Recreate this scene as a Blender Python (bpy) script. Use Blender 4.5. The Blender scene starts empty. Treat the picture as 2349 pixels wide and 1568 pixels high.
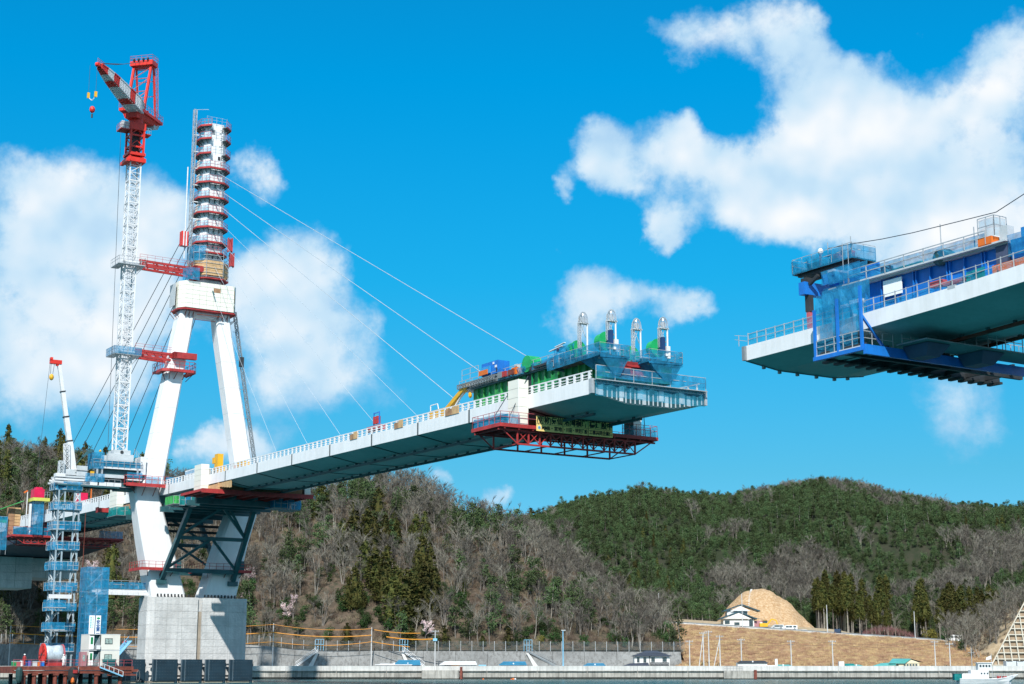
import bpy, bmesh, math, random
import numpy as np
from mathutils import Vector, Matrix, noise
R = math.radians
rnd = random.Random(7)
scene = bpy.context.scene
COL = scene.collection

# ------------------------------------------------------------------ camera
cam = bpy.data.cameras.new('camera'); camo = bpy.data.objects.new('camera', cam); COL.objects.link(camo)
camo.location = (0, 0, 2.2); camo.rotation_euler = (R(90 + 11.7), 0, 0)
cam.sensor_width = 36; cam.lens = 36 * 3632 / 2349.0
cam.clip_start = 1; cam.clip_end = 12000
scene.camera = camo

# ------------------------------------------------------------------ light
SUN_DIR = Vector((-0.079, -0.997, 0)).normalized()          # horizontal direction towards the sun
SUN_EL = R(42)
sun = bpy.data.lights.new('sun', 'SUN'); suno = bpy.data.objects.new('sun', sun); COL.objects.link(suno)
sun.energy = 5.0; sun.angle = R(0.53); sun.color = (1.0, 0.955, 0.89)
to_sun = Vector((SUN_DIR.x * math.cos(SUN_EL), SUN_DIR.y * math.cos(SUN_EL), math.sin(SUN_EL)))
suno.rotation_euler = to_sun.to_track_quat('Z', 'Y').to_euler(); suno.location = to_sun * 300

scene.view_settings.view_transform = 'Standard'; scene.view_settings.look = 'None'
scene.view_settings.exposure = 0.3; scene.view_settings.gamma = 1; scene.view_settings.use_curve_mapping = False
scene.cycles.use_denoising = True
scene.cycles.max_bounces = 6; scene.cycles.diffuse_bounces = 3; scene.cycles.glossy_bounces = 2
scene.cycles.transparent_max_bounces = 14; scene.cycles.transmission_bounces = 2
scene.cycles.caustics_reflective = False; scene.cycles.caustics_refractive = False

# sky: Nishita in the world, cumulus density built from puffs placed by compass direction
PUFFS = [(0.2108, 0.9213, 0.3267, 0.0308, 1.0), (0.2301, 0.9211, 0.314, 0.0441, 1.1), (0.1958, 0.929, 0.3139, 0.0262, 1.0), (0.2653, 0.9167, 0.2987, 0.0385, 1.0), (0.2919, 0.9094, 0.2963, 0.0303, 1.0), (0.246, 0.9272, 0.2826, 0.0413, 0.95), (0.2184, 0.9365, 0.2743, 0.0303, 0.8), (0.2686, 0.9266, 0.2632, 0.0385, 0.8), (0.3023, 0.9155, 0.2655, 0.0248, 0.7), (0.1756, 0.9224, 0.344, 0.0171, 0.8), (0.2015, 0.9187, 0.3398, 0.0193, 0.95), (0.2217, 0.9141, 0.3395, 0.0165, 0.9), (0.1603, 0.9113, 0.3792, 0.0182, 1.0), (0.1798, 0.9092, 0.3755, 0.0179, 0.95), (0.1379, 0.9127, 0.3846, 0.0127, 0.8), (0.1142, 0.9162, 0.3841, 0.0165, 0.75), (0.0983, 0.9181, 0.384, 0.011, 0.6), (0.0783, 0.9194, 0.3855, 0.0077, 0.6), (0.1673, 0.9167, 0.363, 0.0171, 0.6), (0.1855, 0.9151, 0.3581, 0.011, 0.5), (0.2948, 0.8922, 0.3423, 0.0234, 0.9), (0.3034, 0.885, 0.3532, 0.0193, 0.9), (0.2812, 0.9014, 0.3292, 0.0138, 0.7), (0.264, 0.9046, 0.3346, 0.0083, 0.5), (0.2474, 0.8921, 0.3782, 0.0055, 0.4), (0.2121, 0.9077, 0.3622, 0.0061, 0.4), (0.2295, 0.9022, 0.3651, 0.005, 0.4), (0.0547, 0.9455, 0.3209, 0.0171, 0.95), (0.0466, 0.9502, 0.3082, 0.0127, 0.9), (0.0671, 0.9499, 0.3052, 0.0149, 0.95), (0.0821, 0.9513, 0.2971, 0.0094, 0.85), (0.0967, 0.9416, 0.3224, 0.0143, 1.0), (0.1126, 0.9356, 0.3346, 0.0094, 0.9), (0.1049, 0.9451, 0.3094, 0.0124, 0.8), (0.1209, 0.9413, 0.3152, 0.0171, 1.0), (0.1397, 0.9411, 0.308, 0.016, 1.0), (0.1582, 0.9392, 0.3046, 0.0165, 1.0), (0.1765, 0.935, 0.3075, 0.0165, 1.0), (0.1011, 0.9544, 0.281, 0.0127, 0.95), (0.089, 0.9578, 0.2735, 0.0094, 0.85), (0.0972, 0.9596, 0.2641, 0.0077, 0.8), (0.1319, 0.9478, 0.2904, 0.0132, 0.95), (0.1507, 0.9476, 0.2818, 0.0165, 1.0), (0.1692, 0.9466, 0.2745, 0.0165, 1.0), (0.1875, 0.943, 0.2749, 0.0165, 1.0), (0.0262, 0.9554, 0.2941, 0.0061, 0.45), (0.0289, 0.9573, 0.2876, 0.005, 0.4), (-0.2875, 0.9169, 0.2768, 0.033, 1.0), (-0.2533, 0.9276, 0.2745, 0.0317, 1.0), (-0.2259, 0.9371, 0.2662, 0.0275, 1.0), (-0.2785, 0.9294, 0.2421, 0.0413, 1.0), (-0.2439, 0.9398, 0.2393, 0.0358, 0.9), (-0.2933, 0.932, 0.2129, 0.0385, 0.8), (-0.2591, 0.9433, 0.2073, 0.033, 0.7), (-0.2187, 0.9469, 0.2356, 0.022, 0.7), (-0.3013, 0.9074, 0.2929, 0.0138, 0.5), (-0.2788, 0.9438, 0.1776, 0.0413, 0.62), (-0.2341, 0.9539, 0.1877, 0.0358, 0.66), (-0.2136, 0.9518, 0.2202, 0.022, 0.8), (-0.2956, 0.9412, 0.1638, 0.033, 0.5), (-0.2517, 0.9475, 0.1973, 0.0303, 0.7), (-0.2082, 0.9437, 0.2569, 0.0165, 0.75), (-0.2079, 0.938, 0.2776, 0.011, 0.5), (-0.1454, 0.956, 0.2546, 0.0198, 0.9), (-0.124, 0.9602, 0.2501, 0.0171, 0.9), (-0.1667, 0.9555, 0.2433, 0.0165, 0.8), (-0.1508, 0.9606, 0.2334, 0.022, 0.9), (-0.1295, 0.9654, 0.2261, 0.0193, 0.75), (-0.1188, 0.9726, 0.1997, 0.0248, 0.72), (-0.1456, 0.9691, 0.199, 0.0248, 0.7), (-0.1633, 0.9397, 0.3005, 0.0138, 0.85), (-0.1528, 0.9425, 0.2972, 0.011, 0.8), (-0.089, 0.9728, 0.2138, 0.0151, 0.6), (-0.108, 0.9775, 0.1812, 0.0248, 0.45), (-0.1721, 0.9615, 0.2141, 0.0165, 0.7), (-0.0753, 0.9824, 0.1709, 0.0248, 0.3), (0.0524, 0.9717, 0.2304, 0.0171, 0.85), (0.0345, 0.9755, 0.2172, 0.0165, 0.65), (0.0702, 0.9712, 0.2275, 0.0132, 0.7), (0.0933, 0.9688, 0.2297, 0.0105, 0.8), (0.1055, 0.9691, 0.2228, 0.0083, 0.6), (0.119, 0.9677, 0.2224, 0.0116, 0.8), (0.1284, 0.9665, 0.2222, 0.0077, 0.6), (0.1028, 0.9718, 0.2122, 0.011, 0.4), (0.0483, 0.9756, 0.2144, 0.0165, 0.6), (0.0262, 0.9663, 0.256, 0.0061, 0.35), (-0.2029, 0.9701, 0.1328, 0.0083, 0.8), (-0.1926, 0.9723, 0.1323, 0.0088, 0.8), (-0.1822, 0.9743, 0.1325, 0.0088, 0.8), (-0.1704, 0.9765, 0.1323, 0.0088, 0.8), (-0.1598, 0.9783, 0.1317, 0.0077, 0.7), (-0.0478, 0.9921, 0.1157, 0.0066, 0.7), (-0.0369, 0.9927, 0.1149, 0.0055, 0.6), (-0.0122, 0.9938, 0.1104, 0.0061, 0.8), (-0.0026, 0.9937, 0.1117, 0.0055, 0.8), (0.2715, 0.9495, 0.1572, 0.033, 0.42), (0.2834, 0.9493, 0.1358, 0.0248, 0.4), (0.2419, 0.9488, 0.203, 0.033, 0.4), (0.2957, 0.9257, 0.2357, 0.0275, 0.7), (0.2591, 0.9347, 0.2435, 0.0248, 0.8), (0.2789, 0.9319, 0.2318, 0.0193, 0.6), (-0.1455, 0.9747, 0.1696, 0.033, 0.35), (-0.1427, 0.9794, 0.1428, 0.0248, 0.3)]
world = bpy.data.worlds.new('World'); scene.world = world; world.use_nodes = True
def build_world():
    nt = world.node_tree; nt.nodes.clear(); N = nt.nodes.new; LK = nt.links.new
    def math_(op, a, b=None, c=None, clamp=False):
        n = N('ShaderNodeMath'); n.operation = op; n.use_clamp = clamp
        for i, v in enumerate((a, b, c)):
            if v is None: continue
            if isinstance(v, (int, float)): n.inputs[i].default_value = v
            else: LK(v, n.inputs[i])
        return n.outputs[0]
    sky = N('ShaderNodeTexSky'); sky.sky_type = 'NISHITA'; sky.sun_disc = False
    sky.sun_elevation = SUN_EL; sky.sun_rotation = math.atan2(SUN_DIR.x, SUN_DIR.y)
    sky.altitude = 0; sky.air_density = 1.0; sky.dust_density = 0.4; sky.ozone_density = 3.0
    tc = N('ShaderNodeTexCoord'); D = tc.outputs['Generated']
    sep = N('ShaderNodeSeparateXYZ'); LK(D, sep.inputs[0]); Zc = sep.outputs[2]
    # deep polarised blue of the photograph
    tint = N('ShaderNodeMix'); tint.data_type = 'RGBA'; tint.blend_type = 'MULTIPLY'; tint.inputs[0].default_value = 1
    LK(sky.outputs[0], tint.inputs[6])
    ramp = N('ShaderNodeValToRGB'); cr = ramp.color_ramp
    cr.elements[0].position = 0.0; cr.elements[0].color = SKYT[0]
    cr.elements[1].position = 1.0; cr.elements[1].color = SKYT[-1]
    for p, c in zip((0.12, 0.24, 0.36), SKYT[1:4]):
        e = cr.elements.new(p); e.color = c
    LK(math_('ABSOLUTE', Zc), ramp.inputs[0]); LK(ramp.outputs[0], tint.inputs[7])
    # warped direction for ragged cloud edges
    def noise_(scale, detail, rough, vec=None, col=False, dist=0.0):
        n = N('ShaderNodeTexNoise'); n.inputs['Scale'].default_value = scale; n.inputs['Detail'].default_value = detail
        n.inputs['Roughness'].default_value = rough; n.inputs['Distortion'].default_value = dist
        LK(vec if vec is not None else D, n.inputs['Vector'])
        return n.outputs['Color' if col else 'Fac']
    w1 = noise_(16, 6, 0.6, col=True)
    vs = N('ShaderNodeVectorMath'); vs.operation = 'SUBTRACT'; LK(w1, vs.inputs[0]); vs.inputs[1].default_value = (.5, .5, .5)
    vm = N('ShaderNodeVectorMath'); vm.operation = 'SCALE'; LK(vs.outputs[0], vm.inputs[0]); vm.inputs['Scale'].default_value = 0.055
    va = N('ShaderNodeVectorMath'); va.operation = 'ADD'; LK(D, va.inputs[0]); LK(vm.outputs[0], va.inputs[1])
    DW = va.outputs[0]
    env = None
    for x, y, z, r, a in PUFFS:
        d = N('ShaderNodeVectorMath'); d.operation = 'DISTANCE'; LK(DW, d.inputs[0]); d.inputs[1].default_value = (x, y, z)
        k = math_('MULTIPLY_ADD', d.outputs['Value'], -1 / (1.95 * r + 0.005), 1.0, clamp=True); k = math_('MULTIPLY', k, k)
        env = math_('MULTIPLY', k, a * 1.25) if env is None else math_('MULTIPLY_ADD', k, a * 1.25, env)
    env = math_('SUBTRACT', 1.0, math_('POWER', 2.0, math_('MULTIPLY', env, -1.9)))
    # unseen clouds outside the view, cover raised to brighten the shadows
    big = noise_(3.2, 4, 0.55)
    els = math_('MULTIPLY', math_('SUBTRACT', big, 0.40), 6.0, clamp=True)
    frx = math_('DIVIDE', sep.outputs[0], math_('MAXIMUM', sep.outputs[1], 0.02))
    frz = math_('DIVIDE', Zc, math_('MAXIMUM', sep.outputs[1], 0.02))
    outx = math_('MULTIPLY', math_('SUBTRACT', math_('ABSOLUTE', frx), 0.36), 8.0, clamp=True)
    outz = math_('MULTIPLY', math_('SUBTRACT', frz, 0.47), 8.0, clamp=True)
    els = math_('MULTIPLY', els, math_('MAXIMUM', outx, outz))
    env = math_('MAXIMUM', env, math_('MULTIPLY', els, 0.95))
    def fbm(vec):
        f1 = noise_(28, 12, 0.64, vec=vec, dist=0.1); f2 = noise_(9, 4, 0.55, vec=vec)
        return math_('ADD', math_('MULTIPLY', math_('SUBTRACT', f1, 0.5), 1.5), math_('MULTIPLY', math_('SUBTRACT', f2, 0.5), 0.8))
    fb = fbm(D)
    up = N('ShaderNodeVectorMath'); up.operation = 'ADD'; LK(D, up.inputs[0]); up.inputs[1].default_value = (-0.006, 0.0, 0.014)
    sm = noise_(15, 3, 0.5); smu = noise_(15, 3, 0.5, vec=up.outputs[0])
    gain = math_('MULTIPLY_ADD', env, 0.62, 0.20)
    dens = math_('MULTIPLY_ADD', fb, gain, env)
    mr = N('ShaderNodeMapRange'); mr.interpolation_type = 'SMOOTHSTEP'; LK(dens, mr.inputs[0])
    mr.inputs[1].default_value = 0.33; mr.inputs[2].default_value = 0.84; mr.inputs[3].default_value = 0; mr.inputs[4].default_value = 0.97
    # tops catch the light, undersides go blue grey
    lit = math_('MULTIPLY', math_('SUBTRACT', sm, smu), 1.5)
    br = math_('ADD', math_('ADD', math_('MULTIPLY', env, 0.62), math_('MULTIPLY', fb, 0.13)), lit)
    cc = N('ShaderNodeValToRGB'); LK(br, cc.inputs[0])
    cc.color_ramp.elements[0].position = 0.14; cc.color_ramp.elements[0].color = (0.38, 0.62, 0.87, 1)
    cc.color_ramp.elements[1].position = 0.85; cc.color_ramp.elements[1].color = (0.98, 0.99, 1.0, 1)
    e = cc.color_ramp.elements.new(0.42); e.color = (0.58, 0.78, 0.94, 1)
    cs = N('ShaderNodeMix'); cs.data_type = 'RGBA'; cs.blend_type = 'MULTIPLY'; cs.inputs[0].default_value = 1
    LK(cc.outputs[0], cs.inputs[6]); cs.inputs[7].default_value = (CLB, CLB, CLB, 1)
    mx = N('ShaderNodeMix'); mx.data_type = 'RGBA'
    LK(mr.outputs[0], mx.inputs[0]); LK(tint.outputs[2], mx.inputs[6]); LK(cs.outputs[2], mx.inputs[7])
    bg = N('ShaderNodeBackground'); bg.inputs[1].default_value = SKYS; LK(mx.outputs[2], bg.inputs[0])
    out = N('ShaderNodeOutputWorld'); LK(bg.outputs[0], out.inputs[0])
SKYS = 0.1; CLB = 8.3
SKYT = [(1.0, 1.0, 1.0, 1)] * 5
SKYT = [(0.34, 0.62, 1.05, 1), (0.20, 0.70, 0.84, 1), (0.047, 0.93, 1.13, 1), (0.0, 1.06, 1.38, 1), (0.12, 1.0, 1.35, 1)]
build_world()

# ------------------------------------------------------------------ bridge frame
P0 = Vector((8.86, 170.2, 0)); AZ = math.atan2(.646, 1.021)
AX_S = Vector((-math.sin(AZ), math.cos(AZ), 0)); AX_T = Vector((math.cos(AZ), math.sin(AZ), 0))
def BW(t, s, z): return P0 + AX_T * t + AX_S * s + Vector((0, 0, z))
def BL(x, y):                                   # world to bridge frame (t, s)
    d = Vector((x, y, 0)) - P0
    return d.dot(AX_T), d.dot(AX_S)

# ------------------------------------------------------------------ materials
MATS = {}
def mat(name, col, rough=0.6, metal=0.0, var=0.12, vscale=0.6, bump=0.0, bscale=8.0, streak=0.0, col2=None, dirt=None, spec=0.4, alpha=None, trans=None):
    if name in MATS: return MATS[name]
    m = bpy.data.materials.new(name); m.use_nodes = True; nt = m.node_tree; N = nt.nodes.new; LK = nt.links.new
    b = nt.nodes['Principled BSDF']; b.inputs['Roughness'].default_value = rough; b.inputs['Metallic'].default_value = metal
    b.inputs['Specular IOR Level'].default_value = spec
    tc = N('ShaderNodeNewGeometry'); base = tc.outputs['Position']
    n1 = N('ShaderNodeTexNoise'); n1.inputs['Scale'].default_value = vscale; n1.inputs['Detail'].default_value = 6; n1.inputs['Roughness'].default_value = .65
    LK(base, n1.inputs['Vector'])
    c2 = col2 if col2 else tuple(c * (1 - var * 2.2) for c in col)
    mx = N('ShaderNodeMix'); mx.data_type = 'RGBA'
    mr = N('ShaderNodeMapRange'); mr.inputs[1].default_value = .35; mr.inputs[2].default_value = .7; LK(n1.outputs['Fac'], mr.inputs[0])
    LK(mr.outputs[0], mx.inputs[0]); mx.inputs[6].default_value = (*col, 1); mx.inputs[7].default_value = (*c2, 1)
    last = mx.outputs[2]
    if streak > 0:                              # rain streaks: noise stretched along z
        mp = N('ShaderNodeMapping'); mp.inputs['Scale'].default_value = (1.6, 1.6, 0.10); LK(base, mp.inputs['Vector'])
        n2 = N('ShaderNodeTexNoise'); n2.inputs['Scale'].default_value = 1.0; n2.inputs['Detail'].default_value = 7; n2.inputs['Roughness'].default_value = .7
        LK(mp.outputs[0], n2.inputs['Vector'])
        m2 = N('ShaderNodeMapRange'); m2.inputs[1].default_value = .46; m2.inputs[2].default_value = .64; m2.inputs[4].default_value = streak; LK(n2.outputs['Fac'], m2.inputs[0])
        mx2 = N('ShaderNodeMix'); mx2.data_type = 'RGBA'; LK(m2.outputs[0], mx2.inputs[0]); LK(last, mx2.inputs[6])
        d = dirt if dirt else tuple(c * .35 for c in col); mx2.inputs[7].default_value = (*d, 1); last = mx2.outputs[2]
    LK(last, b.inputs['Base Color'])
    if bump > 0:
        n3 = N('ShaderNodeTexNoise'); n3.inputs['Scale'].default_value = bscale; n3.inputs['Detail'].default_value = 6; LK(base, n3.inputs['Vector'])
        bp = N('ShaderNodeBump'); bp.inputs['Strength'].default_value = bump; bp.inputs['Distance'].default_value = 1.0; LK(n3.outputs['Fac'], bp.inputs['Height'])
        LK(bp.outputs[0], b.inputs['Normal'])
    if trans is not None or alpha is not None:  # open mesh fabric: part see-through, part cloth
        out = nt.nodes['Material Output']; tr = N('ShaderNodeBsdfTransparent'); ms = N('ShaderNodeMixShader')
        tl = N('ShaderNodeBsdfTranslucent'); LK(last, tl.inputs[0]); ms0 = N('ShaderNodeMixShader'); ms0.inputs[0].default_value = 0.45
        LK(b.outputs[0], ms0.inputs[1]); LK(tl.outputs[0], ms0.inputs[2])
        n4 = N('ShaderNodeTexNoise'); n4.inputs['Scale'].default_value = 1.3; n4.inputs['Detail'].default_value = 5; LK(base, n4.inputs['Vector'])
        m4 = N('ShaderNodeMapRange'); m4.inputs[1].default_value = .3; m4.inputs[2].default_value = .7
        m4.inputs[3].default_value = alpha - .12; m4.inputs[4].default_value = min(1, alpha + .14); LK(n4.outputs['Fac'], m4.inputs[0])
        LK(m4.outputs[0], ms.inputs[0]); LK(tr.outputs[0], ms.inputs[1]); LK(ms0.outputs[0], ms.inputs[2]); LK(ms.outputs[0], out.inputs['Surface'])
    MATS[name] = m
    return m

WHITE = mat('white_steel_paint', (.78, .79, .80), .45, var=.05, vscale=.35, streak=.30, dirt=(.56, .57, .55))
TOWERW = mat('white_tower_paint', (.80, .81, .82), .45, var=.05, vscale=.3, streak=.22, dirt=(.55, .56, .56))
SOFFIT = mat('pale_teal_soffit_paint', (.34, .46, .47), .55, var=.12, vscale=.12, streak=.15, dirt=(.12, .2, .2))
DTEAL = mat('dark_teal_steel', (.035, .12, .14), .5, var=.2, vscale=.5)
JOINT = mat('grey_joint_steel', (.30, .32, .33), .55)
RED = mat('red_platform_paint', (.46, .04, .04), .55, var=.2, vscale=.9, streak=.3, dirt=(.16, .03, .025))
BRED = mat('bright_red_crane_paint', (.72, .035, .02), .42, var=.12, vscale=.8, streak=.2, dirt=(.35, .03, .02))
PINKR = mat('faded_red_rail_paint', (.45, .10, .12), .5)
CRW = mat('white_crane_paint', (.72, .73, .74), .45, var=.08, vscale=1.)
GALV = mat('galvanised_steel', (.50, .53, .55), .45, metal=.3, var=.15, vscale=1.2)
LGREY = mat('light_grey_steel', (.52, .56, .58), .5, var=.1)
MGREY = mat('mid_grey_steel', (.22, .25, .27), .55, var=.15)
DARK = mat('dark_machinery', (.035, .04, .045), .6, var=.2)
BLACK = mat('black_rubber', (.018, .02, .022), .75)
NET = mat('blue_safety_net', (.03, .38, .68), .8, var=.22, vscale=1.5, alpha=.62)
NETD = mat('dense_blue_safety_net', (.02, .42, .76), .8, var=.25, vscale=1.1, alpha=.64)
NETG = mat('teal_green_sheet', (.02, .42, .42), .8, var=.2, vscale=1.1, alpha=.86)
NETS = mat('sheer_blue_net', (.05, .48, .72), .8, var=.1, vscale=1.5, alpha=.40)
GREEN = mat('green_machine_paint', (.01, .27, .09), .45, var=.25, vscale=.6, streak=.35, dirt=(.10, .36, .12))
LGREEN = mat('light_green_paint', (.06, .42, .10), .5, var=.2)
BLUE = mat('blue_machine_paint', (.01, .18, .62), .42, var=.15, vscale=.5, streak=.2, dirt=(.02, .07, .22))
ORANGE = mat('orange_paint', (.72, .16, .02), .5, var=.12)
YELLOW = mat('yellow_machine_paint', (.75, .40, .02), .45, var=.1)
PLY = mat('plywood', (.62, .40, .20), .7, var=.15, vscale=1.5)
PLYD = mat('timber_cladding', (.42, .24, .13), .75, var=.22, vscale=1.2)
PANEL = mat('cream_cladding', (.78, .77, .68), .5, var=.04, vscale=.4)
CABLE = mat('pale_cable_sheath', (.42, .50, .56), .4)
CABLED = mat('dark_steel_rope', (.05, .07, .09), .5)
CABLEB = mat('back_stay_sheath', (.55, .62, .66), .4)
CONC = mat('pier_concrete', (.60, .60, .59), .85, var=.14, vscale=.35, streak=.55, dirt=(.38, .39, .39), bump=.15, bscale=3)
CONCJ = mat('concrete_joint', (.40, .40, .39), .9)
CONCB = mat('brown_stained_concrete', (.36, .31, .25), .9, var=.15)
QUAYW = mat('quay_white_concrete', (.60, .60, .58), .85, var=.14, vscale=.25, streak=.5, dirt=(.27, .27, .26))
QUAYB = mat('weathered_quay_concrete', (.46, .44, .40), .9, var=.22, vscale=.4, streak=.9, dirt=(.15, .145, .13))
WALLG = mat('grey_slope_concrete', (.24, .245, .24), .9, var=.2, vscale=.12, streak=.9, dirt=(.11, .11, .105), bump=.2, bscale=2)
TIDE = mat('wet_tidal_band', (.035, .04, .035), .7, var=.3, vscale=.8)
RUST = mat('rust_red_steel', (.22, .055, .035), .7, var=.3, vscale=1.2)
FENDER = mat('dark_navy_fender', (.012, .035, .055), .5, var=.2, vscale=.6)
STUD = mat('fender_bolt', (.10, .14, .17), .5)
WOODP = mat('container_cream', (.70, .68, .62), .6, var=.05)
GLASS = mat('window_glass', (.06, .09, .10), .12, var=.3, vscale=2, spec=.8)
GLASSG = mat('pale_window_glass', (.38, .50, .46), .2, var=.3, vscale=4, spec=.6)
ROOFN = mat('slate_blue_roof', (.045, .055, .08), .5, var=.15)
ROOFB = mat('blue_metal_roof', (.03, .20, .34), .4, var=.12)
ROOFT = mat('turquoise_metal_roof', (.08, .36, .34), .4, var=.1)
HWALL = mat('white_house_wall', (.70, .70, .68), .8, var=.05)
SIGNW = mat('sign_white', (.82, .84, .84), .6, var=.02)
BAN = mat('faded_yellow_banner', (.92, .68, .24), .8, var=.08)
INK = mat('black_ink', (.02, .02, .02), .7)
INKG = mat('green_ink', (.01, .30, .14), .7)
INKB = mat('blue_ink', (.02, .10, .30), .7)
INKP = mat('pale_teal_ink', (.20, .50, .52), .7)
SILV = mat('bright_silver', (.75, .77, .78), .25, metal=.7, var=.1)
LBLUE = mat('sky_blue_paint', (.22, .50, .70), .5)
PALEB = mat('silver_sheet_wrap', (.62, .70, .76), .35, metal=.2, var=.2, vscale=1.5, streak=.3)
PINKP = mat('dusty_pink_paint', (.40, .20, .22), .6)
BARKG = mat('grey_bark', (.30, .26, .23), .9, var=.2, vscale=1)
POLE = mat('concrete_pole', (.55, .56, .56), .8, var=.08)

# ------------------------------------------------------------------ mesh builder
BOXF = ((0, 3, 2, 1), (4, 5, 6, 7), (0, 1, 5, 4), (1, 2, 6, 5), (2, 3, 7, 6), (3, 0, 4, 7))
class MB:
    def __init__(s): s.v = []; s.f = []
    def add(s, vs, fs):
        n = len(s.v); s.v += [tuple(v) for v in vs]; s.f += [tuple(i + n for i in f) for f in fs]; return s
    def box(s, x0, x1, y0, y1, z0, z1):
        x0, x1 = min(x0, x1), max(x0, x1); y0, y1 = min(y0, y1), max(y0, y1); z0, z1 = min(z0, z1), max(z0, z1)
        return s.add([(x0, y0, z0), (x1, y0, z0), (x1, y1, z0), (x0, y1, z0), (x0, y0, z1), (x1, y0, z1), (x1, y1, z1), (x0, y1, z1)], BOXF)
    def frus(s, a, b):                          # two quads (bottom, top) of four points
        return s.add(list(a) + list(b), BOXF)
    def bar(s, p, q, w=.1, h=None, up=(0, 0, 1)):
        p = Vector(p); q = Vector(q); h = h or w; d = q - p
        if d.length < 1e-6: return s
        d.normalize(); u = Vector(up)
        if abs(d.dot(u)) > .98: u = Vector((0, 1, 0))
        a = d.cross(u).normalized() * (w / 2); b = a.cross(d).normalized() * (h / 2)
        return s.add([p - a - b, p + a - b, p + a + b, p - a + b, q - a - b, q + a - b, q + a + b, q - a + b], BOXF)
    def tube(s, p, q, r, n=8, r2=None, cap=True):
        p = Vector(p); q = Vector(q); d = (q - p).normalized(); u = Vector((0, 0, 1)) if abs(d.z) < .95 else Vector((1, 0, 0))
        a = d.cross(u).normalized(); b = a.cross(d); r2 = r if r2 is None else r2; vs = []
        for c, rr in ((p, r), (q, r2)):
            for i in range(n):
                t = 2 * math.pi * i / n; vs.append(c + (a * math.cos(t) + b * math.sin(t)) * rr)
        fs = [(i, (i + 1) % n, n + (i + 1) % n, n + i) for i in range(n)]
        if cap: fs += [tuple(range(n - 1, -1, -1)), tuple(range(n, 2 * n))]
        return s.add(vs, fs)
    def prism(s, poly, z0, z1):                 # polygon in xy extruded in z
        n = len(poly); vs = [(x, y, z0) for x, y in poly] + [(x, y, z1) for x, y in poly]
        fs = [(i, (i + 1) % n, n + (i + 1) % n, n + i) for i in range(n)] + [tuple(range(n - 1, -1, -1)), tuple(range(n, 2 * n))]
        return s.add(vs, fs)
    def loft(s, rings, closed=True, caps=True):
        n = len(rings[0]); vs = [p for r in rings for p in r]; fs = []
        for k in range(len(rings) - 1):
            for i in range(n if closed else n - 1):
                j = (i + 1) % n; fs.append((k * n + i, k * n + j, (k + 1) * n + j, (k + 1) * n + i))
        if caps: fs += [tuple(range(n - 1, -1, -1)), tuple(range((len(rings) - 1) * n, len(rings) * n))]
        return s.add(vs, fs)
    def quad(s, a, b, c, d): return s.add([a, b, c, d], [(0, 1, 2, 3)])
    def ico(s, c, r, sub=1, jit=0, rz=1.0):
        bm = bmesh.new(); bmesh.ops.create_icosphere(bm, subdivisions=sub, radius=r)
        bm.verts.ensure_lookup_table(); vs = [Vector(c) + Vector((v.co.x, v.co.y, v.co.z * rz)) * (1 + rnd.uniform(-jit, jit)) for v in bm.verts]
        fs = [tuple(v.index for v in f.verts) for f in bm.faces]; bm.free(); return s.add(vs, fs)
    def mesh(s, name, m, org=(0, 0, 0), smooth=False, fix=True):
        me = bpy.data.meshes.new(name); o = org
        me.from_pydata([(v[0] - o[0], v[1] - o[1], v[2] - o[2]) for v in s.v], [], s.f)
        me.materials.append(m)
        if fix:
            bm = bmesh.new(); bm.from_mesh(me); bmesh.ops.recalc_face_normals(bm, faces=bm.faces); bm.to_mesh(me); bm.free()
        if smooth: me.polygons.foreach_set('use_smooth', [True] * len(me.polygons))
        return me

def lattice(mb, p, q, w, d=None, n=6, c=.12, b=.07, w2=None, side=(1, 0, 0), faces=4, style='x'):
    """Four-chord lattice beam from p to q, n bays."""
    p = Vector(p); q = Vector(q); ax = (q - p).normalized(); d = d or w; w2 = w2 or w; k2 = w2 / w
    a = Vector(side); a = (a - ax * a.dot(ax)).normalized(); e = ax.cross(a)
    def cor(i, t):
        k = 1 + (k2 - 1) * t; sx, sy = ((-1, -1), (1, -1), (1, 1), (-1, 1))[i % 4]
        return p.lerp(q, t) + a * (sx * w / 2 * k) + e * (sy * d / 2 * k)
    for i in range(4): mb.bar(cor(i, 0), cor(i, 1), c, up=a)
    for j in range(n + 1):
        for i in range(4): mb.bar(cor(i, j / n), cor(i + 1, j / n), b, up=ax)
    for j in range(n):
        for i in range(4):
            if style == 'x': mb.bar(cor(i, j / n), cor(i + 1, (j + 1) / n), b); mb.bar(cor(i + 1, j / n), cor(i, (j + 1) / n), b)
            elif (j + i) % 2: mb.bar(cor(i, j / n), cor(i + 1, (j + 1) / n), b)
            else: mb.bar(cor(i + 1, j / n), cor(i, (j + 1) / n), b)
    return mb

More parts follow.
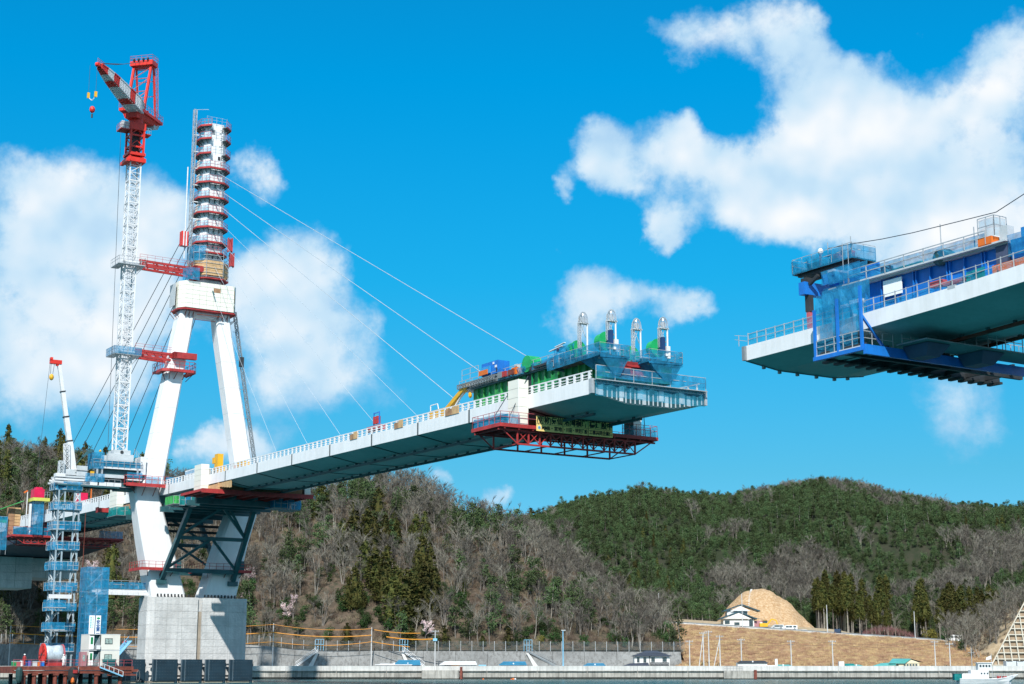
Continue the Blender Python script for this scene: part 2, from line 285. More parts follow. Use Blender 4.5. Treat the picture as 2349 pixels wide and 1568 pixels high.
# ------------------------------------------------------------------ things and parts
class Thing:
    """Top-level Empty; frame 'b' = bridge frame (x across, y along, z up), 'w' = world."""
    def __init__(s, name, label, cat, at=(0, 0, 0), frame='b', group=None):
        s.o = bpy.data.objects.new(name, None); COL.objects.link(s.o); s.at = at; s.frame = frame
        s.o.empty_display_size = .5
        if frame == 'b': s.o.location = BW(*at); s.o.rotation_euler = (0, 0, AZ)
        else: s.o.location = at
        s.o['label'] = label; s.o['category'] = cat
        if group: s.o['group'] = group
    def part(s, name, mb, m, parent=None, label=None, smooth=False, stuff=False, fix=True):
        me = mb if isinstance(mb, bpy.types.Mesh) else mb.mesh(name, m, s.at, smooth, fix)
        o = bpy.data.objects.new(name, me); COL.objects.link(o); o.parent = parent or s.o
        if label: o['label'] = label
        if stuff: o['kind'] = 'stuff'
        return o
    def copies(s, name, mb, m, locs, parent=None, rots=None, smooth=False):
        """alike pieces sharing one mesh built about the origin; locs in the thing's frame"""
        me = mb if isinstance(mb, bpy.types.Mesh) else mb.mesh(name, m, (0, 0, 0), smooth)
        r = []
        for i, l in enumerate(locs):
            o = bpy.data.objects.new(name, me); COL.objects.link(o); o.parent = parent or s.o
            o.location = (l[0] - s.at[0], l[1] - s.at[1], l[2] - s.at[2])
            if rots: o.rotation_euler = rots[i] if isinstance(rots, (list, tuple)) and isinstance(rots[0], (list, tuple)) else rots
            r.append(o)
        return r
def dup(root, loc, rz=None, label=None, scale=None):
    r = root.copy(); COL.objects.link(r); r.location = loc
    if rz is not None: r.rotation_euler = (0, 0, rz)
    if scale is not None: r.scale = scale if isinstance(scale, tuple) else (scale,) * 3
    if label: r['label'] = label
    for ch in root.children:
        c = ch.copy(); COL.objects.link(c); c.parent = r
        for g in ch.children:
            k = g.copy(); COL.objects.link(k); k.parent = c
    return r
def struct(name, mb, m, smooth=False, org=(0, 0, 0), fix=True):
    me = mb.mesh(name, m, org, smooth, fix); o = bpy.data.objects.new(name, me); COL.objects.link(o); o.location = org; o['kind'] = 'structure'; return o
def setpart(name, mb, m, parent, label=None, smooth=False, stuff=False):
    me = mb if isinstance(mb, bpy.types.Mesh) else mb.mesh(name, m, tuple(parent.location), smooth)
    o = bpy.data.objects.new(name, me); COL.objects.link(o); o.parent = parent
    if label: o['label'] = label
    if stuff: o['kind'] = 'stuff'
    return o
def rail_run(mb, pts, h=1.1, gap=2.0, r=.05, levels=(1.0, .55)):
    """posts and rails along a polyline at floor level"""
    for a, b in zip(pts[:-1], pts[1:]):
        a = Vector(a); b = Vector(b); n = max(1, round((b - a).length / gap))
        for i in range(n + 1):
            p = a.lerp(b, i / n); mb.bar(p, p + Vector((0, 0, h)), r)
        for l in levels: mb.bar(a + Vector((0, 0, h * l)), b + Vector((0, 0, h * l)), r)
    return mb
def net_run(mb, pts, h, z0=0, sag=.12):
    """hung net: rippled sheet along a polyline"""
    for a, b in zip(pts[:-1], pts[1:]):
        a = Vector(a); b = Vector(b); n = max(2, int((b - a).length / .5)); d = (b - a).normalized(); w = Vector((-d.y, d.x, 0))
        top = []; mid = []; bot = []
        for i in range(n + 1):
            p = a.lerp(b, i / n); k = rnd.uniform(-1, 1) * sag
            top.append(p + Vector((0, 0, z0 + h)) + w * (.2 * k)); mid.append(p + Vector((0, 0, z0 + h * .5)) + w * k); bot.append(p + Vector((0, 0, z0)) + w * (.3 * k))
        mb.loft([top, mid, bot], closed=False, caps=False)
    return mb
def text_mesh(txt, size, m, name='lettering'):
    cu = bpy.data.curves.new(name, 'FONT'); cu.body = txt; cu.size = size; cu.extrude = 0; cu.resolution_u = 2; cu.offset = size * 0.03
    cu.align_x = 'CENTER'; cu.align_y = 'CENTER'
    o = bpy.data.objects.new(name + '_tmp', cu); COL.objects.link(o)
    dg = bpy.context.evaluated_depsgraph_get(); dg.update()
    me = bpy.data.meshes.new_from_object(o.evaluated_get(dg)); me.name = name; me.materials.clear(); me.materials.append(m)
    bpy.data.objects.remove(o, do_unlink=True); bpy.data.curves.remove(cu)
    return me

# ================================================================== TERRAIN
NEAR = [(-0.60, 640, 88.3), (-0.3959, 640, 88.3), (-0.3539, 620, 82.7), (-0.3259, 600, 77.3), (-0.3036, 590, 75.1), (-0.284, 580, 72.1), (-0.2421, 560, 65.5), (-0.2086, 545, 60.2), (-0.1698, 530, 57.2), (-0.1337, 515, 52.2), (-0.1145, 515, 53.9), (-0.0897, 520, 57.4), (-0.0759, 520, 57.4), (-0.0621, 520, 57.7), (-0.0482, 515, 53.9), (-0.026, 510, 47.3), (-0.0067, 505, 44.4), (0.0111, 500, 40.0), (0.0344, 495, 32.8), (0.0562, 485, 24.9), (0.075, 480, 17.0), (0.0938, 470, 9.0), (0.1045, 465, 2.0), (0.7, 465, 2.0)]
FAR = [(-0.6, 950, 60), (-0.1296, 950, 54.2), (-0.0478, 950, 69.7), (-0.0067, 950, 76.2), (0.0153, 950, 84.0), (0.0345, 950, 90.5), (0.0621, 950, 93.7), (0.0842, 950, 97.1), (0.1062, 950, 95.2), (0.131, 950, 95.2), (0.1587, 950, 98.4), (0.1781, 950, 101.5), (0.1947, 950, 103.1), (0.214, 950, 101.5), (0.2412, 950, 94.4), (0.2685, 950, 90.5), (0.2822, 950, 89.0), (0.3232, 950, 88.4), (0.4204, 950, 95.8), (0.8, 950, 80)]
def lut(T, u):
    if u <= T[0][0]: return T[0][1], T[0][2]
    for a, b in zip(T[:-1], T[1:]):
        if u <= b[0]:
            k = (u - a[0]) / (b[0] - a[0]); k = k * k * (3 - 2 * k) * .5 + k * .5
            return a[1] + (b[1] - a[1]) * k, a[2] + (b[2] - a[2]) * k
    return T[-1][1], T[-1][2]
def nz(x, y, s, o=3): return noise.fractal(Vector((x / s, y / s, 3.3)), 1.0, 2.0, o)
def h_near(X, Y):
    u = X / Y; Yc, zc = lut(NEAR, u); Yf = 402.6
    if Y < Yf: return -1
    zf = 7.0 if X < 43 else 3.0
    if Y < Yc:
        t = (Y - Yf) / (Yc - Yf); z = zf + (zc - zf) * math.sin(math.pi / 2 * t) ** .92 + nz(X, Y, 32) * 6.0 * math.sin(math.pi * t) * (1.1 - t)
    else: z = zc - (Y - Yc) * .32
    return z
def h_far(X, Y):
    u = X / Y; Yc, zc = lut(FAR, u); Yf = 528
    if Y < Yf: return -1
    if Y < Yc:
        t = (Y - Yf) / (Yc - Yf)
        return 11 + (zc - 11) * math.sin(math.pi / 2 * t) ** 1.05 + nz(X, Y, 110, 4) * 16 * math.sin(math.pi * t) * (1 - t) * 1.3
    return zc - (Y - Yc) * .25
def road_z(X): return 14.9 + (X - 45.8) * (9.5 - 14.9) / (128.5 - 45.8)
def terr_z(X, Y): return road_z(min(X, 150)) - .06 + min(2.4, max(0, Y - 458) * .09) * max(0, min(1, (112 - X) / 14)) + max(0, Y - 462) * .015
def h_mound(X, Y):                              # bare sand mound with a cut face
    dx = (X - 77.5) / (19.5 if X > 77.5 else 16.5); dy = (Y - 505) / 22
    r = math.hypot(dx, dy * (1.0 if Y < 505 else .8))
    return -1 if r > 1.15 else 12.8 + 14.5 * max(0, math.cos(min(r, 1.0) * math.pi / 2)) ** 1.15 - (3 if r > 1 else 0)
def h_spur(X, Y):
    if X < 112 or Y < 408 or Y > 500: return -1
    return 3 + min(17 + max(0, X - 138) * .05, max(0, X - 118) * .72 * min(1, (Y - 404) / 14)) - max(0, Y - 450) * .3
def H(X, Y):
    z = 2.9
    if X > 38 and 395 < Y:
        rz = road_z(min(X, 150)); ramp = 3 + (rz - 3) * min(1, max(0, (Y - 396) / 54))
        z = max(z, ramp if Y < 450 else terr_z(X, Y))
    return max(z, h_near(X, Y), h_far(X, Y), h_spur(X, Y))

def grid(us, Ys, f, warp=None):
    mb = MB(); nu = len(us)
    for Y in Ys:
        for u in us: mb.v.append((u * Y, Y, f(u * Y, Y)))
    for j in range(len(Ys) - 1):
        for i in range(nu - 1):
            a = j * nu + i; mb.f.append((a, a + 1, a + nu + 1, a + nu))
    return mb
def lin(a, b, n): return [a + (b - a) * i / (n - 1) for i in range(n)]

def ground_mat(name, c1, c2, c3, s1=.05, s2=.6, bump=.5):
    m = bpy.data.materials.new(name); m.use_nodes = True; nt = m.node_tree; N = nt.nodes.new; LK = nt.links.new
    b = nt.nodes['Principled BSDF']; b.inputs['Roughness'].default_value = .95; b.inputs['Specular IOR Level'].default_value = .15
    tc = N('ShaderNodeTexCoord')
    def nn(s, d=6):
        n = N('ShaderNodeTexNoise'); n.inputs['Scale'].default_value = s; n.inputs['Detail'].default_value = d; n.inputs['Roughness'].default_value = .7; LK(tc.outputs['Object'], n.inputs['Vector']); return n.outputs['Fac']
    def mixc(f, lo, hi, A, B):
        mr = N('ShaderNodeMapRange'); mr.inputs[1].default_value = lo; mr.inputs[2].default_value = hi; LK(f, mr.inputs[0])
        mx = N('ShaderNodeMix'); mx.data_type = 'RGBA'; LK(mr.outputs[0], mx.inputs[0])
        for k, v in ((6, A), (7, B)):
            if isinstance(v, tuple): mx.inputs[k].default_value = (*v, 1)
            else: LK(v, mx.inputs[k])
        return mx.outputs[2]
    a = mixc(nn(s1), .4, .6, c1, c2); a = mixc(nn(s2, 8), .42, .62, a, c3)
    LK(a, b.inputs['Base Color'])
    bp = N('ShaderNodeBump'); bp.inputs['Strength'].default_value = bump; bp.inputs['Distance'].default_value = .8; LK(nn(1.2, 8), bp.inputs['Height']); LK(bp.outputs[0], b.inputs['Normal'])
    return m
G_NEAR = ground_mat('leaf_litter_slope', (.075, .06, .045), (.045, .05, .03), (.13, .095, .07))
G_FAR = ground_mat('ridge_forest_floor', (.028, .036, .018), (.045, .042, .03), (.025, .034, .018), .02, .3)
G_DRY = ground_mat('dry_reed_slope', (.36, .23, .13), (.30, .20, .115), (.45, .30, .17), .12, 1.5, .7)
G_SAND = ground_mat('bare_orange_sand', (.46, .29, .15), (.40, .24, .115), (.60, .44, .28), .16, 1.4, .9)
G_FLAT = ground_mat('sandy_terrace', (.38, .28, .17), (.30, .24, .15), (.46, .36, .24), .08, .5)
G_YARD = mat('quay_yard_concrete', (.42, .41, .39), .9, var=.15, vscale=.2)
G_GRASS = mat('green_turf', (.07, .17, .03), .9, var=.2, vscale=.5)
ASPH = mat('asphalt', (.05, .05, .052), .9, var=.15, vscale=.5)

# water
wm = bpy.data.materials.new('harbour_water'); wm.use_nodes = True
def water_mat():
    nt = wm.node_tree; N = nt.nodes.new; LK = nt.links.new; b = nt.nodes['Principled BSDF']
    b.inputs['Specular IOR Level'].default_value = .15; b.inputs['Base Color'].default_value = (.012, .09, .10, 1); b.inputs['Roughness'].default_value = .2; b.inputs['IOR'].default_value = 1.33
    tc = N('ShaderNodeTexCoord'); mp = N('ShaderNodeMapping'); mp.inputs['Scale'].default_value = (.35, 1.0, 1); LK(tc.outputs['Object'], mp.inputs[0])
    n = N('ShaderNodeTexNoise'); n.inputs['Scale'].default_value = 1.1; n.inputs['Detail'].default_value = 6; LK(mp.outputs[0], n.inputs['Vector'])
    bp = N('ShaderNodeBump'); bp.inputs['Strength'].default_value = .35; bp.inputs['Distance'].default_value = .2; LK(n.outputs['Fac'], bp.inputs['Height']); LK(bp.outputs[0], b.inputs['Normal'])
water_mat()
struct('water', MB().quad((-3000, -1500, 0), (3000, -1500, 0), (3000, 386.5, 0), (-3000, 386.5, 0)), wm)
# one ground sheet to the horizon, below everything
struct('ground', MB().quad((-6000, 386.6, 2.2), (6000, 386.6, 2.2), (6000, 9000, 2.2), (-6000, 9000, 2.2)), G_FAR)
struct('quay_yard', MB().quad((-420, 387.5, 2.9), (420, 387.5, 2.9), (420, 403.4, 2.9), (-420, 403.4, 2.9)), G_YARD)
struct('near_hillside', grid(lin(-.62, .108, 200), lin(402.6, 760, 120), lambda X, Y: h_near(X, Y)), G_NEAR, smooth=True)
struct('far_ridge', grid(lin(-.3, .62, 150), lin(528, 1150, 110), lambda X, Y: h_far(X, Y)), G_FAR, smooth=True)
# embankment of dry reeds carrying the road
def emb():
    mb = MB(); nx, ny = 90, 16; xs = lin(38, 190, nx)
    for j in range(ny):
        t = j / (ny - 1)
        for i, X in enumerate(xs):
            rz = road_z(min(X, 150)); k = min(1, max(0, (X - 38) / 7))
            mb.v.append((X, 396 + 54 * t, 2.95 + (rz - 2.95) * t * (k * k * (3 - 2 * k)) + nz(X, 400 + 54 * t, 6) * .35 * math.sin(math.pi * t)))
    for j in range(ny - 1):
        for i in range(nx - 1): a = j * nx + i; mb.f.append((a, a + 1, a + nx + 1, a + nx))
    return mb
embank = struct('embankment', emb(), G_DRY, smooth=True)
def terr():
    mb = MB(); xs = lin(38, 260, 60); ys = lin(450, 545, 14)
    for y in ys:
        for x in xs: mb.v.append((x, y, terr_z(x, y)))
    for j in range(len(ys) - 1):
        for i in range(59): a = j * 60 + i; mb.f.append((a, a + 1, a + 61, a + 60))
    return mb
struct('terrace', terr(), G_FLAT, smooth=True)
road = struct('road', MB().add([(x, y, road_z(x) + .03) for x in (42, 150) for y in (450.6, 456.6)], [(0, 2, 3, 1)]), ASPH)
kb = MB()
for i in range(36):
    x0 = 42 + i * 3; z = road_z(x0); z1 = road_z(x0 + 2.96)
    kb.frus([(x0, 450.0, z - .3), (x0 + 2.96, 450.0, z1 - .3), (x0 + 2.96, 450.5, z1 - .3), (x0, 450.5, z - .3)], [(x0, 450.0, z + .32), (x0 + 2.96, 450.0, z1 + .32), (x0 + 2.96, 450.5, z1 + .32), (x0, 450.5, z + .32)])
setpart('kerb_wall', kb, QUAYW, road)
gb = MB()
for i in range(54):
    x = 42 + i * 2; gb.box(x - .05, x + .05, 456.9, 457.0, road_z(x), road_z(x) + .8)
gb.bar((42, 456.85, road_z(42) + .7), (150, 456.85, road_z(150) + .7), .08, .3)
t = Thing('guard_rail', 'long low dark guard rail along the far side of the sloping road', 'guard rail', (42, 456.9, road_z(42)), 'w'); t.part('rail', gb, MGREY)
mound = MB()
def mnd():
    nx, ny = 60, 44; xs = lin(58, 100, nx); ys = lin(478, 530, ny)
    for y in ys:
        for x in xs:
            z = h_mound(x, y) if h_mound(x, y) > 0 else 8; mound.v.append((x, y, z + nz(x, y, 3) * .3 + nz(x * 2.2, y * .25 + 40, 4) * .55 * min(1, max(0, z - 12))))
    for j in range(ny - 1):
        for i in range(nx - 1): a = j * nx + i; mound.f.append((a, a + 1, a + nx + 1, a + nx))
mnd(); mo = struct('sand_mound', mound, G_SAND, smooth=True)
# stepped drain line running up the mound
dm = MB()
for i in range(22):
    y = 486 + i * .85; x = 70.5 + i * .22; dm.box(x, x + .55, y, y + .8, h_mound(x, y) - .2, h_mound(x, y) + .28)
setpart('drain_step', dm, CONC, mo)
struct('spur_hillside', grid(lin(.24, .5, 40), lin(408.5, 500, 30), lambda X, Y: h_spur(X, Y) + nz(X, Y, 12) * 1.2), G_FLAT, smooth=True)
tb = MB().add([(-93, 401, 14), (-86, 401, 14), (-86, 412, 19), (-93, 412, 19)], [(0, 1, 2, 3)])

# ------------------------------------------------------------------ quay: parapet, wall, tidal band, each cast block a piece
quay = struct('quay', MB().box(-420, 420, 386.7, 387.6, 0.3, 2.0), QUAYB)
NB = 60; bl = 12.0
pb = MB().box(-bl / 2 + .02, bl / 2 - .02, 0, 1.0, 0, 1.12)
wb = MB().box(-bl / 2 + .025, bl / 2 - .025, 0, .35, 0, 1.42)
tbm = MB().box(-bl / 2, bl / 2, 0, .2, 0, .5)
mp_, mw_, mt_ = pb.mesh('parapet_block', QUAYW), wb.mesh('wall_block', QUAYB), tbm.mesh('tidal_band', TIDE)
for i in range(-16, 17):
    for me, nm, y, z in ((mp_, 'parapet_block', 386.35, 2.0), (mw_, 'wall_block', 386.33, .5), (mt_, 'tidal_band', 386.28 + .03 * (i % 2), 0)):
        o = bpy.data.objects.new(nm, me); COL.objects.link(o); o.parent = quay; o.location = (i * bl, y, z)
lm = MB()
for i in range(-16, 17): lm.box(i * bl - 5.9, i * bl + 5.9, 385.95, 386.33, 1.86, 1.97)
setpart('ledge', lm, QUAYB, quay)
# fallen stones along the foot
rm = MB()
for i in range(420):
    x = rnd.uniform(-190, 190); rm.ico((x, 385.9 + rnd.uniform(-.3, .3), rnd.uniform(-.05, .22)), rnd.uniform(.15, .42), 1, .2, .6)
o = struct('shore_stones', rm, TIDE); o['kind'] = 'stuff'; o['label'] = 'dark wet stones along the foot of the quay wall'; o['category'] = 'stones'

# ------------------------------------------------------------------ leaning grey retaining wall, cast in bays
def wtop(X):
    if X < -66: return 8.5
    if X < -50: return 8.5 + (X + 66) / 16 * (6.9 - 8.5)
    return 6.9 + (X + 50) / 93 * (-.3)
rw = Thing('retaining_wall', 'long grey streaked concrete retaining wall behind the quay, below the wooded hill', 'retaining wall', (-40, 400, 2.9), 'w')
X = -150.0
while X < 42:
    x1 = min(X + 8.0, 43.5); z0, z1 = wtop(X), wtop(x1); sl = 1.4 if x1 > 43 else 0
    rw.part('wall_bay', MB().frus([(X + .03, 399.0, 2.85), (x1 - .03 + sl * 1.5, 399.0, 2.85), (x1 - .03 + sl * 1.5, 403.2, 2.85), (X + .03, 403.2, 2.85)], [(X + .03, 401.6, z0), (x1 - .03 - sl, 401.6, z1), (x1 - .03 - sl, 403.2, z1), (X + .03, 403.2, z0)]), WALLG)
    X += 8.0
# chain link fence above it
fe = Thing('mesh_fence', 'tall chain link fence on slim grey posts along the top of the retaining wall', 'fence', (-40, 402.4, 7), 'w')
pm = MB().box(-.05, .05, -.05, .05, 0, 2.5).mesh('post', GALV)
X = -150.0
while X < 43: fe.copies('post', pm, GALV, [(X, 402.4, wtop(X))]); X += 2.8
MESHF = mat('chain_link', (.20, .26, .27), .6, metal=.2, alpha=.22)
X = -150.0
while X < 42: fe.part('mesh_panel', MB().quad((X, 402.4, wtop(X) + .05), (X + 2.8, 402.4, wtop(X + 2.8) + .05), (X + 2.8, 402.4, wtop(X + 2.8) + 2.4), (X, 402.4, wtop(X) + 2.4)), MESHF); X += 2.8

# ------------------------------------------------------------------ vegetation templates
def leafmat(name, col, col2, rough=.85, trl=.25, var=.35):
    m = bpy.data.materials.new(name); m.use_nodes = True; nt = m.node_tree; N = nt.nodes.new; LK = nt.links.new
    b = nt.nodes['Principled BSDF']; b.inputs['Roughness'].default_value = rough; b.inputs['Specular IOR Level'].default_value = .15
    tc = N('ShaderNodeTexCoord'); n = N('ShaderNodeTexNoise'); n.inputs['Scale'].default_value = .9; n.inputs['Detail'].default_value = 3; LK(tc.outputs['Object'], n.inputs['Vector'])
    mr = N('ShaderNodeMapRange'); mr.inputs[1].default_value = .38; mr.inputs[2].default_value = .64; LK(n.outputs['Fac'], mr.inputs[0])
    mx = N('ShaderNodeMix'); mx.data_type = 'RGBA'; LK(mr.outputs[0], mx.inputs[0]); mx.inputs[6].default_value = (*col, 1); mx.inputs[7].default_value = (*col2, 1)
    oi = N('ShaderNodeObjectInfo'); m2 = N('ShaderNodeMapRange'); m2.inputs[3].default_value = 1 - var; m2.inputs[4].default_value = 1 + var; LK(oi.outputs['Random'], m2.inputs[0])
    hs = N('ShaderNodeHueSaturation'); LK(m2.outputs[0], hs.inputs['Value']); LK(mx.outputs[2], hs.inputs['Color'])
    m3 = N('ShaderNodeMapRange'); m3.inputs[3].default_value = .478; m3.inputs[4].default_value = .522; LK(oi.outputs['Random'], m3.inputs[0]); LK(m3.outputs[0], hs.inputs['Hue'])
    LK(hs.outputs[0], b.inputs['Base Color'])
    return m
L_CEDAR = leafmat('cedar_foliage', (.088, .082, .022), (.034, .048, .014), var=.3)
L_PINE = leafmat('pine_foliage', (.078, .112, .042), (.036, .064, .028), var=.45)
L_EVER = leafmat('broadleaf_foliage', (.042, .078, .022), (.018, .042, .014), var=.45)
L_TWIG = leafmat('bare_twigs', (.178, .163, .138), (.115, .106, .088), var=.5)
L_BARK = leafmat('tree_bark', (.225, .205, .18), (.14, .125, .11), var=.5)
L_CHER = leafmat('cherry_blossom', (.78, .62, .62), (.62, .48, .50), var=.12)
L_BUSH = leafmat('dry_brush', (.20, .15, .11), (.12, .10, .07), var=.4)
L_OLIVE = leafmat('olive_shrub', (.22, .20, .04), (.12, .12, .03), var=.2)

def rv(r):
    while True:
        v = Vector((r.uniform(-1, 1), r.uniform(-1, 1), r.uniform(-1, 1)))
        if .05 < v.length < 1: return v
def stem(mb, p, q, r0, r1, n=4):
    mb.tube(p, q, r0, n, r1, cap=False)
def tri(mb, c, d, L, w, r):
    s = d.cross(rv(r)).normalized() * w / 2; c = Vector(c); n = len(mb.v)
    mb.v += [tuple(c - s), tuple(c + s), tuple(c + d * L)]; mb.f.append((n, n + 1, n + 2))
def leafq(mb, c, L, r, up=.3):
    a = rv(r).normalized(); a.z *= .6; b = a.cross(rv(r)).normalized(); a = a.normalized() * L / 2; b = b * L * .38; c = Vector(c); n = len(mb.v)
    mb.v += [tuple(c - a), tuple(c + b), tuple(c + a), tuple(c - b)]; mb.f.append((n, n + 1, n + 2, n + 3))
def t_bare(seed, h=7.5, spread=1.0, leaf=None, twn=10):
    r = random.Random(seed); tr = MB(); cr = MB()
    nst = r.choice((1, 1, 2, 3))
    for st in range(nst):
        p = Vector((r.uniform(-.2, .2), r.uniform(-.2, .2), -.4)); lean = Vector((r.uniform(-.2, .2), r.uniform(-.2, .2), 1)).normalized()
        pts = [p]
        for k in range(4): lean = (lean + Vector((r.uniform(-.14, .14), r.uniform(-.14, .14), .15))).normalized(); pts.append(pts[-1] + lean * h * .22)
        for k in range(4): stem(tr, pts[k], pts[k + 1], .16 * (1 - k * .22), .16 * (1 - (k + 1) * .22))
        for b in range(11 // nst + 3):
            t = r.uniform(.3, 1) * 3.99; k = int(t); o = pts[k].lerp(pts[k + 1], t - k)
            a = r.uniform(0, 6.283); d = Vector((math.cos(a) * spread, math.sin(a) * spread, r.uniform(.7, 1.5))).normalized(); L = h * r.uniform(.16, .34)
            e = o + d * L; stem(cr, o, e, .055, .025, 3)
            for c in range(5):
                o2 = o.lerp(e, r.uniform(.3, 1)); d2 = (d + rv(r) * .75).normalized(); L2 = L * r.uniform(.35, .7); e2 = o2 + d2 * L2; stem(cr, o2, e2, .028, .012, 3)
                for w in range(twn):
                    o3 = o2.lerp(e2, r.uniform(.2, 1)); d3 = (d2 + rv(r) * .8 + Vector((0, 0, .2))).normalized(); tri(cr, o3, d3, r.uniform(.45, 1.05), .036, r)
                    if leaf:
                        for q in range(3): leafq(cr, o3 + d3 * r.uniform(.1, .9), r.uniform(.14, .30), r)
    return tr, cr
def t_cedar(seed, h=14, w=2.3, bare=0.0):
    r = random.Random(seed); tr = MB(); cr = MB()
    stem(tr, (0, 0, -.6), (0, 0, h * .5), .26, .16, 6); stem(tr, (0, 0, h * .5), (0, 0, h * .95), .16, .03, 5)
    z0 = h * bare
    def rad(z): 
        t = (z - z0) / (h - z0); return w * (1 - t) ** .62 * (1 if t > .12 else .65 + t * 2.9)
    rings = []
    for k in range(6):
        z = z0 + .6 + (h - z0 - 1.2) * k / 5; rings.append([(math.cos(i) * rad(z) * .45, math.sin(i) * rad(z) * .45, z) for i in (0, 1.05, 2.1, 3.14, 4.19, 5.24)])
    cr.loft(rings)
    lob = [(r.uniform(0, 6.28), r.uniform(z0, h * .97)) for _ in range(80)]
    for a, z in lob:
        R0 = rad(z) * r.uniform(.72, .98); c = Vector((math.cos(a) * R0, math.sin(a) * R0, z)); s = .32 + .42 * (1 - (z - z0) / (h - z0))
        for _ in range(16): leafq(cr, c + rv(r) * s, r.uniform(.28, .55), r)
    for _ in range(220):
        a = r.uniform(0, 6.28); z = z0 + (h - z0) * r.random() ** 1.2; R0 = rad(z) * r.uniform(.6, 1.0); leafq(cr, (math.cos(a) * R0, math.sin(a) * R0, z), r.uniform(.3, .55), r)
    leafq(cr, (0, 0, h), .4, r); tri(cr, (0, 0, h - .8), Vector((0, 0, 1)), 1.3, .35, r)
    return tr, cr
def t_pine(seed, h=8.5):
    r = random.Random(seed); tr = MB(); cr = MB(); lean = Vector((r.uniform(-.12, .12), r.uniform(-.12, .12), 1)).normalized()
    stem(tr, (0, 0, -.5), lean * h * .55, .15, .10, 5); stem(tr, lean * h * .55, lean * h * .95, .10, .03, 4)
    for k in range(r.randint(15, 19)):
        z = h * r.uniform(.30, .97); a = r.uniform(0, 6.28); q = (1.05 - (z / h)) * 2.9 + .3; o = lean * z; c = o + Vector((math.cos(a), math.sin(a), 0)) * q * r.uniform(.3, .85)
        stem(cr, o - Vector((0, 0, .3)), c, .04, .02, 3); s = r.uniform(.65, 1.15)
        for _ in range(42):
            v = rv(r); leafq(cr, c + Vector((v.x * s * 1.15, v.y * s * 1.15, v.z * s * .8)), r.uniform(.22, .48), r)
    return tr, cr
def t_ever(seed, h=4.5):
    r = random.Random(seed); tr = MB(); cr = MB(); stem(tr, (0, 0, -.4), (0, 0, h * .6), .12, .06, 4)
    for k in range(12):
        a = r.uniform(0, 6.28); c = Vector((math.cos(a) * r.uniform(0, 1.5), math.sin(a) * r.uniform(0, 1.5), h * r.uniform(.2, .82))); s = r.uniform(.7, 1.1)
        for _ in range(46): leafq(cr, c + rv(r) * s, r.uniform(.22, .45), r)
    return tr, cr
def t_bush(seed, h=1.6):
    r = random.Random(seed); cr = MB()
    for _ in range(90):
        a = r.uniform(0, 6.28); d = Vector((math.cos(a) * r.uniform(.1, .8), math.sin(a) * r.uniform(.1, .8), 1)).normalized(); tri(cr, (r.uniform(-.6, .6), r.uniform(-.6, .6), -.1), d, h * r.uniform(.5, 1.1), .06, r)
    return cr
TP = {}
TP['bare'] = [tuple(x.mesh(n, m, fix=False) for x, n, m in zip(t_bare(10 + i, 7.2 + i * .5), ('trunk', 'crown'), (L_BARK, L_TWIG))) for i in range(6)]
TP['cedar'] = [tuple(x.mesh(n, m, fix=False) for x, n, m in zip(t_cedar(30 + i, 14, 2.5 + .25 * i), ('trunk', 'crown'), (L_BARK, L_CEDAR))) for i in range(4)]
TP['tall'] = [tuple(x.mesh(n, m, fix=False) for x, n, m in zip(t_cedar(50 + i, 16, 1.9, .5), ('trunk', 'crown'), (L_BARK, L_CEDAR))) for i in range(3)]
TP['pine'] = [tuple(x.mesh(n, m, fix=False) for x, n, m in zip(t_pine(70 + i, 7.5 + i * .6), ('trunk', 'crown'), (L_BARK, L_PINE))) for i in range(5)]
TP['ever'] = [tuple(x.mesh(n, m, fix=False) for x, n, m in zip(t_ever(90 + i), ('trunk', 'crown'), (L_BARK, L_EVER))) for i in range(4)]
TP['cherry'] = [tuple(x.mesh(n, m, fix=False) for x, n, m in zip(t_bare(120 + i, 6, 1.3, True, 6), ('trunk', 'crown'), (L_BARK, L_CHER))) for i in range(2)]
TP['pinef'] = [tuple(x.mesh(n, m, fix=False) for x, n, m in zip(t_ever(160 + i, 5.2 + .4 * i), ('trunk', 'crown'), (L_BARK, L_PINE))) for i in range(4)]
TP['bush'] = [t_bush(140 + i).mesh('brush', L_BUSH, fix=False) for i in range(4)]
TP['olive'] = [tuple(x.mesh(n, m, fix=False) for x, n, m in zip(t_ever(95, 4), ('trunk', 'crown'), (L_BARK, L_OLIVE)))]
NAMES = {'bare': 'bare_tree', 'cedar': 'cedar_tree', 'tall': 'cedar_tree', 'pine': 'pine_tree', 'ever': 'evergreen_tree', 'cherry': 'cherry_tree', 'olive': 'evergreen_shrub'}
def tree(kind, X, Y, sc=1.0, label='', group=None, z=None, v=None, rz=None, tilt=None, zs=None):
    ms = TP[kind][rnd.randrange(len(TP[kind])) if v is None else v % len(TP[kind])]
    r = bpy.data.objects.new(NAMES[kind], None); COL.objects.link(r); r.location = (X, Y, (H(X, Y) if z is None else z))
    r.rotation_euler = (0 if not tilt else tilt[0], 0 if not tilt else tilt[1], rnd.uniform(0, 6.28) if rz is None else rz); r.scale = (sc, sc, sc * (zs or 1))
    for me in ms:
        o = bpy.data.objects.new(me.name.split('.')[0], me); COL.objects.link(o); o.parent = r
    r['label'] = label; r['category'] = 'shrub' if kind == 'olive' else 'tree'
    if group: r['group'] = group
    return r
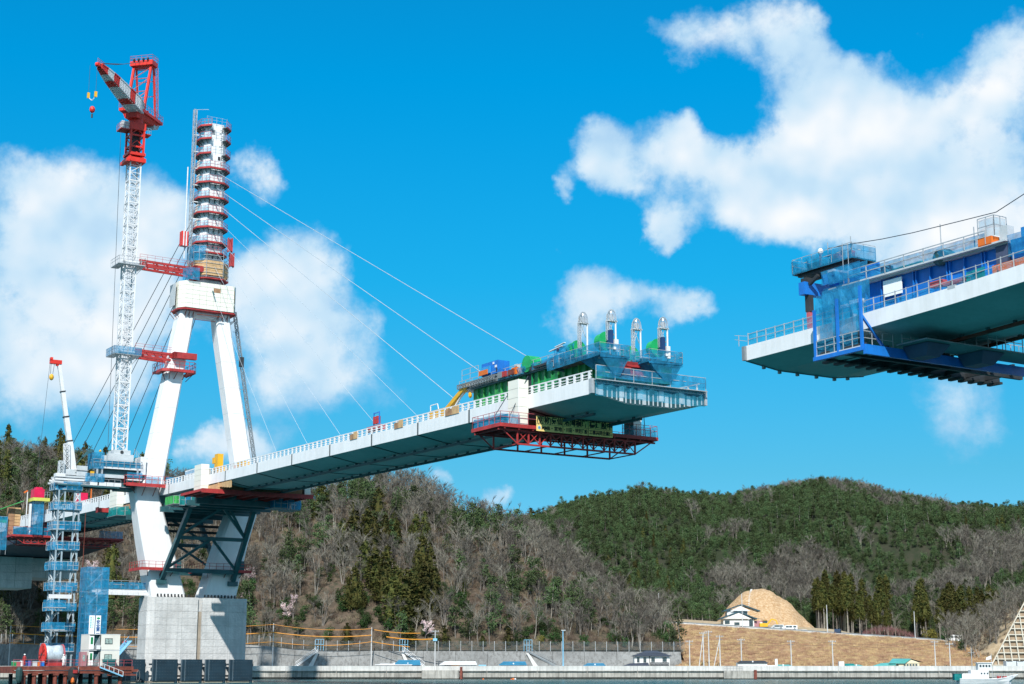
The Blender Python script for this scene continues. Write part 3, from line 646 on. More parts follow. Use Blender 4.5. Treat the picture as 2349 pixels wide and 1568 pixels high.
# camera-independent ray to the slope: turns a bearing seen in the photograph into a spot on the terrain
TH = R(11.7)
def hit(px, py, Y0=404, Y1=1000, f=None):
    x = (px - 1174.5) / 3632; v = (784 - py) / 3632; d = Vector((x, math.cos(TH) - v * math.sin(TH), math.sin(TH) + v * math.cos(TH))); d /= d.y
    f = f or H; Y = Y0
    while Y < Y1:
        X = d.x * Y; z = 2.2 + d.z * Y
        if f(X, Y) >= z: return X, Y
        Y += 1.5
    return d.x * Y0, Y0
def z7(x, y): return ((700 + x / 2.2925) / 1.329, (1400 + y / 2.2925) / 1.329)
def z14(x, y): return ((1400 + x / 2.2922) / 1.329, (1400 + y / 2.2922) / 1.329)
def z22(x, y): return ((2200 + x / 2.2928) / 1.329, (1400 + y / 2.2928) / 1.329)
CED = [('z7', a) for a in ((640, 170, 430, 110), (840, 110, 250, 80), (865, 305, 480, 80), (1040, 225, 480, 135), (1285, 60, 170, 85), (870, 385, 640, 150), (790, 445, 620, 110), (780, 560, 745, 100), (960, 380, 660, 130), (1010, 430, 720, 110), (1085, 430, 650, 110), (1150, 395, 580, 85), (1300, 420, 650, 90), (1365, 395, 640, 90), (870, 790, 1060, 125), (945, 600, 860, 150), (1020, 670, 920, 150), (1100, 640, 880, 130), (1080, 760, 1010, 160), (1170, 780, 1080, 170), (1235, 820, 1160, 180), (1300, 900, 1140, 130), (1345, 580, 910, 130), (1400, 640, 920, 110), (1375, 760, 1110, 160), (1430, 800, 1110, 110), (1130, 860, 1150, 150), (1190, 900, 1180, 140), (1410, 290, 440, 60), (1510, 215, 340, 80), (1775, 290, 350, 45), (1640, 840, 965, 65))]
CED += [('z14', a) for a in ((345, 305, 420, 70), (500, 350, 470, 80), (165, 285, 350, 50), (1045, 690, 850, 70), (855, 640, 800, 60))]
CLAB = {0: 'narrow dark cedar leaning against the bare woods under the bridge deck', 4: 'lone pointed cedar rising above the hill crest', 3: 'broad pointed cedar high in the middle of the hillside grove'}
for i, (k, (x, yt, yb, w)) in enumerate(CED):
    f = z7 if k == 'z7' else z14; px, pb = f(x, yb); _, pt = f(x, yt); X, Y = hit(px, pb)
    h = (pb - pt) / 3632 * Y * 1.03; ww = w / 2.29 / 1.329 / 3632 * Y
    s = h / 14.0
    lab = CLAB.get(i, 'olive brown cedar in the dense grove running down the middle of the hillside' if i < 28 else 'dark cedar standing singly among bare trees near the hill crest')
    tr_ = tree('cedar', X, Y, 1, lab, 'cedars on the near hillside', v=i)
    wv = ww / (2 * (2.5 + .25 * (i % 4))) * 1.4; tr_.scale = (wv, wv, s * 1.06)
for i, (k, (x, yt, yb, w)) in enumerate(CED[3:28]):   # companions that close the grove
    for q in range(2):
        px, pb = z7(x + rnd.uniform(-45, 45), yb + rnd.uniform(-30, 25)); X, Y = hit(px, pb); h = (pb - z7(x, yt)[1]) / 3632 * Y
        tr_ = tree('cedar', X, Y, 1, 'olive brown cedar in the dense grove running down the middle of the hillside', 'cedars on the near hillside')
        tr_.scale = (.75, .75, h / 14 * rnd.uniform(.55, .85))
# cherries in flower
for n_, (px, pb, sc, lb) in enumerate(((571, 1345, .8, 'pale pink cherry in blossom just right of the bracing under the deck'), (205, 1335, .95, 'white cherry in blossom right of the lattice access tower'), (975, 1475, .85, 'white blossoming cherry above the fence near the end of the orange cables'), (660, 1430, .85, 'faint pink cherry in blossom on the bare reddish slope right of the pier'), (560, 1395, .7, 'small pink cherry below the bigger one, beside the pier top'), (672, 1395, .5, 'smallest pink cherry, higher on the reddish slope'))):
    X, Y = hit(px, pb); tree('cherry', X, Y, sc, lb, v=n_)

# random woods ------------------------------------------------------------
cand = []
r2 = random.Random(5)
cedpos = [hit(*((z7 if k == 'z7' else z14)(a[0], a[2]))) for k, a in CED]
for _ in range(8600):
    u = r2.uniform(-.42, .105); Y = r2.uniform(404, 660); X = u * Y; Yc, zc = lut(NEAR, u)
    if Y > Yc + 22 or h_near(X, Y) < 6: continue
    if r2.random() > .62: continue
    if nz(X + 50, Y, 26) > .42 and Y < Yc - 30 and r2.random() < .5: continue
    q = nz(X, Y + 900, 34) + r2.uniform(-.25, .25)
    if u < -.22: kind = 'pine' if q > .16 else ('bare' if r2.random() < .96 else 'cedar')
    else:
        lowf = 1 - min(1, (Y - 404) / 45)
        kind = 'ever' if q > .30 - .55 * lowf else ('pine' if q < -.40 else 'bare')
    cand.append((kind, X, Y, r2.uniform(.72, 1.18) * (.75 if kind == 'ever' else 1)))
# spur on the right and the foot of the ridge
for _ in range(260):
    X = r2.uniform(118, 160); Y = r2.uniform(410, 520)
    if h_spur(X, Y) > 3 and not (Y < 418 and X > 120): cand.append(('bare' if r2.random() < .85 else 'ever', X, Y, r2.uniform(.7, 1.1)))
for _ in range(24000):
    u = r2.uniform(-.14, .40); Y = 532 + (r2.random() ** .8) * 460; X = u * Y; Yc, zc = lut(FAR, u)
    if Y > Yc + 25: continue
    if h_near(X, Y) > h_far(X, Y) + 3: continue
    q = nz(X + 300, Y, 75, 4) * 1.0 + nz(X, Y, 22) * .4 + .5 * math.exp(-((X - 165) / 30) ** 2 - ((Y - 780) / 130) ** 2) - .12 - .45 * max(0, min(1, (.15 - u) / .05)) + r2.uniform(-.12, .12)
    lowf = max(0, 1 - (Y - 530) / 130)
    if nz(X, Y + 500, 16, 2) > .38: q += .3
    kind = 'bare' if q > .30 - .22 * lowf else ('pine' if q > -.36 else ('cedar' if r2.random() < .05 and Y < 700 else 'pine'))
    if kind == 'cedar': cand.append(('cedar', X, Y, r2.uniform(.4, .6)))
    else: cand.append((kind, X, Y, r2.uniform(.75, 1.1) * (.85 if kind == 'pine' else 1)))
# plantation of tall straight cedars behind the terrace
for i in range(150):
    x = r2.choice((r2.uniform(590, 660), r2.uniform(700, 840), r2.uniform(880, 1090), r2.uniform(1260, 1330), r2.uniform(1420, 1560), r2.uniform(1560, 1850)))
    px, _ = z22(x, 0); Y = r2.uniform(515, 560); X = (px - 1174.5) / 3632 * Y * 1.02
    cand.append(('tall', X, Y, r2.uniform(.6, 1.15)))
byk = {}
for c in cand: byk.setdefault(c[0], []).append(c)
LBL = {'bare': 'bare grey brown tree in the leafless woods on the hillside behind the quay', 'pine': 'dark green pine among the woods on the left hill and lower ridge', 'ever': 'dark leafy evergreen low on the slope above the retaining wall', 'cedar': 'dark cedar scattered through the distant woods', 'tall': 'tall cedar with a straight bare trunk in the plantation behind the road'}
GRP = {'bare': 'bare trees on the hillsides', 'pine': 'pines on the hillsides', 'ever': 'evergreens on the lower slope', 'cedar': 'cedars scattered in the woods', 'tall': 'tall cedars in the plantation'}
rest = []
for k, L in byk.items():
    L.sort(key=lambda c: -c[3] / c[2]); n = {'cedar': 100, 'tall': 150}.get(k, 298)
    for c in L[:n]: tree(c[0], c[1], c[2], c[3], LBL[k], GRP[k])
    rest += L[n:]
def gn_scatter(name, pts, meshes, label, cat):
    """points carry rotation, scale and variant; geometry nodes put a tree on each"""
    tc = bpy.data.collections.new(name + '_kinds')
    for i, me in enumerate(meshes):
        o = bpy.data.objects.new('%s_%03d' % (name, i), me); tc.objects.link(o)
    me = bpy.data.meshes.new(name); me.from_pydata([p[0] for p in pts], [], [])
    for an, ty, ix in (('rot', 'FLOAT', 1), ('scl', 'FLOAT', 2), ('idx', 'INT', 3)):
        at = me.attributes.new(an, ty, 'POINT'); at.data.foreach_set('value', [p[ix] for p in pts])
    o = bpy.data.objects.new(name, me); COL.objects.link(o); o['kind'] = 'stuff'; o['label'] = label; o['category'] = cat
    g = bpy.data.node_groups.new(name, 'GeometryNodeTree'); g.interface.new_socket('Geometry', in_out='INPUT', socket_type='NodeSocketGeometry'); g.interface.new_socket('Geometry', in_out='OUTPUT', socket_type='NodeSocketGeometry')
    N = g.nodes.new; gi = N('NodeGroupInput'); go = N('NodeGroupOutput'); ip = N('GeometryNodeInstanceOnPoints'); ci = N('GeometryNodeCollectionInfo')
    ci.inputs['Collection'].default_value = tc; ci.inputs['Separate Children'].default_value = True; ci.inputs['Reset Children'].default_value = True
    def na(n, ty):
        a = N('GeometryNodeInputNamedAttribute'); a.data_type = ty; a.inputs['Name'].default_value = n; return a.outputs['Attribute']
    cx = N('ShaderNodeCombineXYZ'); LK = g.links.new; LK(na('rot', 'FLOAT'), cx.inputs[2]); ip.inputs['Pick Instance'].default_value = True
    LK(gi.outputs[0], ip.inputs['Points']); LK(ci.outputs[0], ip.inputs['Instance']); LK(na('idx', 'INT'), ip.inputs['Instance Index']); LK(cx.outputs[0], ip.inputs['Rotation'])
    LK(na('scl', 'FLOAT'), ip.inputs['Scale']); LK(ip.outputs[0], go.inputs[0])
    md = o.modifiers.new('trees', 'NODES'); md.node_group = g
    return o
def joined(ms):                                  # trunk and crown as one two-material mesh for the far woods
    me = bpy.data.meshes.new('tree'); vs = []; fs = []; mi = []
    for k, m in enumerate(ms):
        n = len(vs); vs += [v.co.to_tuple() for v in m.vertices]; fs += [tuple(i + n for i in p.vertices) for p in m.polygons]; mi += [k] * len(m.polygons); me.materials.append(m.materials[0])
    me.from_pydata(vs, [], fs); me.polygons.foreach_set('material_index', mi); return me
kinds = [('bare', i) for i in range(4)] + [('pine', i) for i in range(4)] + [('ever', i) for i in range(2)] + [('cedar', i) for i in range(2)] + [('pinef', i) for i in range(4)]
kmesh = [joined(TP[k][i] if k != 'pinef' else TP[k][i][1:]) for k, i in kinds]; kidx = {}
for i, (k, _) in enumerate(kinds): kidx.setdefault(k, []).append(i)
nearw, farw = [], []
for k, X, Y, s in rest:
    if k == 'tall': k = 'cedar'
    if k == 'pine' and Y > 560 and rnd.random() < .85: k = 'pinef'
    (farw if h_far(X, Y) > h_near(X, Y) else nearw).append(((X, Y, H(X, Y)), rnd.uniform(0, 6.28), s, rnd.choice(kidx[k])))
gn_scatter('hillside_woods', nearw, kmesh, 'mass of leafless and evergreen woods covering the near hillside', 'woods')
gn_scatter('ridge_forest', farw, kmesh, 'green pine forest with grey leafless patches covering the far ridge', 'forest')
bp_ = []
for _ in range(9500):
    u = r2.uniform(-.40, .105); Y = r2.uniform(403, 600); X = u * Y
    if h_near(X, Y) > 5 and Y < lut(NEAR, u)[0] + 5: bp_.append(((X, Y, H(X, Y)), rnd.uniform(0, 6.28), r2.uniform(.6, 1.5), rnd.randrange(4)))
for _ in range(700):
    X = r2.uniform(114, 150); Y = r2.uniform(409, 470)
    if h_spur(X, Y) > 2: bp_.append(((X, Y, h_spur(X, Y)), rnd.uniform(0, 6.28), r2.uniform(.4, 1.0), rnd.randrange(4)))
gn_scatter('underbrush', bp_, TP['bush'], 'dry brown brush and saplings covering the slope between the trees', 'brush')
# reeds on the embankment
rd = MB(); rr = random.Random(3)
for _ in range(160):
    a = rr.uniform(0, 6.28); tri(rd, (rr.uniform(-.9, .9), rr.uniform(-.9, .9), -.05), Vector((math.cos(a) * .4 + .2, math.sin(a) * .4, 1)).normalized(), rr.uniform(.25, .7), .05, rr)
L_REED = leafmat('dry_reed', (.50, .34, .20), (.36, .24, .14), var=.25)
rdm = rd.mesh('reeds', L_REED, fix=False); pts = []
for _ in range(3600):
    X = r2.uniform(41, 150); Y = r2.uniform(397, 449.5); t = (Y - 396) / 54; k = min(1, (X - 38) / 7)
    pts.append(((X, Y, 2.95 + (road_z(X) - 2.95) * t * (k * k * (3 - 2 * k))), rnd.uniform(0, 6.28), r2.uniform(.6, 1.3), 0))
gn_scatter('dry_reeds', pts, [rdm], 'dry tan reeds covering the embankment below the road', 'reeds')
for i, (X, Y, s, lb) in enumerate(((118.5, 459, 1.0, 'olive yellow shrub behind the white van on the road'), (120.5, 460, .8, 'smaller olive shrub beside the bigger one above the road'), (7, 405, .6, 'yellow green shrub at the top of the retaining wall'))):
    tree('olive', X, Y, s, lb)
rb = MB(); r3 = random.Random(9)
for _ in range(1500):
    a = r3.uniform(0, 6.28); q = r3.random() ** .5; X = 109 + math.cos(a) * q * 10; Y = 466 + math.sin(a) * q * 4; tri(rb, (X, Y, road_z(X) + 3.6 * (1 - q * q) - .6), Vector((r3.uniform(-.4, .4), r3.uniform(-.4, .4), 1)).normalized(), r3.uniform(.8, 1.8), .06, r3)
L_RB = leafmat('reddish_twigs', (.24, .13, .12), (.16, .09, .08), var=.1)
me = rb.mesh('reddish_thicket', L_RB, (109, 466, 11), fix=False); o = bpy.data.objects.new('reddish_thicket', me); COL.objects.link(o); o.location = (109, 466, 11); o['kind'] = 'stuff'; o['label'] = 'rounded thicket of reddish bare twigs beside the road'; o['category'] = 'thicket'

# ------------------------------------------------------------------ concrete lattice slope at the right edge
ls = Thing('lattice_slope', 'steep slope held by a pale concrete grid at the right edge above the quay', 'retaining slope', (118, 394, 3), 'w')
def lp(x, t): return Vector((x + .0 * t, 396 + 15 * t, 3.2 + 20 * t))      # t up the slope
SOILP = mat('lattice_soil', (.33, .25, .17), .95, var=.25, vscale=.6)
ls.part('soil', MB().add([lp(117, 0) + Vector((0, .35, -.3)), lp(200, 0) + Vector((0, .35, -.3)), lp(200, 1.3) + Vector((0, .35, -.3)), lp(138.5, 1.3) + Vector((0, .35, -.3))], [(0, 1, 2, 3)]), SOILP)
GRD = mat('lattice_beam_concrete', (.47, .44, .36), .85, var=.12, vscale=.8)
for j in range(17):
    t = j * .075; x0 = 117.5 + t * 16.3; ls.part('frame_beam', MB().bar(lp(x0, t), lp(200, t), .27, .45, up=(0, -.8, .6)), GRD)
for i in range(46):
    xb = 117.5 + i * 1.75; te = min(1.2, (xb - 117.5) / 13.4) if i else 1.2
    ls.part('frame_rib', MB().bar(lp(xb, 0), lp(xb + (2.9 if i else 16.3) * te, te), .27, .5, up=(0, -.8, .6)), GRD)

# ================================================================== BRIDGE DECKS (frame: t across, s along, z)
WD = 15.4
def zl(s): return 33.4 + .0075 * s if s < 110 else 34.25 + (s - 110) * .011
def zr(s): return 32.6 + .00075 * (s + 25.4) ** 2
SEC_L = ((0, -1.66), (4.4, -2.42), (11.0, -2.42), (WD, -1.66))
SEC_R = ((0, -1.42), (4.2, -1.95), (11.4, -1.95), (WD, -1.42))
def seg(th, s0, s1, zf, sec, joint=True):
    g = .22 if joint else .0
    a, b = s0 + g, s1 - g; za, zb = zf(a), zf(b)
    def ring(s, z, k=0): return [(t + (k if t < 1 else (-k if t > WD - 1 else 0)), s, z + d) for t, d in sec] + [(WD - k, s, z - .12), (k, s, z - .12)]
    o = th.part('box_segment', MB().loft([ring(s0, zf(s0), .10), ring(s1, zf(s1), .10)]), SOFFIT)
    h = sec[0][1]
    for x0, x1 in ((-.04, .09), (WD - .09, WD + .04)):
        th.part('fascia_panel', MB().frus([(x0, a, za + h), (x1, a, za + h), (x1, b, zb + h), (x0, b, zb + h)], [(x0, a, za), (x1, a, za), (x1, b, zb), (x0, b, zb)]), WHITE)
    th.part('roadway', MB().frus([(.1, a, za - .1), (WD - .1, a, za - .1), (WD - .1, b, zb - .1), (.1, b, zb - .1)], [(.1, a, za + .02), (WD - .1, a, za + .02), (WD - .1, b, zb + .02), (.1, b, zb + .02)]), LGREY)
    if joint:
        j = MB()
        for t0, t1 in ((-.02, .095), (WD - .095, WD + .02)): j.box(t0, t1, s1 - .22, s1 + .22, zf(s1) + h, zf(s1) - .02)
        th.part('joint_strip', j, mat('dark_joint_steel', (.10, .12, .125), .6)); j = MB()
        for (ta, da), (tb, db) in zip(sec[:-1], sec[1:]): j.bar((ta, s1, zf(s1) + da - .02), (tb, s1, zf(s1) + db - .02), .30, .07, up=(0, 0, 1))
        th.part('soffit_joint', j, DARK)
dl = Thing('bridge_deck', 'long white bridge deck cantilevered from the A shaped tower, green gantry on its free end', 'bridge deck', (0, 0, 33.4))
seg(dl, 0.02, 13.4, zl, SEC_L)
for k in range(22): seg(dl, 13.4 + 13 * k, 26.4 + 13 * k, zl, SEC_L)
dr = Thing('bridge_deck', 'nearer white bridge deck half coming in from the right edge, blue gantry on top', 'bridge deck', (0, -25.4, 32.6))
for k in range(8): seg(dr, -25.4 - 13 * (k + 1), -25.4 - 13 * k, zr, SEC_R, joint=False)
# longitudinal service beams under the decks with hangers
for th, zf, t_, s0, s1, d, m in ((dl, zl, 4.4, 6, 300, -2.42, DTEAL), (dl, zl, 11.0, 6, 300, -2.42, DTEAL), (dr, zr, 7.4, -44, -129, -1.95, RUST), (dr, zr, 12.6, -40, -129, -1.7, RUST)):
    n = int(abs(s1 - s0) / 13); b = MB()
    for i in range(n):
        a, c = s0 + (s1 - s0) * i / n, s0 + (s1 - s0) * (i + 1) / n; b.bar((t_, a, zf(a) + d - .38), (t_, c, zf(c) + d - .38), .34, .28)
    th.part('service_beam', b, m)
    hm = MB().box(-.16, .16, -.12, .12, -.34, 0.02); n = int(abs(s1 - s0) / 2.9)
    th.copies('beam_hanger', hm, DTEAL, [(t_, s0 + (s1 - s0) * (i + .5) / n, zf(s0 + (s1 - s0) * (i + .5) / n) + d) for i in range(n)])
# dark line along the free edge of the right deck end + lugs
e = MB(); pr = [(t, -25.35, zr(-25.4) + d) for t, d in SEC_R]
for a, b in zip(pr[:-1], pr[1:]): e.bar(a, b, .12, .16)
for t, d in ((4.2, -1.95), (6.5, -1.95), (9, -1.95), (11.4, -1.95), (2.2, -1.68), (13.2, -1.7)): e.box(t - .12, t + .12, -25.5, -25.2, zr(-25.4) + d - .32, zr(-25.4) + d)
e.box(.0, WD, -25.42, -25.3, zr(-25.4) - .25, zr(-25.4) - .02); e.box(-.3, 0, -25.5, -25.1, zr(-25.4) - 1.42, zr(-25.4) - .05)
dr.part('end_plate', e, MGREY)
# parapets of the left deck
pm = MB().box(-.09, .09, -.17, .17, 0, .98).mesh('railing_post', CRW)
N_ = 178; zpos = [(.16, .9 + i * 1.44, zl(.9 + i * 1.44)) for i in range(N_)]
dl.copies('railing_post', pm, CRW, zpos)
for k in range(20):
    a, b = .5 + 13 * k, .5 + 13 * (k + 1)
    for h, w in ((.93, .13), (.55, .09), (.24, .07)): dl.part('handrail', MB().bar((.16, a, zl(a) + h), (.16, b, zl(b) + h), w), CRW)
fr = MB()
for i in range(160): s = .9 + i * 1.6; fr.box(WD - .25, WD - .1, s - .08, s + .08, zl(s), zl(s) + .95)
fr.bar((WD - .18, .5, zl(.5) + .9), (WD - .18, 250, zl(250) + .9), .12)
dl.part('far_parapet', fr, CRW, stuff=True)
# open end face of the left deck: ribs, webs, troughs behind the net
ef = MB(); z0 = zl(0)
for i in range(24):
    t = .6 + i * .63; lo = z0 + np.interp(t, [0, 4.4, 11.0, WD], [-1.6, -2.36, -2.36, -1.6]); w = .14 if i % 5 else .5
    ef.box(t - w / 2, t + w / 2, -.06, .0, lo + .03, z0 - .75 - (.25 if i % 3 == 0 else .0))
for t in (.9, 3.8, 6.3, 9.3, 12.2): ef.box(t - .32, t + .32, -.09, .0, z0 - 1.75, z0 - .55)
ef.box(.1, WD - .1, -.10, .0, z0 - .5, z0 - .32)
dl.part('end_ribs', ef, WHITE)
tr_ = MB()
for i in range(30): t = .5 + i * .5; tr_.box(t - .13, t + .13, -.1, 0, z0 - .32, z0 - .08)
dl.part('trough_rib', tr_, LGREY, stuff=True)
eb = MB().box(.1, WD - .1, .0, .018, z0 - 2.3, z0 - .12); dl.part('diaphragm', MB().loft([[(t, .019, z0 + d + .04) for t, d in SEC_L] + [(WD, .019, z0 - .1), (0, .019, z0 - .1)], [(t, -.001, z0 + d + .04) for t, d in SEC_L] + [(WD, -.001, z0 - .1), (0, -.001, z0 - .1)]]), DTEAL)
for t0 in (-.35, WD + .0): dl.part('edge_fairing', MB().box(t0, t0 + .35, -.25, .35, z0 - 1.66, z0 - .04), GALV)
en = Thing('edge_net', 'blue safety net and rail hung across the open end of the left deck', 'safety net', (7.7, -.6, z0))
en.part('net_sheet', net_run(MB(), [(-.1, -.45, z0), (15.2, -.45, z0)], 2.35, -1.95, .16), NETS)
en.part('net_sheet', net_run(MB(), [(-.1, -.75, z0), (15.2, -.75, z0)], 1.2, .15, .2), NET)
en.part('rail', rail_run(MB(), [(-.1, -.7, z0 - .1), (15.2, -.7, z0 - .1)], 1.5, 2.5, .06), GALV)
en.part('walkway', MB().box(-.1, 15.3, -.9, -.12, z0 - .22, z0 - .14), GALV)
# temporary railing and net on the right deck
rr_ = Thing('edge_railing', 'thin steel railing with sheer blue net along the near edge of the right deck', 'railing', (0, -26, 32.6))
pm2 = MB().box(-.035, .035, -.035, .035, 0, 1.25).mesh('post', GALV)
rr_.copies('post', pm2, GALV, [(.12, -25.6 - i * 1.28, zr(-25.6 - i * 1.28)) for i in range(80)])
for k in range(10):
    a, b = -25.5 - k * 10, -35.5 - k * 10
    for h in (1.15, .6): rr_.part('rail', MB().bar((.12, a, zr(a) + h), (.12, b, zr(b) + h), .05), GALV)
rr_.part('net_sheet', net_run(MB(), [(.2, -25.5, zr(-25)), (.2, -36.2, zr(-36))], 1.1, .05, .1), NETS)
for a in range(5): rr_.part('net_sheet', net_run(MB(), [(.3, -42 - a * 4, zr(-42 - a * 4)), (.3, -46 - a * 4, zr(-46 - a * 4))], .55, .05, .1), NETS)
rr_.part('rail_end', MB().bar((-1.3, -25.3, 33.5), (.2, -25.3, 33.62), .04).bar((-1.3, -25.3, 33.1), (.2, -25.3, 33.12), .04).bar((-.8, -25.3, 32.5), (-.8, -25.3, 33.6), .05), GALV)

# ------------------------------------------------------------------ PIER
pier = Thing('bridge_pier', 'massive pale concrete pier block under the A shaped tower, deck shadow across its right half', 'pier', (7.5, 136, 0))
def pr_ring(z, k=0.0): return [(-1.7 - k, 134.2, z), (-.7 - k, 133.0, z), (16.2 + k, 133.0, z), (16.9 + k, 133.6, z), (16.9 + k, 138.6, z), (16.2 + k, 139.2, z), (-.9 - k, 139.2, z), (-1.7 - k, 138.4, z)]
PT = 14.85
zz = [-1, 2.6, 5.05, 7.5, 9.95, 12.4, PT]
for i in range(6):
    a = [Vector(p) for p in pr_ring(zz[i] + .015)]; b = [Vector(p) for p in pr_ring(zz[i + 1] - .015)]
    # cut each lift by the central groove: left block and right block
    for lo, hi in ((-9, 7.3), (8.15, 30)):
        A = [(min(max(p.x, lo), hi), p.y, p.z) for p in a]; B = [(min(max(p.x, lo), hi), p.y, p.z) for p in b]
        pier.part('concrete_lift', MB().loft([A, B]), CONC)
for i in range(6): pier.part('groove_back', MB().box(7.3, 8.15, 133.45, 138.9, zz[i] + .01, zz[i + 1] - .01), CONCB if zz[i] < 12 else CONC)
pier.part('core', MB().box(-.9, 16.1, 133.6, 138.8, -1, PT - .1), CONCJ)
jm = MB()
for t in (1.6, 4.4, 10.4, 13.2): jm.box(t - .02, t + .02, 132.985, 133.02, 0.5, PT - .4)
for z in (3.8, 6.3, 8.7, 11.2, 13.6): jm.box(-.6, 7.2, 132.985, 133.02, z - .015, z + .015); jm.box(8.2, 16.1, 132.985, 133.02, z - .015, z + .015)
pier.part('formwork_seam', jm, CONCJ)
am = MB().box(-.10, .10, -.14, .14, 0, .55).mesh('anchor_bolt', DARK)
pier.copies('anchor_bolt', am, DARK, [(-.2 + i * .64, 133.25, PT) for i in range(10)] + [(8.6 + i * .64, 133.25, PT) for i in range(10)])
# fenders
for i, (a, b) in enumerate(((-6.5, -2.5), (-1.8, 2.6), (3.4, 7.1), (7.8, 11.5), (12.3, 16.6))):
    nm = ('set back at its left corner', 'below the left tower leg, widest', 'just left of the pier groove', 'just right of the pier groove', 'at the right end of the row')[i]
    s0 = 129.4 if i else 131.5
    f = Thing('fender', 'dark navy fender panel before the pier, ' + nm, 'fender', ((a + b) / 2, s0, 0), group='fender panels before the pier')
    f.part('panel', MB().box(a, b, s0, s0 + .5, .35, 4.0), FENDER)
    f.part('edge_channel', MB().box(a + .5, a + .62, s0 - .05, s0, .35, 4.0).box(a - .06, a, s0, s0 + .5, .35, 4.0), STUD)
    bm_ = MB().ico((0, 0, 0), .055, 1).mesh('bolt', STUD)
    n = int((b - a - .8) / .48)
    f.copies('bolt', bm_, STUD, [(a + .75 + j * .48, s0 - .03, .85 + k * .55) for j in range(n) for k in range(6)])
    f.part('pile', MB().tube((b - .2, s0 + .3, -1.5), (b - .2, s0 + .3, 1.9), .3).tube((a + .3, s0 + .9, -1.5), (a + .3, s0 + .9, .9), .3).tube((b + .2, s0 + .9, -1.5), (b + .2, s0 + .9, 2.9), .2), FENDER)
    f.part('bracket', MB().box(a + .3, b - .3, s0 + .5, s0 + 3.1 if i else s0 + 1, 1.0, 1.3).box(a + .3, b - .3, s0 + .5, s0 + 3.1 if i else s0 + 1, 3.0, 3.3), FENDER)
    f.part('chain', MB().bar((b + .15, s0 + .3, 3.4), (b + .25, s0 + 1.5, 1.8), .07).box(b + .1, b + .22, s0 + .2, s0 + .3, 2.8, 3.2), DARK)
    f.part('footing', MB().box(a, b + .3, s0 + .2, s0 + 3, -1, .3), CONCB)

# ------------------------------------------------------------------ TOWER: legs, shaft, crown
tw = Thing('bridge_tower', 'tall white A shaped bridge tower with a slim ringed shaft, standing on the concrete pier', 'bridge tower', (7.5, 136, PT))
def leg_ring(t0, t1, s0, s1, z, c=.35):
    return [(t0, s0 + c * 1.2, z), (t0 + c, s0, z), (t1 - c, s0, z), (t1, s0 + c, z), (t1, s1 - c, z), (t1 - c, s1, z), (t0 + c, s1, z), (t0, s1 - c, z)]
# left leg: lower (leaning in towards the base), knee, upper
LL = [(-1.0, 5.3, 133.6, 138.6, PT + .02), (-3.2, 2.35, 133.9, 138.2, 24.6), (-4.9, -.3, 134.2, 137.8, 33.0), (-4.95, -.45, 134.25, 137.75, 34.4)]
LU = [(-3.35, .35, 134.35, 137.65, 34.6), (1.55, 4.55, 134.35, 137.65, 63.2), (2.55, 5.3, 134.35, 137.65, 68.8)]
RL = [(16.4 - 0 - b_, 16.4 - a_, s0, s1, z) for a_, b_, s0, s1, z in [(1.6, 7.8, 133.6, 138.6, PT + .02), (-.5, 5.0, 133.9, 138.2, 24.6), (-3.0, 2.1, 134.2, 137.8, 33.0), (-3.1, 1.9, 134.25, 137.75, 34.4)]]
RU = [(14.5, 18.1, 134.35, 137.65, 34.6), (9.2 - .6, 11.4, 134.35, 137.65, 63.2), (8.6, 11.0, 134.35, 137.65, 68.8)]
RU = [(15.0, 18.5, 134.35, 137.65, 34.6), (9.7, 12.6, 134.35, 137.65, 63.2), (8.9, 11.7, 134.35, 137.65, 68.8)]
for nm, prof in (('lower_leg', LL), ('upper_leg', LU), ('lower_leg', RL), ('upper_leg', RU)):
    tw.part(nm, MB().loft([leg_ring(*p) for p in prof]), TOWERW)
cb_ = MB(); 
for prof in (LU, RU):                           # plate seams on the legs
    for k in range(1, 6):
        f_ = k / 6; a, b = prof[0], prof[1]; q = [a[i] + (b[i] - a[i]) * f_ for i in range(5)]
        cb_.loft([leg_ring(q[0] - .008, q[1] + .008, q[2] - .008, q[3] + .008, q[4]), leg_ring(q[0] - .008, q[1] + .008, q[2] - .008, q[3] + .008, q[4] + .05)])
tw.part('plate_seam', cb_, LGREY)
tw.part('cross_beam', MB().box(4.0, 10.3, 134.8, 137.2, 66.6, 69.5), TOWERW)
SH = [(5.4, 10.2, 133.9, 138.1, 69.0), (5.5, 10.0, 133.95, 138.05, 77.0), (5.65, 9.8, 134.0, 138.0, 104.2)]
tw.part('shaft', MB().loft([leg_ring(*p, c=.8) for p in SH]), TOWERW)
# open bulkhead patches and hatch on the top shaft
pt = MB(); rp = random.Random(4)
for i in range(26):
    z = 93 + i * .42; pt.box(8.2 + rp.uniform(0, .9), 8.35 + rp.uniform(.1, .9), 133.985, 134.02, z, z + rp.uniform(.1, .3))
tw.part('bolt_patch', pt, MGREY)
tw.part('access_hatch', MB().box(6.4, 7.4, 133.98, 134.05, 102.0, 103.0), MGREY)
tw.part('service_port', MB().box(8.1, 8.6, 133.98, 134.03, 97.0, 97.8), DARK)
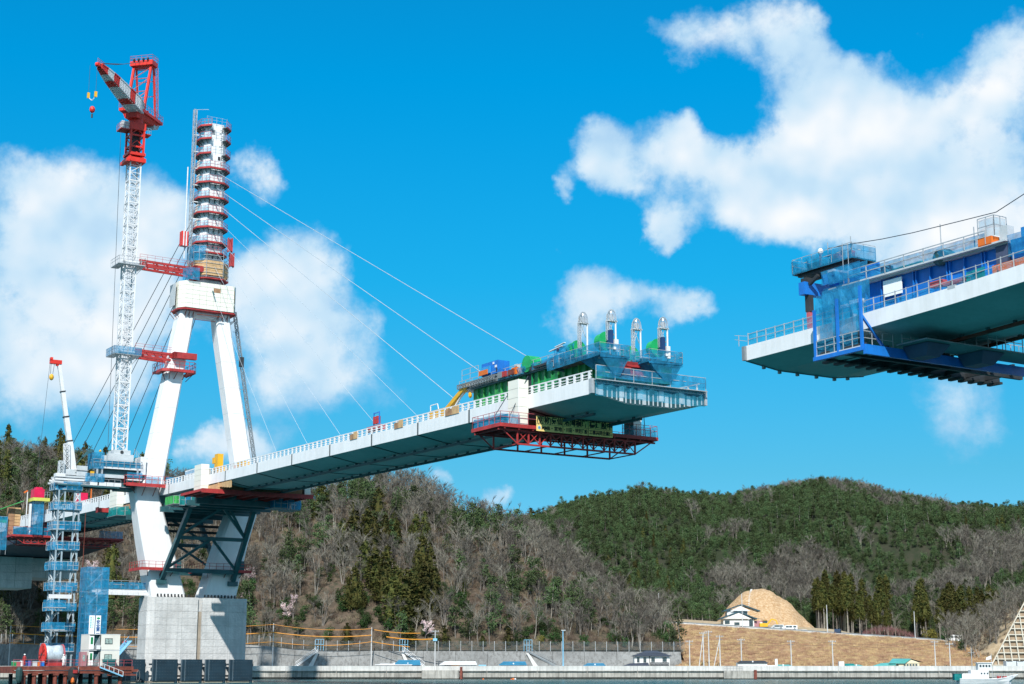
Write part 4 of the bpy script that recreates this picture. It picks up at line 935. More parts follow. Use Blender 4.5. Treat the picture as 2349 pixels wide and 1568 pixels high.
# crown fairing: clad octagonal skirt round the fork, in panels
def crown_rings(z0, z1, k=0):
    return [(1.7, 134.6, z0), (2.6, 133.2, z0), (12.1, 133.2, z0), (12.8, 134.2, z0), (12.8, 137.8, z0), (12.0, 138.8, z0), (2.6, 138.8, z0), (1.7, 137.4, z0)]
cz = [67.7 + i * .84 for i in range(7)]
cp = MB()
def face_panels(p, q, n, dz, lean=0):
    p = Vector(p); q = Vector(q); d = (q - p); nrm = Vector((d.y, -d.x, 0)).normalized()
    for i in range(n):
        for j in range(6):
            a = p.lerp(q, i / n) + d.normalized() * .02; b = p.lerp(q, (i + 1) / n) - d.normalized() * .02; zz0, zz1 = cz[j] + dz + .02, cz[j + 1] + dz - .02
            a0 = a + nrm * .0; tw_part = MB().frus([(a.x, a.y, zz0), (b.x, b.y, zz0), (b.x - nrm.x * .08, b.y - nrm.y * .08, zz0), (a.x - nrm.x * .08, a.y - nrm.y * .08, zz0)], [(a.x, a.y, zz1), (b.x, b.y, zz1), (b.x - nrm.x * .08, b.y - nrm.y * .08, zz1), (a.x - nrm.x * .08, a.y - nrm.y * .08, zz1)])
            if n == 7 and i == 4 and j == 4: crown.part('timber_infill', tw_part, PLYD)
            elif n == 2 and i == 0 and j < 5 and p.x > 12: crown.part('timber_infill', tw_part, PLY)
            else: crown.part('cladding_panel', tw_part, PANEL)
crown = Thing('crown_enclosure', 'cream panelled enclosure wrapped round the fork where the tower legs meet', 'enclosure', (7.5, 136, 67.3))
cr_ = crown_rings(0, 0)
for (i, n) in ((0, 1), (1, 7), (2, 2), (3, 3), (4, 1), (5, 7), (6, 1), (7, 2)):
    a = cr_[i]; b = cr_[(i + 1) % 8]; face_panels((a[0], a[1], 0), (b[0], b[1], 0), n, 0)
crown.part('side_sheet', MB().frus([(1.2, 135.2, 68.2), (1.3, 135.2, 68.2), (1.3, 137.8, 68.2), (1.2, 137.8, 68.2)], [(1.2, 134.9, 72.4), (1.3, 134.9, 72.4), (1.3, 137.8, 72.4), (1.2, 137.8, 72.4)]), LGREY)
crown.part('floor', MB().loft([[(p[0] - (.2 if p[0] < 7 else -.2), p[1] - (.05 if p[1] < 136 else -.1), z) for p in cr_] for z in (67.35, 67.55)]), RED)
crown.part('top_frame', MB().loft([[(p[0] + (.15 if p[0] < 7 else -.15), p[1] + (.15 if p[1] < 136 else -.15), z) for p in cr_] for z in (72.5, 72.75)]), LGREY)
bk = MB()
for t in (2.9, 3.6, 4.4, 9.3, 10.2, 11.1): bk.bar((t, 133.3, 67.3), (t + .2, 134.3, 66.0), .09); bk.bar((t, 133.5, 67.0), (t, 134.4, 66.3), .08)
for s in (134.8, 136, 137.2): bk.bar((1.2, s, 66.9), (2.6, s, 65.4), .09); bk.bar((13.4, s, 66.9), (12.0, s, 65.4), .09)
bk.bar((5, 133.4, 66.6), (10, 133.4, 66.6), .12); bk.bar((4.8, 134.3, 65.8), (9, 134.3, 65.8), .12)
crown.part('bracket', bk, RUST)
# timber scaffold drum above the crown
dm_ = Thing('scaffold_drum', 'tan timber clad scaffold ring around the shaft just above the cream enclosure', 'scaffold', (7.7, 136, 74))
def ring8(r, z, cx=7.8, cy=136, ry=None):
    ry = ry or r; k = .48; return [(cx - r, cy - ry * k, z), (cx - r * k, cy - ry, z), (cx + r * k, cy - ry, z), (cx + r, cy - ry * k, z), (cx + r, cy + ry * k, z), (cx + r * k, cy + ry, z), (cx - r * k, cy + ry, z), (cx - r, cy + ry * k, z)]
for j in range(3):
    A = ring8(3.35, 74.2 + j * .95); B = ring8(3.35, 75.1 + j * .95)
    for i in range(8):
        a, b, c, d = A[i], A[(i + 1) % 8], B[(i + 1) % 8], B[i]
        dm_.part('timber_panel', MB().frus([a, b, (b[0] * .985 + 7.8 * .015, b[1] * .985 + 136 * .015, b[2]), (a[0] * .985 + 7.8 * .015, a[1] * .985 + 136 * .015, a[2])], [d, c, (c[0] * .985 + 7.8 * .015, c[1] * .985 + 136 * .015, c[2]), (d[0] * .985 + 7.8 * .015, d[1] * .985 + 136 * .015, d[2])]), PLY)
sc = MB()
for z in (73.9, 74.7, 75.6, 76.5, 77.2, 78.0, 78.8):
    P = ring8(3.45, z)
    for i in range(8): sc.bar(P[i], P[(i + 1) % 8], .06)
for p in ring8(3.45, 0): sc.bar((p[0], p[1], 73.6), (p[0], p[1], 79.0), .07)
dm_.part('scaffold_tube', sc, GALV); dm_.part('floor', MB().loft([ring8(3.5, 73.5), ring8(3.5, 73.7)]), RED)

# ring work platforms on the shaft
def platform_meshes(part_front=False):
    R_ = 3.05; o = {}
    fl = MB(); P = ring8(R_, 0, 0, 0); Q = ring8(2.15, 0, 0, 0)
    for i in range(8):
        if part_front and i in (1,): continue
        a, b, c, d = P[i], P[(i + 1) % 8], Q[(i + 1) % 8], Q[i]
        fl.frus([(*a[:2], -.08), (*b[:2], -.08), (*c[:2], -.08), (*d[:2], -.08)], [(*a[:2], .02), (*b[:2], .02), (*c[:2], .02), (*d[:2], .02)])
    o['floor'] = fl
    tb_ = MB(); rl = MB(); br = MB(); nt_ = MB()
    for i in range(8):
        if part_front and i in (1,): continue
        a, b = Vector(P[i]), Vector(P[(i + 1) % 8]); tb_.bar(a + Vector((0, 0, -.02)), b + Vector((0, 0, -.02)), .10, .34)
        rail_run(rl, [a, b], 1.25, .8, .045)
        for f_ in (0, .5): p = a.lerp(b, f_); q = p * .62; br.bar(p + Vector((0, 0, -.12)), Vector((q.x, q.y, -.95)), .08); br.bar(Vector((q.x * 1.1, q.y * 1.1, -.1)), Vector((q.x * 1.1, q.y * 1.1, -1.0)), .07)
        if i in (6, 7, 0): net_run(nt_, [a, b], 1.1, .05, .05)
    o['toe_board'] = tb_; o['guard_rail'] = rl; o['bracket'] = br; o['net_sheet'] = nt_
    mm = {'floor': MGREY, 'toe_board': RED, 'guard_rail': PINKR, 'bracket': DARK, 'net_sheet': NETS}
    return {k: v.mesh(k, mm[k]) for k, v in o.items()}
PMF, PMP = platform_meshes(), platform_meshes(True)
PLZ = [103.6, 101.0, 98.1, 95.2, 92.4, 89.4, 86.5, 83.6, 80.7, 78.6]
ORD = ('topmost', 'second', 'third', 'fourth', 'fifth', 'sixth', 'seventh', 'eighth', 'ninth', 'lowest')
for i, z in enumerate(PLZ):
    r_ = Thing('work_platform', ORD[i] + (' red ring platform with guard rails around the tower shaft, counted from the tip' if i not in (0, 9) else (' red ring platform crowning the tip of the tower shaft' if i == 0 else ' red ring platform on the tower shaft, just above the tan scaffold drum')), 'work platform', (7.75, 136, z), group='ring platforms on the tower shaft')
    for k, me in (PMP if i < 3 else PMF).items():
        o = bpy.data.objects.new(k, me); COL.objects.link(o); o.parent = r_.o
    w = MB(); P = ring8(3.0, z)
    if i in (3, 4, 6, 7): r_.part('timber_screen', MB().frus([(4.72, 134.5, z + .1), (4.78, 134.5, z + .1), (4.78, 135.9, z + .1), (4.72, 135.9, z + .1)], [(4.72, 134.5, z + 1.5), (4.78, 134.5, z + 1.5), (4.78, 135.9, z + 1.5), (4.72, 135.9, z + 1.5)]), PANEL)
    sb = MB()
    for t in (5.6, 6.5, 7.5, 8.6, 9.6):
        if z > 79: sb.bar((t, 133.8, z + .1), (t, 133.8, z + 1.9), .035)
    for h in (.6, 1.2, 1.8): sb.bar((5.6, 133.8, z + h), (9.6, 133.8, z + h), .03)
    r_.part('scaffold_tube', sb, GALV)
# red lift cages and blue net pockets low on the shaft
for (t, s, z0_, z1_, lb) in ((10.9, 133.2, 79.4, 82.0, 'upper red lift cage at the right side of the tower shaft'), (11.4, 133.4, 76.6, 79.2, 'lower red lift cage at the right side of the tower shaft')):
    c_ = Thing('lift_cage', lb, 'lift cage', (t, s, z0_)); c_.part('panel', MB().box(t - .35, t + .35, s - .35, s + .35, z0_, z1_ - .3), RED)
    c_.part('frame', MB().box(t - .4, t - .34, s - .4, s + .4, z0_ - .2, z1_).box(t + .34, t + .4, s - .4, s + .4, z0_ - .2, z1_).box(t - .1, t - .04, s - .4, s - .34, z0_, z1_), PINKR)
c_ = Thing('lift_cage', 'red and white striped lift cage on the left of the tower shaft', 'lift cage', (2.7, 136, 79.8))
for i in range(5): c_.part('cage_strip', MB().box(2.1 + i * .26, 2.34 + i * .26, 135.2, 136.4, 79.8, 82.6), (BRED, CRW, BRED, CRW, BRED)[i])
n_ = Thing('net_pocket', 'dense blue net pocket wrapped round the lower left of the tower shaft', 'safety net', (4.9, 134.6, 77)); n_.part('net_sheet', net_run(MB(), [(3.7, 136.4, 76.9), (3.9, 133.6, 76.9), (6.0, 133.0, 76.9)], 2.9, 0, .15), NETD)
n_.part('frame', rail_run(MB(), [(3.7, 136.4, 76.8), (3.9, 133.6, 76.8), (6.0, 133.0, 76.8)], 3.0, 1.0, .05), GALV)
# hoist mast left of the shaft, with ties
hm_ = Thing('hoist_mast', 'thin pale lattice hoist mast rising beside the left of the tower shaft', 'hoist mast', (3.9, 136, 76))
for k in range(10): hm_.part('mast_section', lattice(MB(), (4.0 - .0, 136, 76 + k * 3.1), (4.0, 136, 79.1 + k * 3.1), .55, n=4, c=.09, b=.05, style='z'), LBLUE if False else GALV)
for k in range(8): hm_.part('tie_bar', MB().bar((3.9, 136, 78.9 + k * 3.3), (6.2, 134.6, 78.6 + k * 3.3), .10, .16), GALV)
hm_.part('head', MB().bar((3.9, 136, 107), (6.0, 134.2, 106.9), .05), GALV)
hp = Thing('hoist_mast', 'shorter bare pole like mast left of the lattice hoist mast', 'hoist mast', (3.0, 136, 78)); hp.part('pole', MB().tube((3.0, 136, 77.5), (3.0, 136, 95.4), .11, 6), CRW)
# elevator mast running down the outside of the right leg
em = Thing('elevator_mast', 'slender dark lattice lift mast leaning along the outside of the right tower leg', 'hoist mast', (13.6, 136, 68))
a_, b_ = Vector((13.5, 136.2, 68.5)), Vector((19.4, 136.2, 36.0))
for k in range(12): em.part('mast_section', lattice(MB(), a_.lerp(b_, k / 12), a_.lerp(b_, (k + 1) / 12), .5, n=4, c=.08, b=.05, style='z', side=(0, 1, 0)), MGREY)
for k in range(5): p = a_.lerp(b_, (k + .7) / 6); em.part('tie_bar', MB().bar(p, p - Vector((.9, 0, 0)), .07), MGREY)
em.part('lift_car', MB().box(14.9, 15.6, 135.8, 136.6, 58.2, 60.0), DARK)

# ------------------------------------------------------------------ STAY CABLES
ex = [71.2, 77.0, 80.0, 82.9, 85.9, 88.8, 91.7, 94.7]
names = ('lowest', 'second', 'third', 'fourth', 'fifth', 'sixth', 'second highest', 'highest')
for k in range(8):
    s = 98.5 - 12.6 * k; p = (7.75, 133.9 if k else 133.0, ex[k]); q = (7.7, s, zl(s))
    c_ = Thing('stay_cable', 'pale stay cable from the tower down to the right cantilever, %s of its fan' % names[k], 'stay cable', q, group='stay cables to the right cantilever')
    c_.part('cable', MB().tube(p, q, .045 if k > 4 else .028, 6), CABLE); c_.part('anchor_collar', MB().tube(Vector(q) + (Vector(p) - Vector(q)).normalized() * 1.2, Vector(q) + (Vector(p) - Vector(q)).normalized() * 3, .17, 8), CRW)
    c_.part('guide_pipe', MB().tube(Vector(p) + (Vector(q) - Vector(p)).normalized() * -.1, Vector(p) + (Vector(q) - Vector(p)).normalized() * 1.1, .12, 8), DTEAL)
    s = 171.5 + 12.6 * k; p = (7.75, 138.0, ex[k]); q = (7.7, s, zl(s))
    if k < 7:
        c_ = Thing('stay_cable', 'dark back stay from the tower down to the left deck, %s of its fan' % names[k], 'stay cable', q, group='back stays to the left deck')
        c_.part('cable', MB().tube(p, q, .07, 6), CABLED); c_.part('anchor_collar', MB().tube(Vector(q) + (Vector(p) - Vector(q)).normalized() * 1.2, Vector(q) + (Vector(p) - Vector(q)).normalized() * 3, .17, 8), CRW)

# ------------------------------------------------------------------ bracing truss under the pier table
bt = Thing('bracing_truss', 'dark teal steel bracing truss propping the deck out from the lower tower legs', 'bracing truss', (7, 131, 18))
for sgn, sF, sT, sX in ((1, 133.4, 122.0, 0), (-1, 138.8, 149.0, 0)):
    fz, tz = 18.0, 30.6
    fl_, fr_ = Vector((.5, sF, fz)), Vector((13.9, sF, fz)); tl, trr = Vector((1.2, sT, tz)), Vector((12.9, sT, tz))
    def PL(k): return fl_.lerp(tl, k)
    def PR(k): return fr_.lerp(trr, k)
    def b_(n, p, q, w): bt.part(n, MB().bar(p, q, w, w * 1.1, up=(0, 1, .2)), DTEAL)
    b_('prop_leg', fl_, PL(1.02), .75); b_('prop_leg', fr_, PR(1.02), .75)
    b_('cross_tie', PL(.12), PR(.12), .7); b_('cross_tie', PL(.55), PR(.55), .6); b_('cross_tie', PL(.96), PR(.96), .8)
    m1, m2 = PL(.55).lerp(PR(.55), .5), PL(.96).lerp(PR(.96), .5)
    b_('diagonal', PL(.14), m1, .42); b_('diagonal', PR(.14), m1, .42); b_('diagonal', PL(.57), m2, .42); b_('diagonal', PR(.57), m2, .42)
    b_('diagonal', m2 + Vector((1.2, 0, 0)), PR(.6) - Vector((.4, 0, 0)), .38) if sgn > 0 else None
    bt.part('base_plate', MB().box(-.5, 1.3, sF - .35, sF + .2, fz - .9, fz - .1).box(13.0, 14.8, sF - .35, sF + .2, fz - .9, fz - .1), DTEAL)
for t in (1.0, 4.9, 8.8, 12.7): bt.part('top_girder', MB().box(t - .35, t + .35, 112, 156, 30.55, 31.5), DTEAL)
for s in (114, 118, 122, 126.5, 131, 141, 149): bt.part('top_beam', MB().box(-1.2, 15.8, s - .3, s + .3, 29.6, 30.53), DTEAL)
for t0, t1, z in ((.2, 14.2, 27.9), (.2, 14.2, 26.8)): bt.part('rear_rail', MB().box(t0, t1, 139.2, 139.7, z, z + .45), DARK)
gp = MB()
for z, s in ((17.6, 133.0),): gp.box(3.0, 4.4, s, s + .6, 18.6, 21.0)
bt.part('gusset', MB().box(2.6, 3.9, 133.0, 133.7, 19.2, 21.2).box(14.6, 15.9, 133.0, 133.7, 19.2, 21.6), DTEAL)
# red service platforms on lower tower legs
for (t0, t1, z, lb) in ((-3.6, 3.9, 19.6, 'red railed platform round the foot of the left tower leg'), (7.6, 17.0, 19.6, 'red railed platform round the foot of the right tower leg, mostly in shade')):
    q = Thing('work_platform', lb, 'work platform', ((t0 + t1) / 2, 133, z))
    q.part('floor', MB().box(t0, t1, 132.3, 133.5, z, z + .18).box(t0, t0 + 1.0, 133.5, 139, z, z + .18).box(t1 - .8, t1, 133.5, 139, z, z + .18), RED)
    q.part('toe_board', MB().box(t0 - .03, t1 + .03, 132.24, 132.3, z - .18, z + .32).box(t0 - .08, t0 - .02, 132.3, 139, z - .18, z + .32), RED)
    q.part('guard_rail', rail_run(MB(), [(t0, 139, z + .2), (t0, 132.35, z + .2), (t1, 132.35, z + .2), (t1, 139, z + .2)], 1.2, 1.3, .06), RED)
    q.part('bracket', MB().bar((t0 + 1, 132.5, z), (t0 + 1.6, 133.8, z - 1.1), .1).bar(((t0 + t1) / 2, 132.5, z), ((t0 + t1) / 2, 133.8, z - 1.1), .1).bar((t1 - 1.4, 132.5, z), (t1 - 1.8, 133.8, z - 1.1), .1), RUST)
# red platform at the knee and the mid-leg collar
q = Thing('work_platform', 'red railed platform at the left knee of the tower, next to the crane base', 'work platform', (-3, 133, 34.8))
q.part('floor', MB().box(-7.2, .9, 132.2, 134.0, 34.3, 34.5).box(-7.2, -5.2, 134, 139, 34.3, 34.5), RED); q.part('toe_board', MB().box(-7.25, .95, 132.1, 132.2, 34.0, 34.6), RED)
q.part('guard_rail', rail_run(MB(), [(-7.2, 137, 34.6), (-7.2, 132.2, 34.6), (.9, 132.2, 34.6), (.9, 134, 34.6)], 1.35, 1.1, .07), RED)
q.part('net_sheet', net_run(MB(), [(-3.8, 132.3, 34.6), (-.9, 132.3, 34.6)], 1.2, .0, .05).loft([[( .0, 132.2, 34.8), (2.9, 132.0, 34.8)], [(.0, 132.2, 36.0), (2.9, 132.0, 36.0)]], closed=False, caps=False), NETD)
q.part('bracket', MB().bar((-6.5, 132.4, 34.2), (-4.9, 134.2, 33.0), .1).bar((-3.6, 132.4, 34.2), (-3.6, 134.2, 32.6), .1).bar((-1.6, 132.4, 34.2), (-1.6, 134.2, 32.6), .1), RUST)
q = Thing('work_platform', 'red ring platform hugging the left leg at mid height below the crane tie beam', 'work platform', (2.5, 135, 55.6))
P = [(-1.2, 138.4), (-1.2, 133.4), (.0, 132.7), (4.6, 132.7), (5.2, 133.4), (5.2, 138.4)]
q.part('floor', MB().prism([(-1.2, 138.4), (-1.2, 133.4), (0, 132.7), (4.6, 132.7), (5.2, 133.4), (5.2, 138.4), (4.2, 138.4), (4.2, 134.2), (0, 134.2), (0, 138.4)], 55.5, 55.7), RED)
tbb = MB(); 
for a, b in zip(P[:-1], P[1:]): tbb.bar((*a, 55.6), (*b, 55.6), .1, .5)
q.part('toe_board', tbb, RED); q.part('guard_rail', rail_run(MB(), [(*p, 55.8) for p in P], 1.5, .9, .07), RED)
q.part('bracket', MB().bar((.2, 132.9, 55.4), (.5, 134.3, 54.2), .1).bar((1.6, 132.9, 55.4), (1.4, 134.3, 54.2), .1).bar((3.4, 132.9, 55.4), (3.0, 134.3, 54.2), .1).bar((-1, 134, 55.4), (0, 135, 54), .1).bar((5, 134, 55.4), (3.9, 135, 54), .1), RUST)

# ------------------------------------------------------------------ red platform + clad boxes hanging at the tower and at the tip
def travel_platform(name, lab, s0, s1, t0, t1, z, truss=True, zt=2.1):
    p = Thing(name, lab, 'work platform', ((t0 + t1) / 2, s0, z))
    n = int((t1 - t0) / 2.0)
    p.part('floor', MB().box(t0, t1, s0, s1, z - .08, z + .04), RED)
    p.part('edge_beam', MB().box(t0, t1, s0 - .1, s0, z - .32, z + .1), RED); p.part('edge_beam', MB().box(t0 - .1, t0, s0 - .1, s1 + .1, z - .32, z + .1), RED)
    p.part('edge_beam', MB().box(t0, t1, s1, s1 + .1, z - .32, z + .1), RED); p.part('edge_beam', MB().box(t1, t1 + .1, s0 - .1, s1 + .1, z - .32, z + .1), RED)
    for i in range(n + 1):
        t = t0 + .6 + (t1 - t0 - 1.2) * i / n; p.part('floor_joist', MB().box(t - .09, t + .09, s0, s1, z - .5, z - .09), RED)
    if truss:
        for s in (s0 + .5, s1 - .5):
            f_ = MB(); m = max(4, int((t1 - t0 - 5) / (1.55 if s < s1 - 1 else 3.1))); ta, tb = t0 + 2.6, t1 - 3.0; zb = z - zt; zt_ = z - .55
            for i in range(m + 1):
                t = ta + (tb - ta) * i / m; p.part('truss_post', MB().bar((t, s, zb), (t, s, zt_), .17), RED)
                if i < m: t2 = ta + (tb - ta) * (i + 1) / m; (f_.bar((t, s, zb + .1), (t2, s, zt_), .085), f_.bar((t, s, zt_), (t2, s, zb + .1), .085)) if s < s1 - 1 else None
            f_.bar((ta, s, zb), (t0 + .6, s, zt_), .12); f_.bar((tb, s, zb), (t1 - .6, s, zt_), .12)
            p.part('truss_diagonal', f_, RED); p.part('bottom_chord', MB().bar((ta, s, zb), (tb, s, zb), .2), RED); p.part('top_chord', MB().bar((t0, s, zt_), (t1, s, zt_), .2), RED)
        x = MB()
        for i in range(5): t = ta + (tb - ta) * i / 4; x.bar((t, s0 + .5, zb), (t, s1 - .5, zb), .12)
        p.part('cross_chord', x, RED)
    return p
p = travel_platform('hanging_platform', 'red hanging work platform with truss slung below the tip of the left cantilever', 12.4, 18.6, -4.2, 18.2, 29.7)
p.part('guard_rail', rail_run(MB(), [(.8, 12.4, 29.8), (-4.2, 12.4, 29.8), (-4.2, 18.6, 29.8), (18.2, 18.6, 29.8), (18.2, 12.4, 29.8), (13, 12.4, 29.8)], 1.35, 1.15, .05), PINKR)
p.part('net_sheet', net_run(MB(), [(-1.5, 12.5, 29.8), (-4.1, 12.5, 29.8), (-4.1, 18.5, 29.8)], 1.1, 0, .08), NET); p.part('net_sheet', net_run(MB(), [(18.1, 18.5, 29.8), (18.1, 12.5, 29.8), (13, 12.5, 29.8)], 1.15, 0, .08), NETS)
p.part('net_sheet', net_run(MB(), [(-4.1, 18.5, 29.8), (17.9, 18.5, 29.8)], 1.1, 0, .08), NET)
for (t, s) in ((-3.4, 16.5), (-2.4, 14.2), (17.2, 13.4), (16.9, 16.6)): p.part('hanger_chain', MB().tube((t, s, 29.8), (np.clip(t, -.25, 15.7), s - 1.5, 35.6 if t < 0 else 34.0), .05, 5), CABLED)
p.part('timber_wall', MB().box(1.4, 13.6, 15.6, 15.7, 29.8, 31.0), PLYD)
p = travel_platform('hanging_platform', 'red beam work platform under the deck just right of the tower', 106.4, 115.6, -3.2, 16.6, 31.15, truss=False)
p.part('red_fascia', MB().box(-3.3, 16.7, 106.1, 106.3, 30.6, 31.3), RED)
def clad_box(lab, t0, t1, s0, s1, z0, z1, rows):
    b = Thing('panelled_shaft', lab, 'enclosure', ((t0 + t1) / 2, (s0 + s1) / 2, z0), group='white panelled boxes on the deck edge')
    dz = (z1 - z0) / rows; b.part('frame', MB().box(t0 + .06, t1 - .06, s0 + .06, s1 - .06, z0, z1 - .05), LGREY)
    for j in range(rows):
        a, c = z0 + dz * j + .02, z0 + dz * (j + 1) - .02
        b.part('cladding_panel', MB().box(t0 + .03, t1 - .03, s0, s0 + .05, a, c), PANEL); b.part('cladding_panel', MB().box(t0 + .03, t1 - .03, s1 - .05, s1, a, c), PANEL)
        b.part('cladding_panel', MB().box(t0, t0 + .05, s0 + .06, s1 - .06, a, c), PANEL); b.part('cladding_panel', MB().box(t1 - .05, t1, s0 + .06, s1 - .06, a, c), PANEL)
    b.part('corner_strip', MB().box(t0 - .02, t0 + .04, s0 - .02, s0 + .04, z0, z1), WHITE)
    return b
clad_box('white panelled box on the deck edge near the green gantry, above the hanging platform', -1.45, -.05, 12.9, 15.2, 29.85, 35.2, 5)
clad_box('white panelled box on the deck edge just right of the tower', -1.45, -.05, 111.4, 114.6, 31.4, 36.0, 5)
clad_box('white panelled box on the deck edge left of the tower, above the green sheeting', -1.45, -.05, 154.5, 158.6, 32.0, 36.4, 5)
clad_box('pale box at the far side of the red platform right of the tower', 15.5, 16.6, 107, 109.5, 31.4, 34.3, 3)
clad_box('shaded pale box at the far end of the hanging platform below the cantilever tip', 15.5, 16.7, 13.5, 15.5, 29.9, 32.6, 3)
# timber shuttering under the deck above the red beam, in boards
tm = Thing('timber_shuttering', 'tan timber shuttering under the deck soffit above the red beam right of the tower', 'shuttering', (7.5, 107, 31.4))
for i in range(12):
    t = -.2 + i * 1.27; zt_ = zl(107) + np.interp(t, [0, 4.4, 11, 15.4], [-1.66, -2.42, -2.42, -1.66]) - .05
    for j in range(3):
        a = 31.25 + (zt_ - 31.25) * j / 3; c = 31.25 + (zt_ - 31.25) * (j + 1) / 3
        if c - a > .05: tm.part('shutter_board', MB().box(t, t + 1.22, 107.0, 107.1, a + .01, c - .01), PLY if i < 1 else PLYD)
for i in range(8):                               # side boards
    tm.part('shutter_board', MB().box(-.15, -.05, 107.2 + i * 1.02, 108.2 + i * 1.02, 31.25, 32.35), PLY)
for i in range(5): tm.part('shutter_board', MB().box(.05, .15, 101.9 + i * 1.02, 102.8 + i * 1.02, 31.25 + i * .12, 32.4), PLY)
tm2 = Thing('timber_shuttering', 'brown timber shuttering beside the box left of the tower', 'shuttering', (0, 152, 32))
for i in range(4): tm2.part('shutter_board', MB().box(-.3, -.2, 150 + i * 1.05, 151 + i * 1.05, 31.8, 32.7), PLYD)
# teal and green sheeting bundles round the bearings
def bundle(lab, t0, t1, s0, s1, z0, z1, ms, name='sheeted_bundle'):
    b = Thing(name, lab, 'sheeting', ((t0 + t1) / 2, (s0 + s1) / 2, z0)); n = len(ms)
    for i, m in enumerate(ms):
        a = t0 + (t1 - t0) * i / n; c = t0 + (t1 - t0) * (i + 1) / n - .05; z_ = z0 + rnd.uniform(-.2, .2); h_ = z1 + rnd.uniform(-.25, .25)
        b.part('sheet', net_run(MB(), [(a, s1, z_), (a, s0, z_), (c, s0, z_), (c, s1, z_)], h_ - z_, 0, .14), m)
        b.part('walkway_floor', MB().box(a, c, s0, s1, z_ - .1, z_), MGREY)
        b.part('frame', rail_run(MB(), [(a, s0, z_), (c, s0, z_)], h_ - z_, 1.4, .05, (1, .5)), GALV)
    return b
bundle('green and blue sheeted scaffold under the deck right beside the left tower leg', 1.2, 5.0, 118.5, 122, 30.4, 31.6, [NETG, NETD])
bundle('long teal sheeted scaffold below the deck between the tower leg and the red beam', -2.9, 2.4, 120, 124, 29.9, 31.4, [LGREEN, NETG, NETD, NETG, NETD])
bundle('teal sheeted scaffold below the white box left of the tower', -2.6, .6, 150.5, 156.5, 30.6, 32.3, [NETG, NETG])
bundle('blue sheeted scaffold at the far end of the red beam right of the tower', 12.2, 17.2, 112, 116, 29.4, 30.8, [NETD, NETD])
rb_ = Thing('red_bracket', 'small red beam end sticking out left of the teal sheeting', 'beam', (-3, 156, 31.6)); rb_.part('beam', MB().box(-4.6, -2.4, 155.4, 156.4, 31.4, 32.2), RED); rb_.part('end_plate', MB().box(-4.75, -4.6, 155.2, 156.6, 31.3, 32.3), RED)

# ================================================================== TOWER CRANE
CX_, CS_ = -7.5, 136.0
tc_ = Thing('tower_crane', 'red and white tower crane on a tall lattice mast left of the bridge tower', 'tower crane', (CX_, CS_, 40.4))
msec = lattice(MB(), (0, 0, 0), (0, 0, 4.2), 2.0, n=3, c=.22, b=.10, style='z')
for k in range(4): msec.bar(((-1, -1), (1, -1), (1, 1), (-1, 1))[k] + (4.1,), ((-1, -1), (1, -1), (1, 1), (-1, 1))[(k + 1) % 4] + (4.1,), .2)
tc_.copies('mast_section', msec, CRW, [(CX_, CS_, 40.4 + 4.2 * i) for i in range(13)])
ld = MB(); ld.bar((CX_ - .3, CS_ - .5, 40.4), (CX_ - .3, CS_ - .5, 95), .05).bar((CX_ + .1, CS_ - .5, 40.4), (CX_ + .1, CS_ - .5, 95), .05)
for i in range(108): ld.bar((CX_ - .3, CS_ - .5, 40.6 + i * .5), (CX_ + .1, CS_ - .5, 40.6 + i * .5), .03)
tc_.part('ladder', ld, GALV)
# climbing frame
cf = MB()
for sx in (-1.25, 1.25):
    for sy in (-1.25, 1.25): cf.box(CX_ + sx - .17, CX_ + sx + .17, CS_ + sy - .17, CS_ + sy + .17, 94.6, 101.8)
for z in (95.0, 97.2, 99.4, 101.6):
    for a, b in (((-1.25, -1.25), (1.25, -1.25)), ((1.25, -1.25), (1.25, 1.25)), ((1.25, 1.25), (-1.25, 1.25)), ((-1.25, 1.25), (-1.25, -1.25))): cf.bar((CX_ + a[0], CS_ + a[1], z), (CX_ + b[0], CS_ + b[1], z), .22, .3)
for z in (95.1, 97.3, 99.5):
    cf.bar((CX_ - 1.2, CS_ - 1.25, z), (CX_, CS_ - 1.25, z + 1.1), .14).bar((CX_, CS_ - 1.25, z + 1.1), (CX_ + 1.2, CS_ - 1.25, z), .14).bar((CX_ - 1.25, CS_ - 1.2, z), (CX_ - 1.25, CS_ + 1.2, z + 2), .14)
tc_.part('climbing_frame', cf, BRED)
tc_.part('frame_collar', MB().box(CX_ - 1.7, CX_ + 1.7, CS_ - 1.7, CS_ + 1.7, 94.2, 95.0).box(CX_ - 2.0, CX_ - 1.4, CS_ - 1.9, CS_ + 1.9, 94.0, 94.6).box(CX_ - 1.6, CX_ + 1.6, CS_ - 1.6, CS_ + 1.6, 95.5, 96.0), BRED)
tc_.part('hydraulic_core', MB().box(CX_ - .55, CX_ + .55, CS_ - .55, CS_ + .55, 95, 101.5), DARK)
tc_.part('turntable', MB().tube((CX_, CS_, 101.7), (CX_, CS_, 102.9), 1.35, 14).box(CX_ - 1.5, CX_ + 1.5, CS_ - 1.5, CS_ + 1.5, 100.4, 101.7), BRED)
sp = MB().box(CX_ - 3.2, CX_ - 1.3, CS_ - 1.2, CS_ + 1.2, 100.2, 100.4).box(CX_ + 1.3, CX_ + 2.7, CS_ - 1, CS_ + 1, 99.9, 100.1)
tc_.part('side_platform', sp, RED); tc_.part('guard_rail', rail_run(MB(), [(CX_ - 1.4, CS_ - 1.2, 100.4), (CX_ - 3.2, CS_ - 1.2, 100.4), (CX_ - 3.2, CS_ + 1.2, 100.4)], 1.1, .8, .05), PINKR)
tc_.part('guard_rail', rail_run(MB(), [(CX_ + 1.4, CS_ - 1, 100.1), (CX_ + 2.7, CS_ - 1, 100.1), (CX_ + 2.7, CS_ + 1, 100.1)], 1.1, .8, .05), LBLUE)
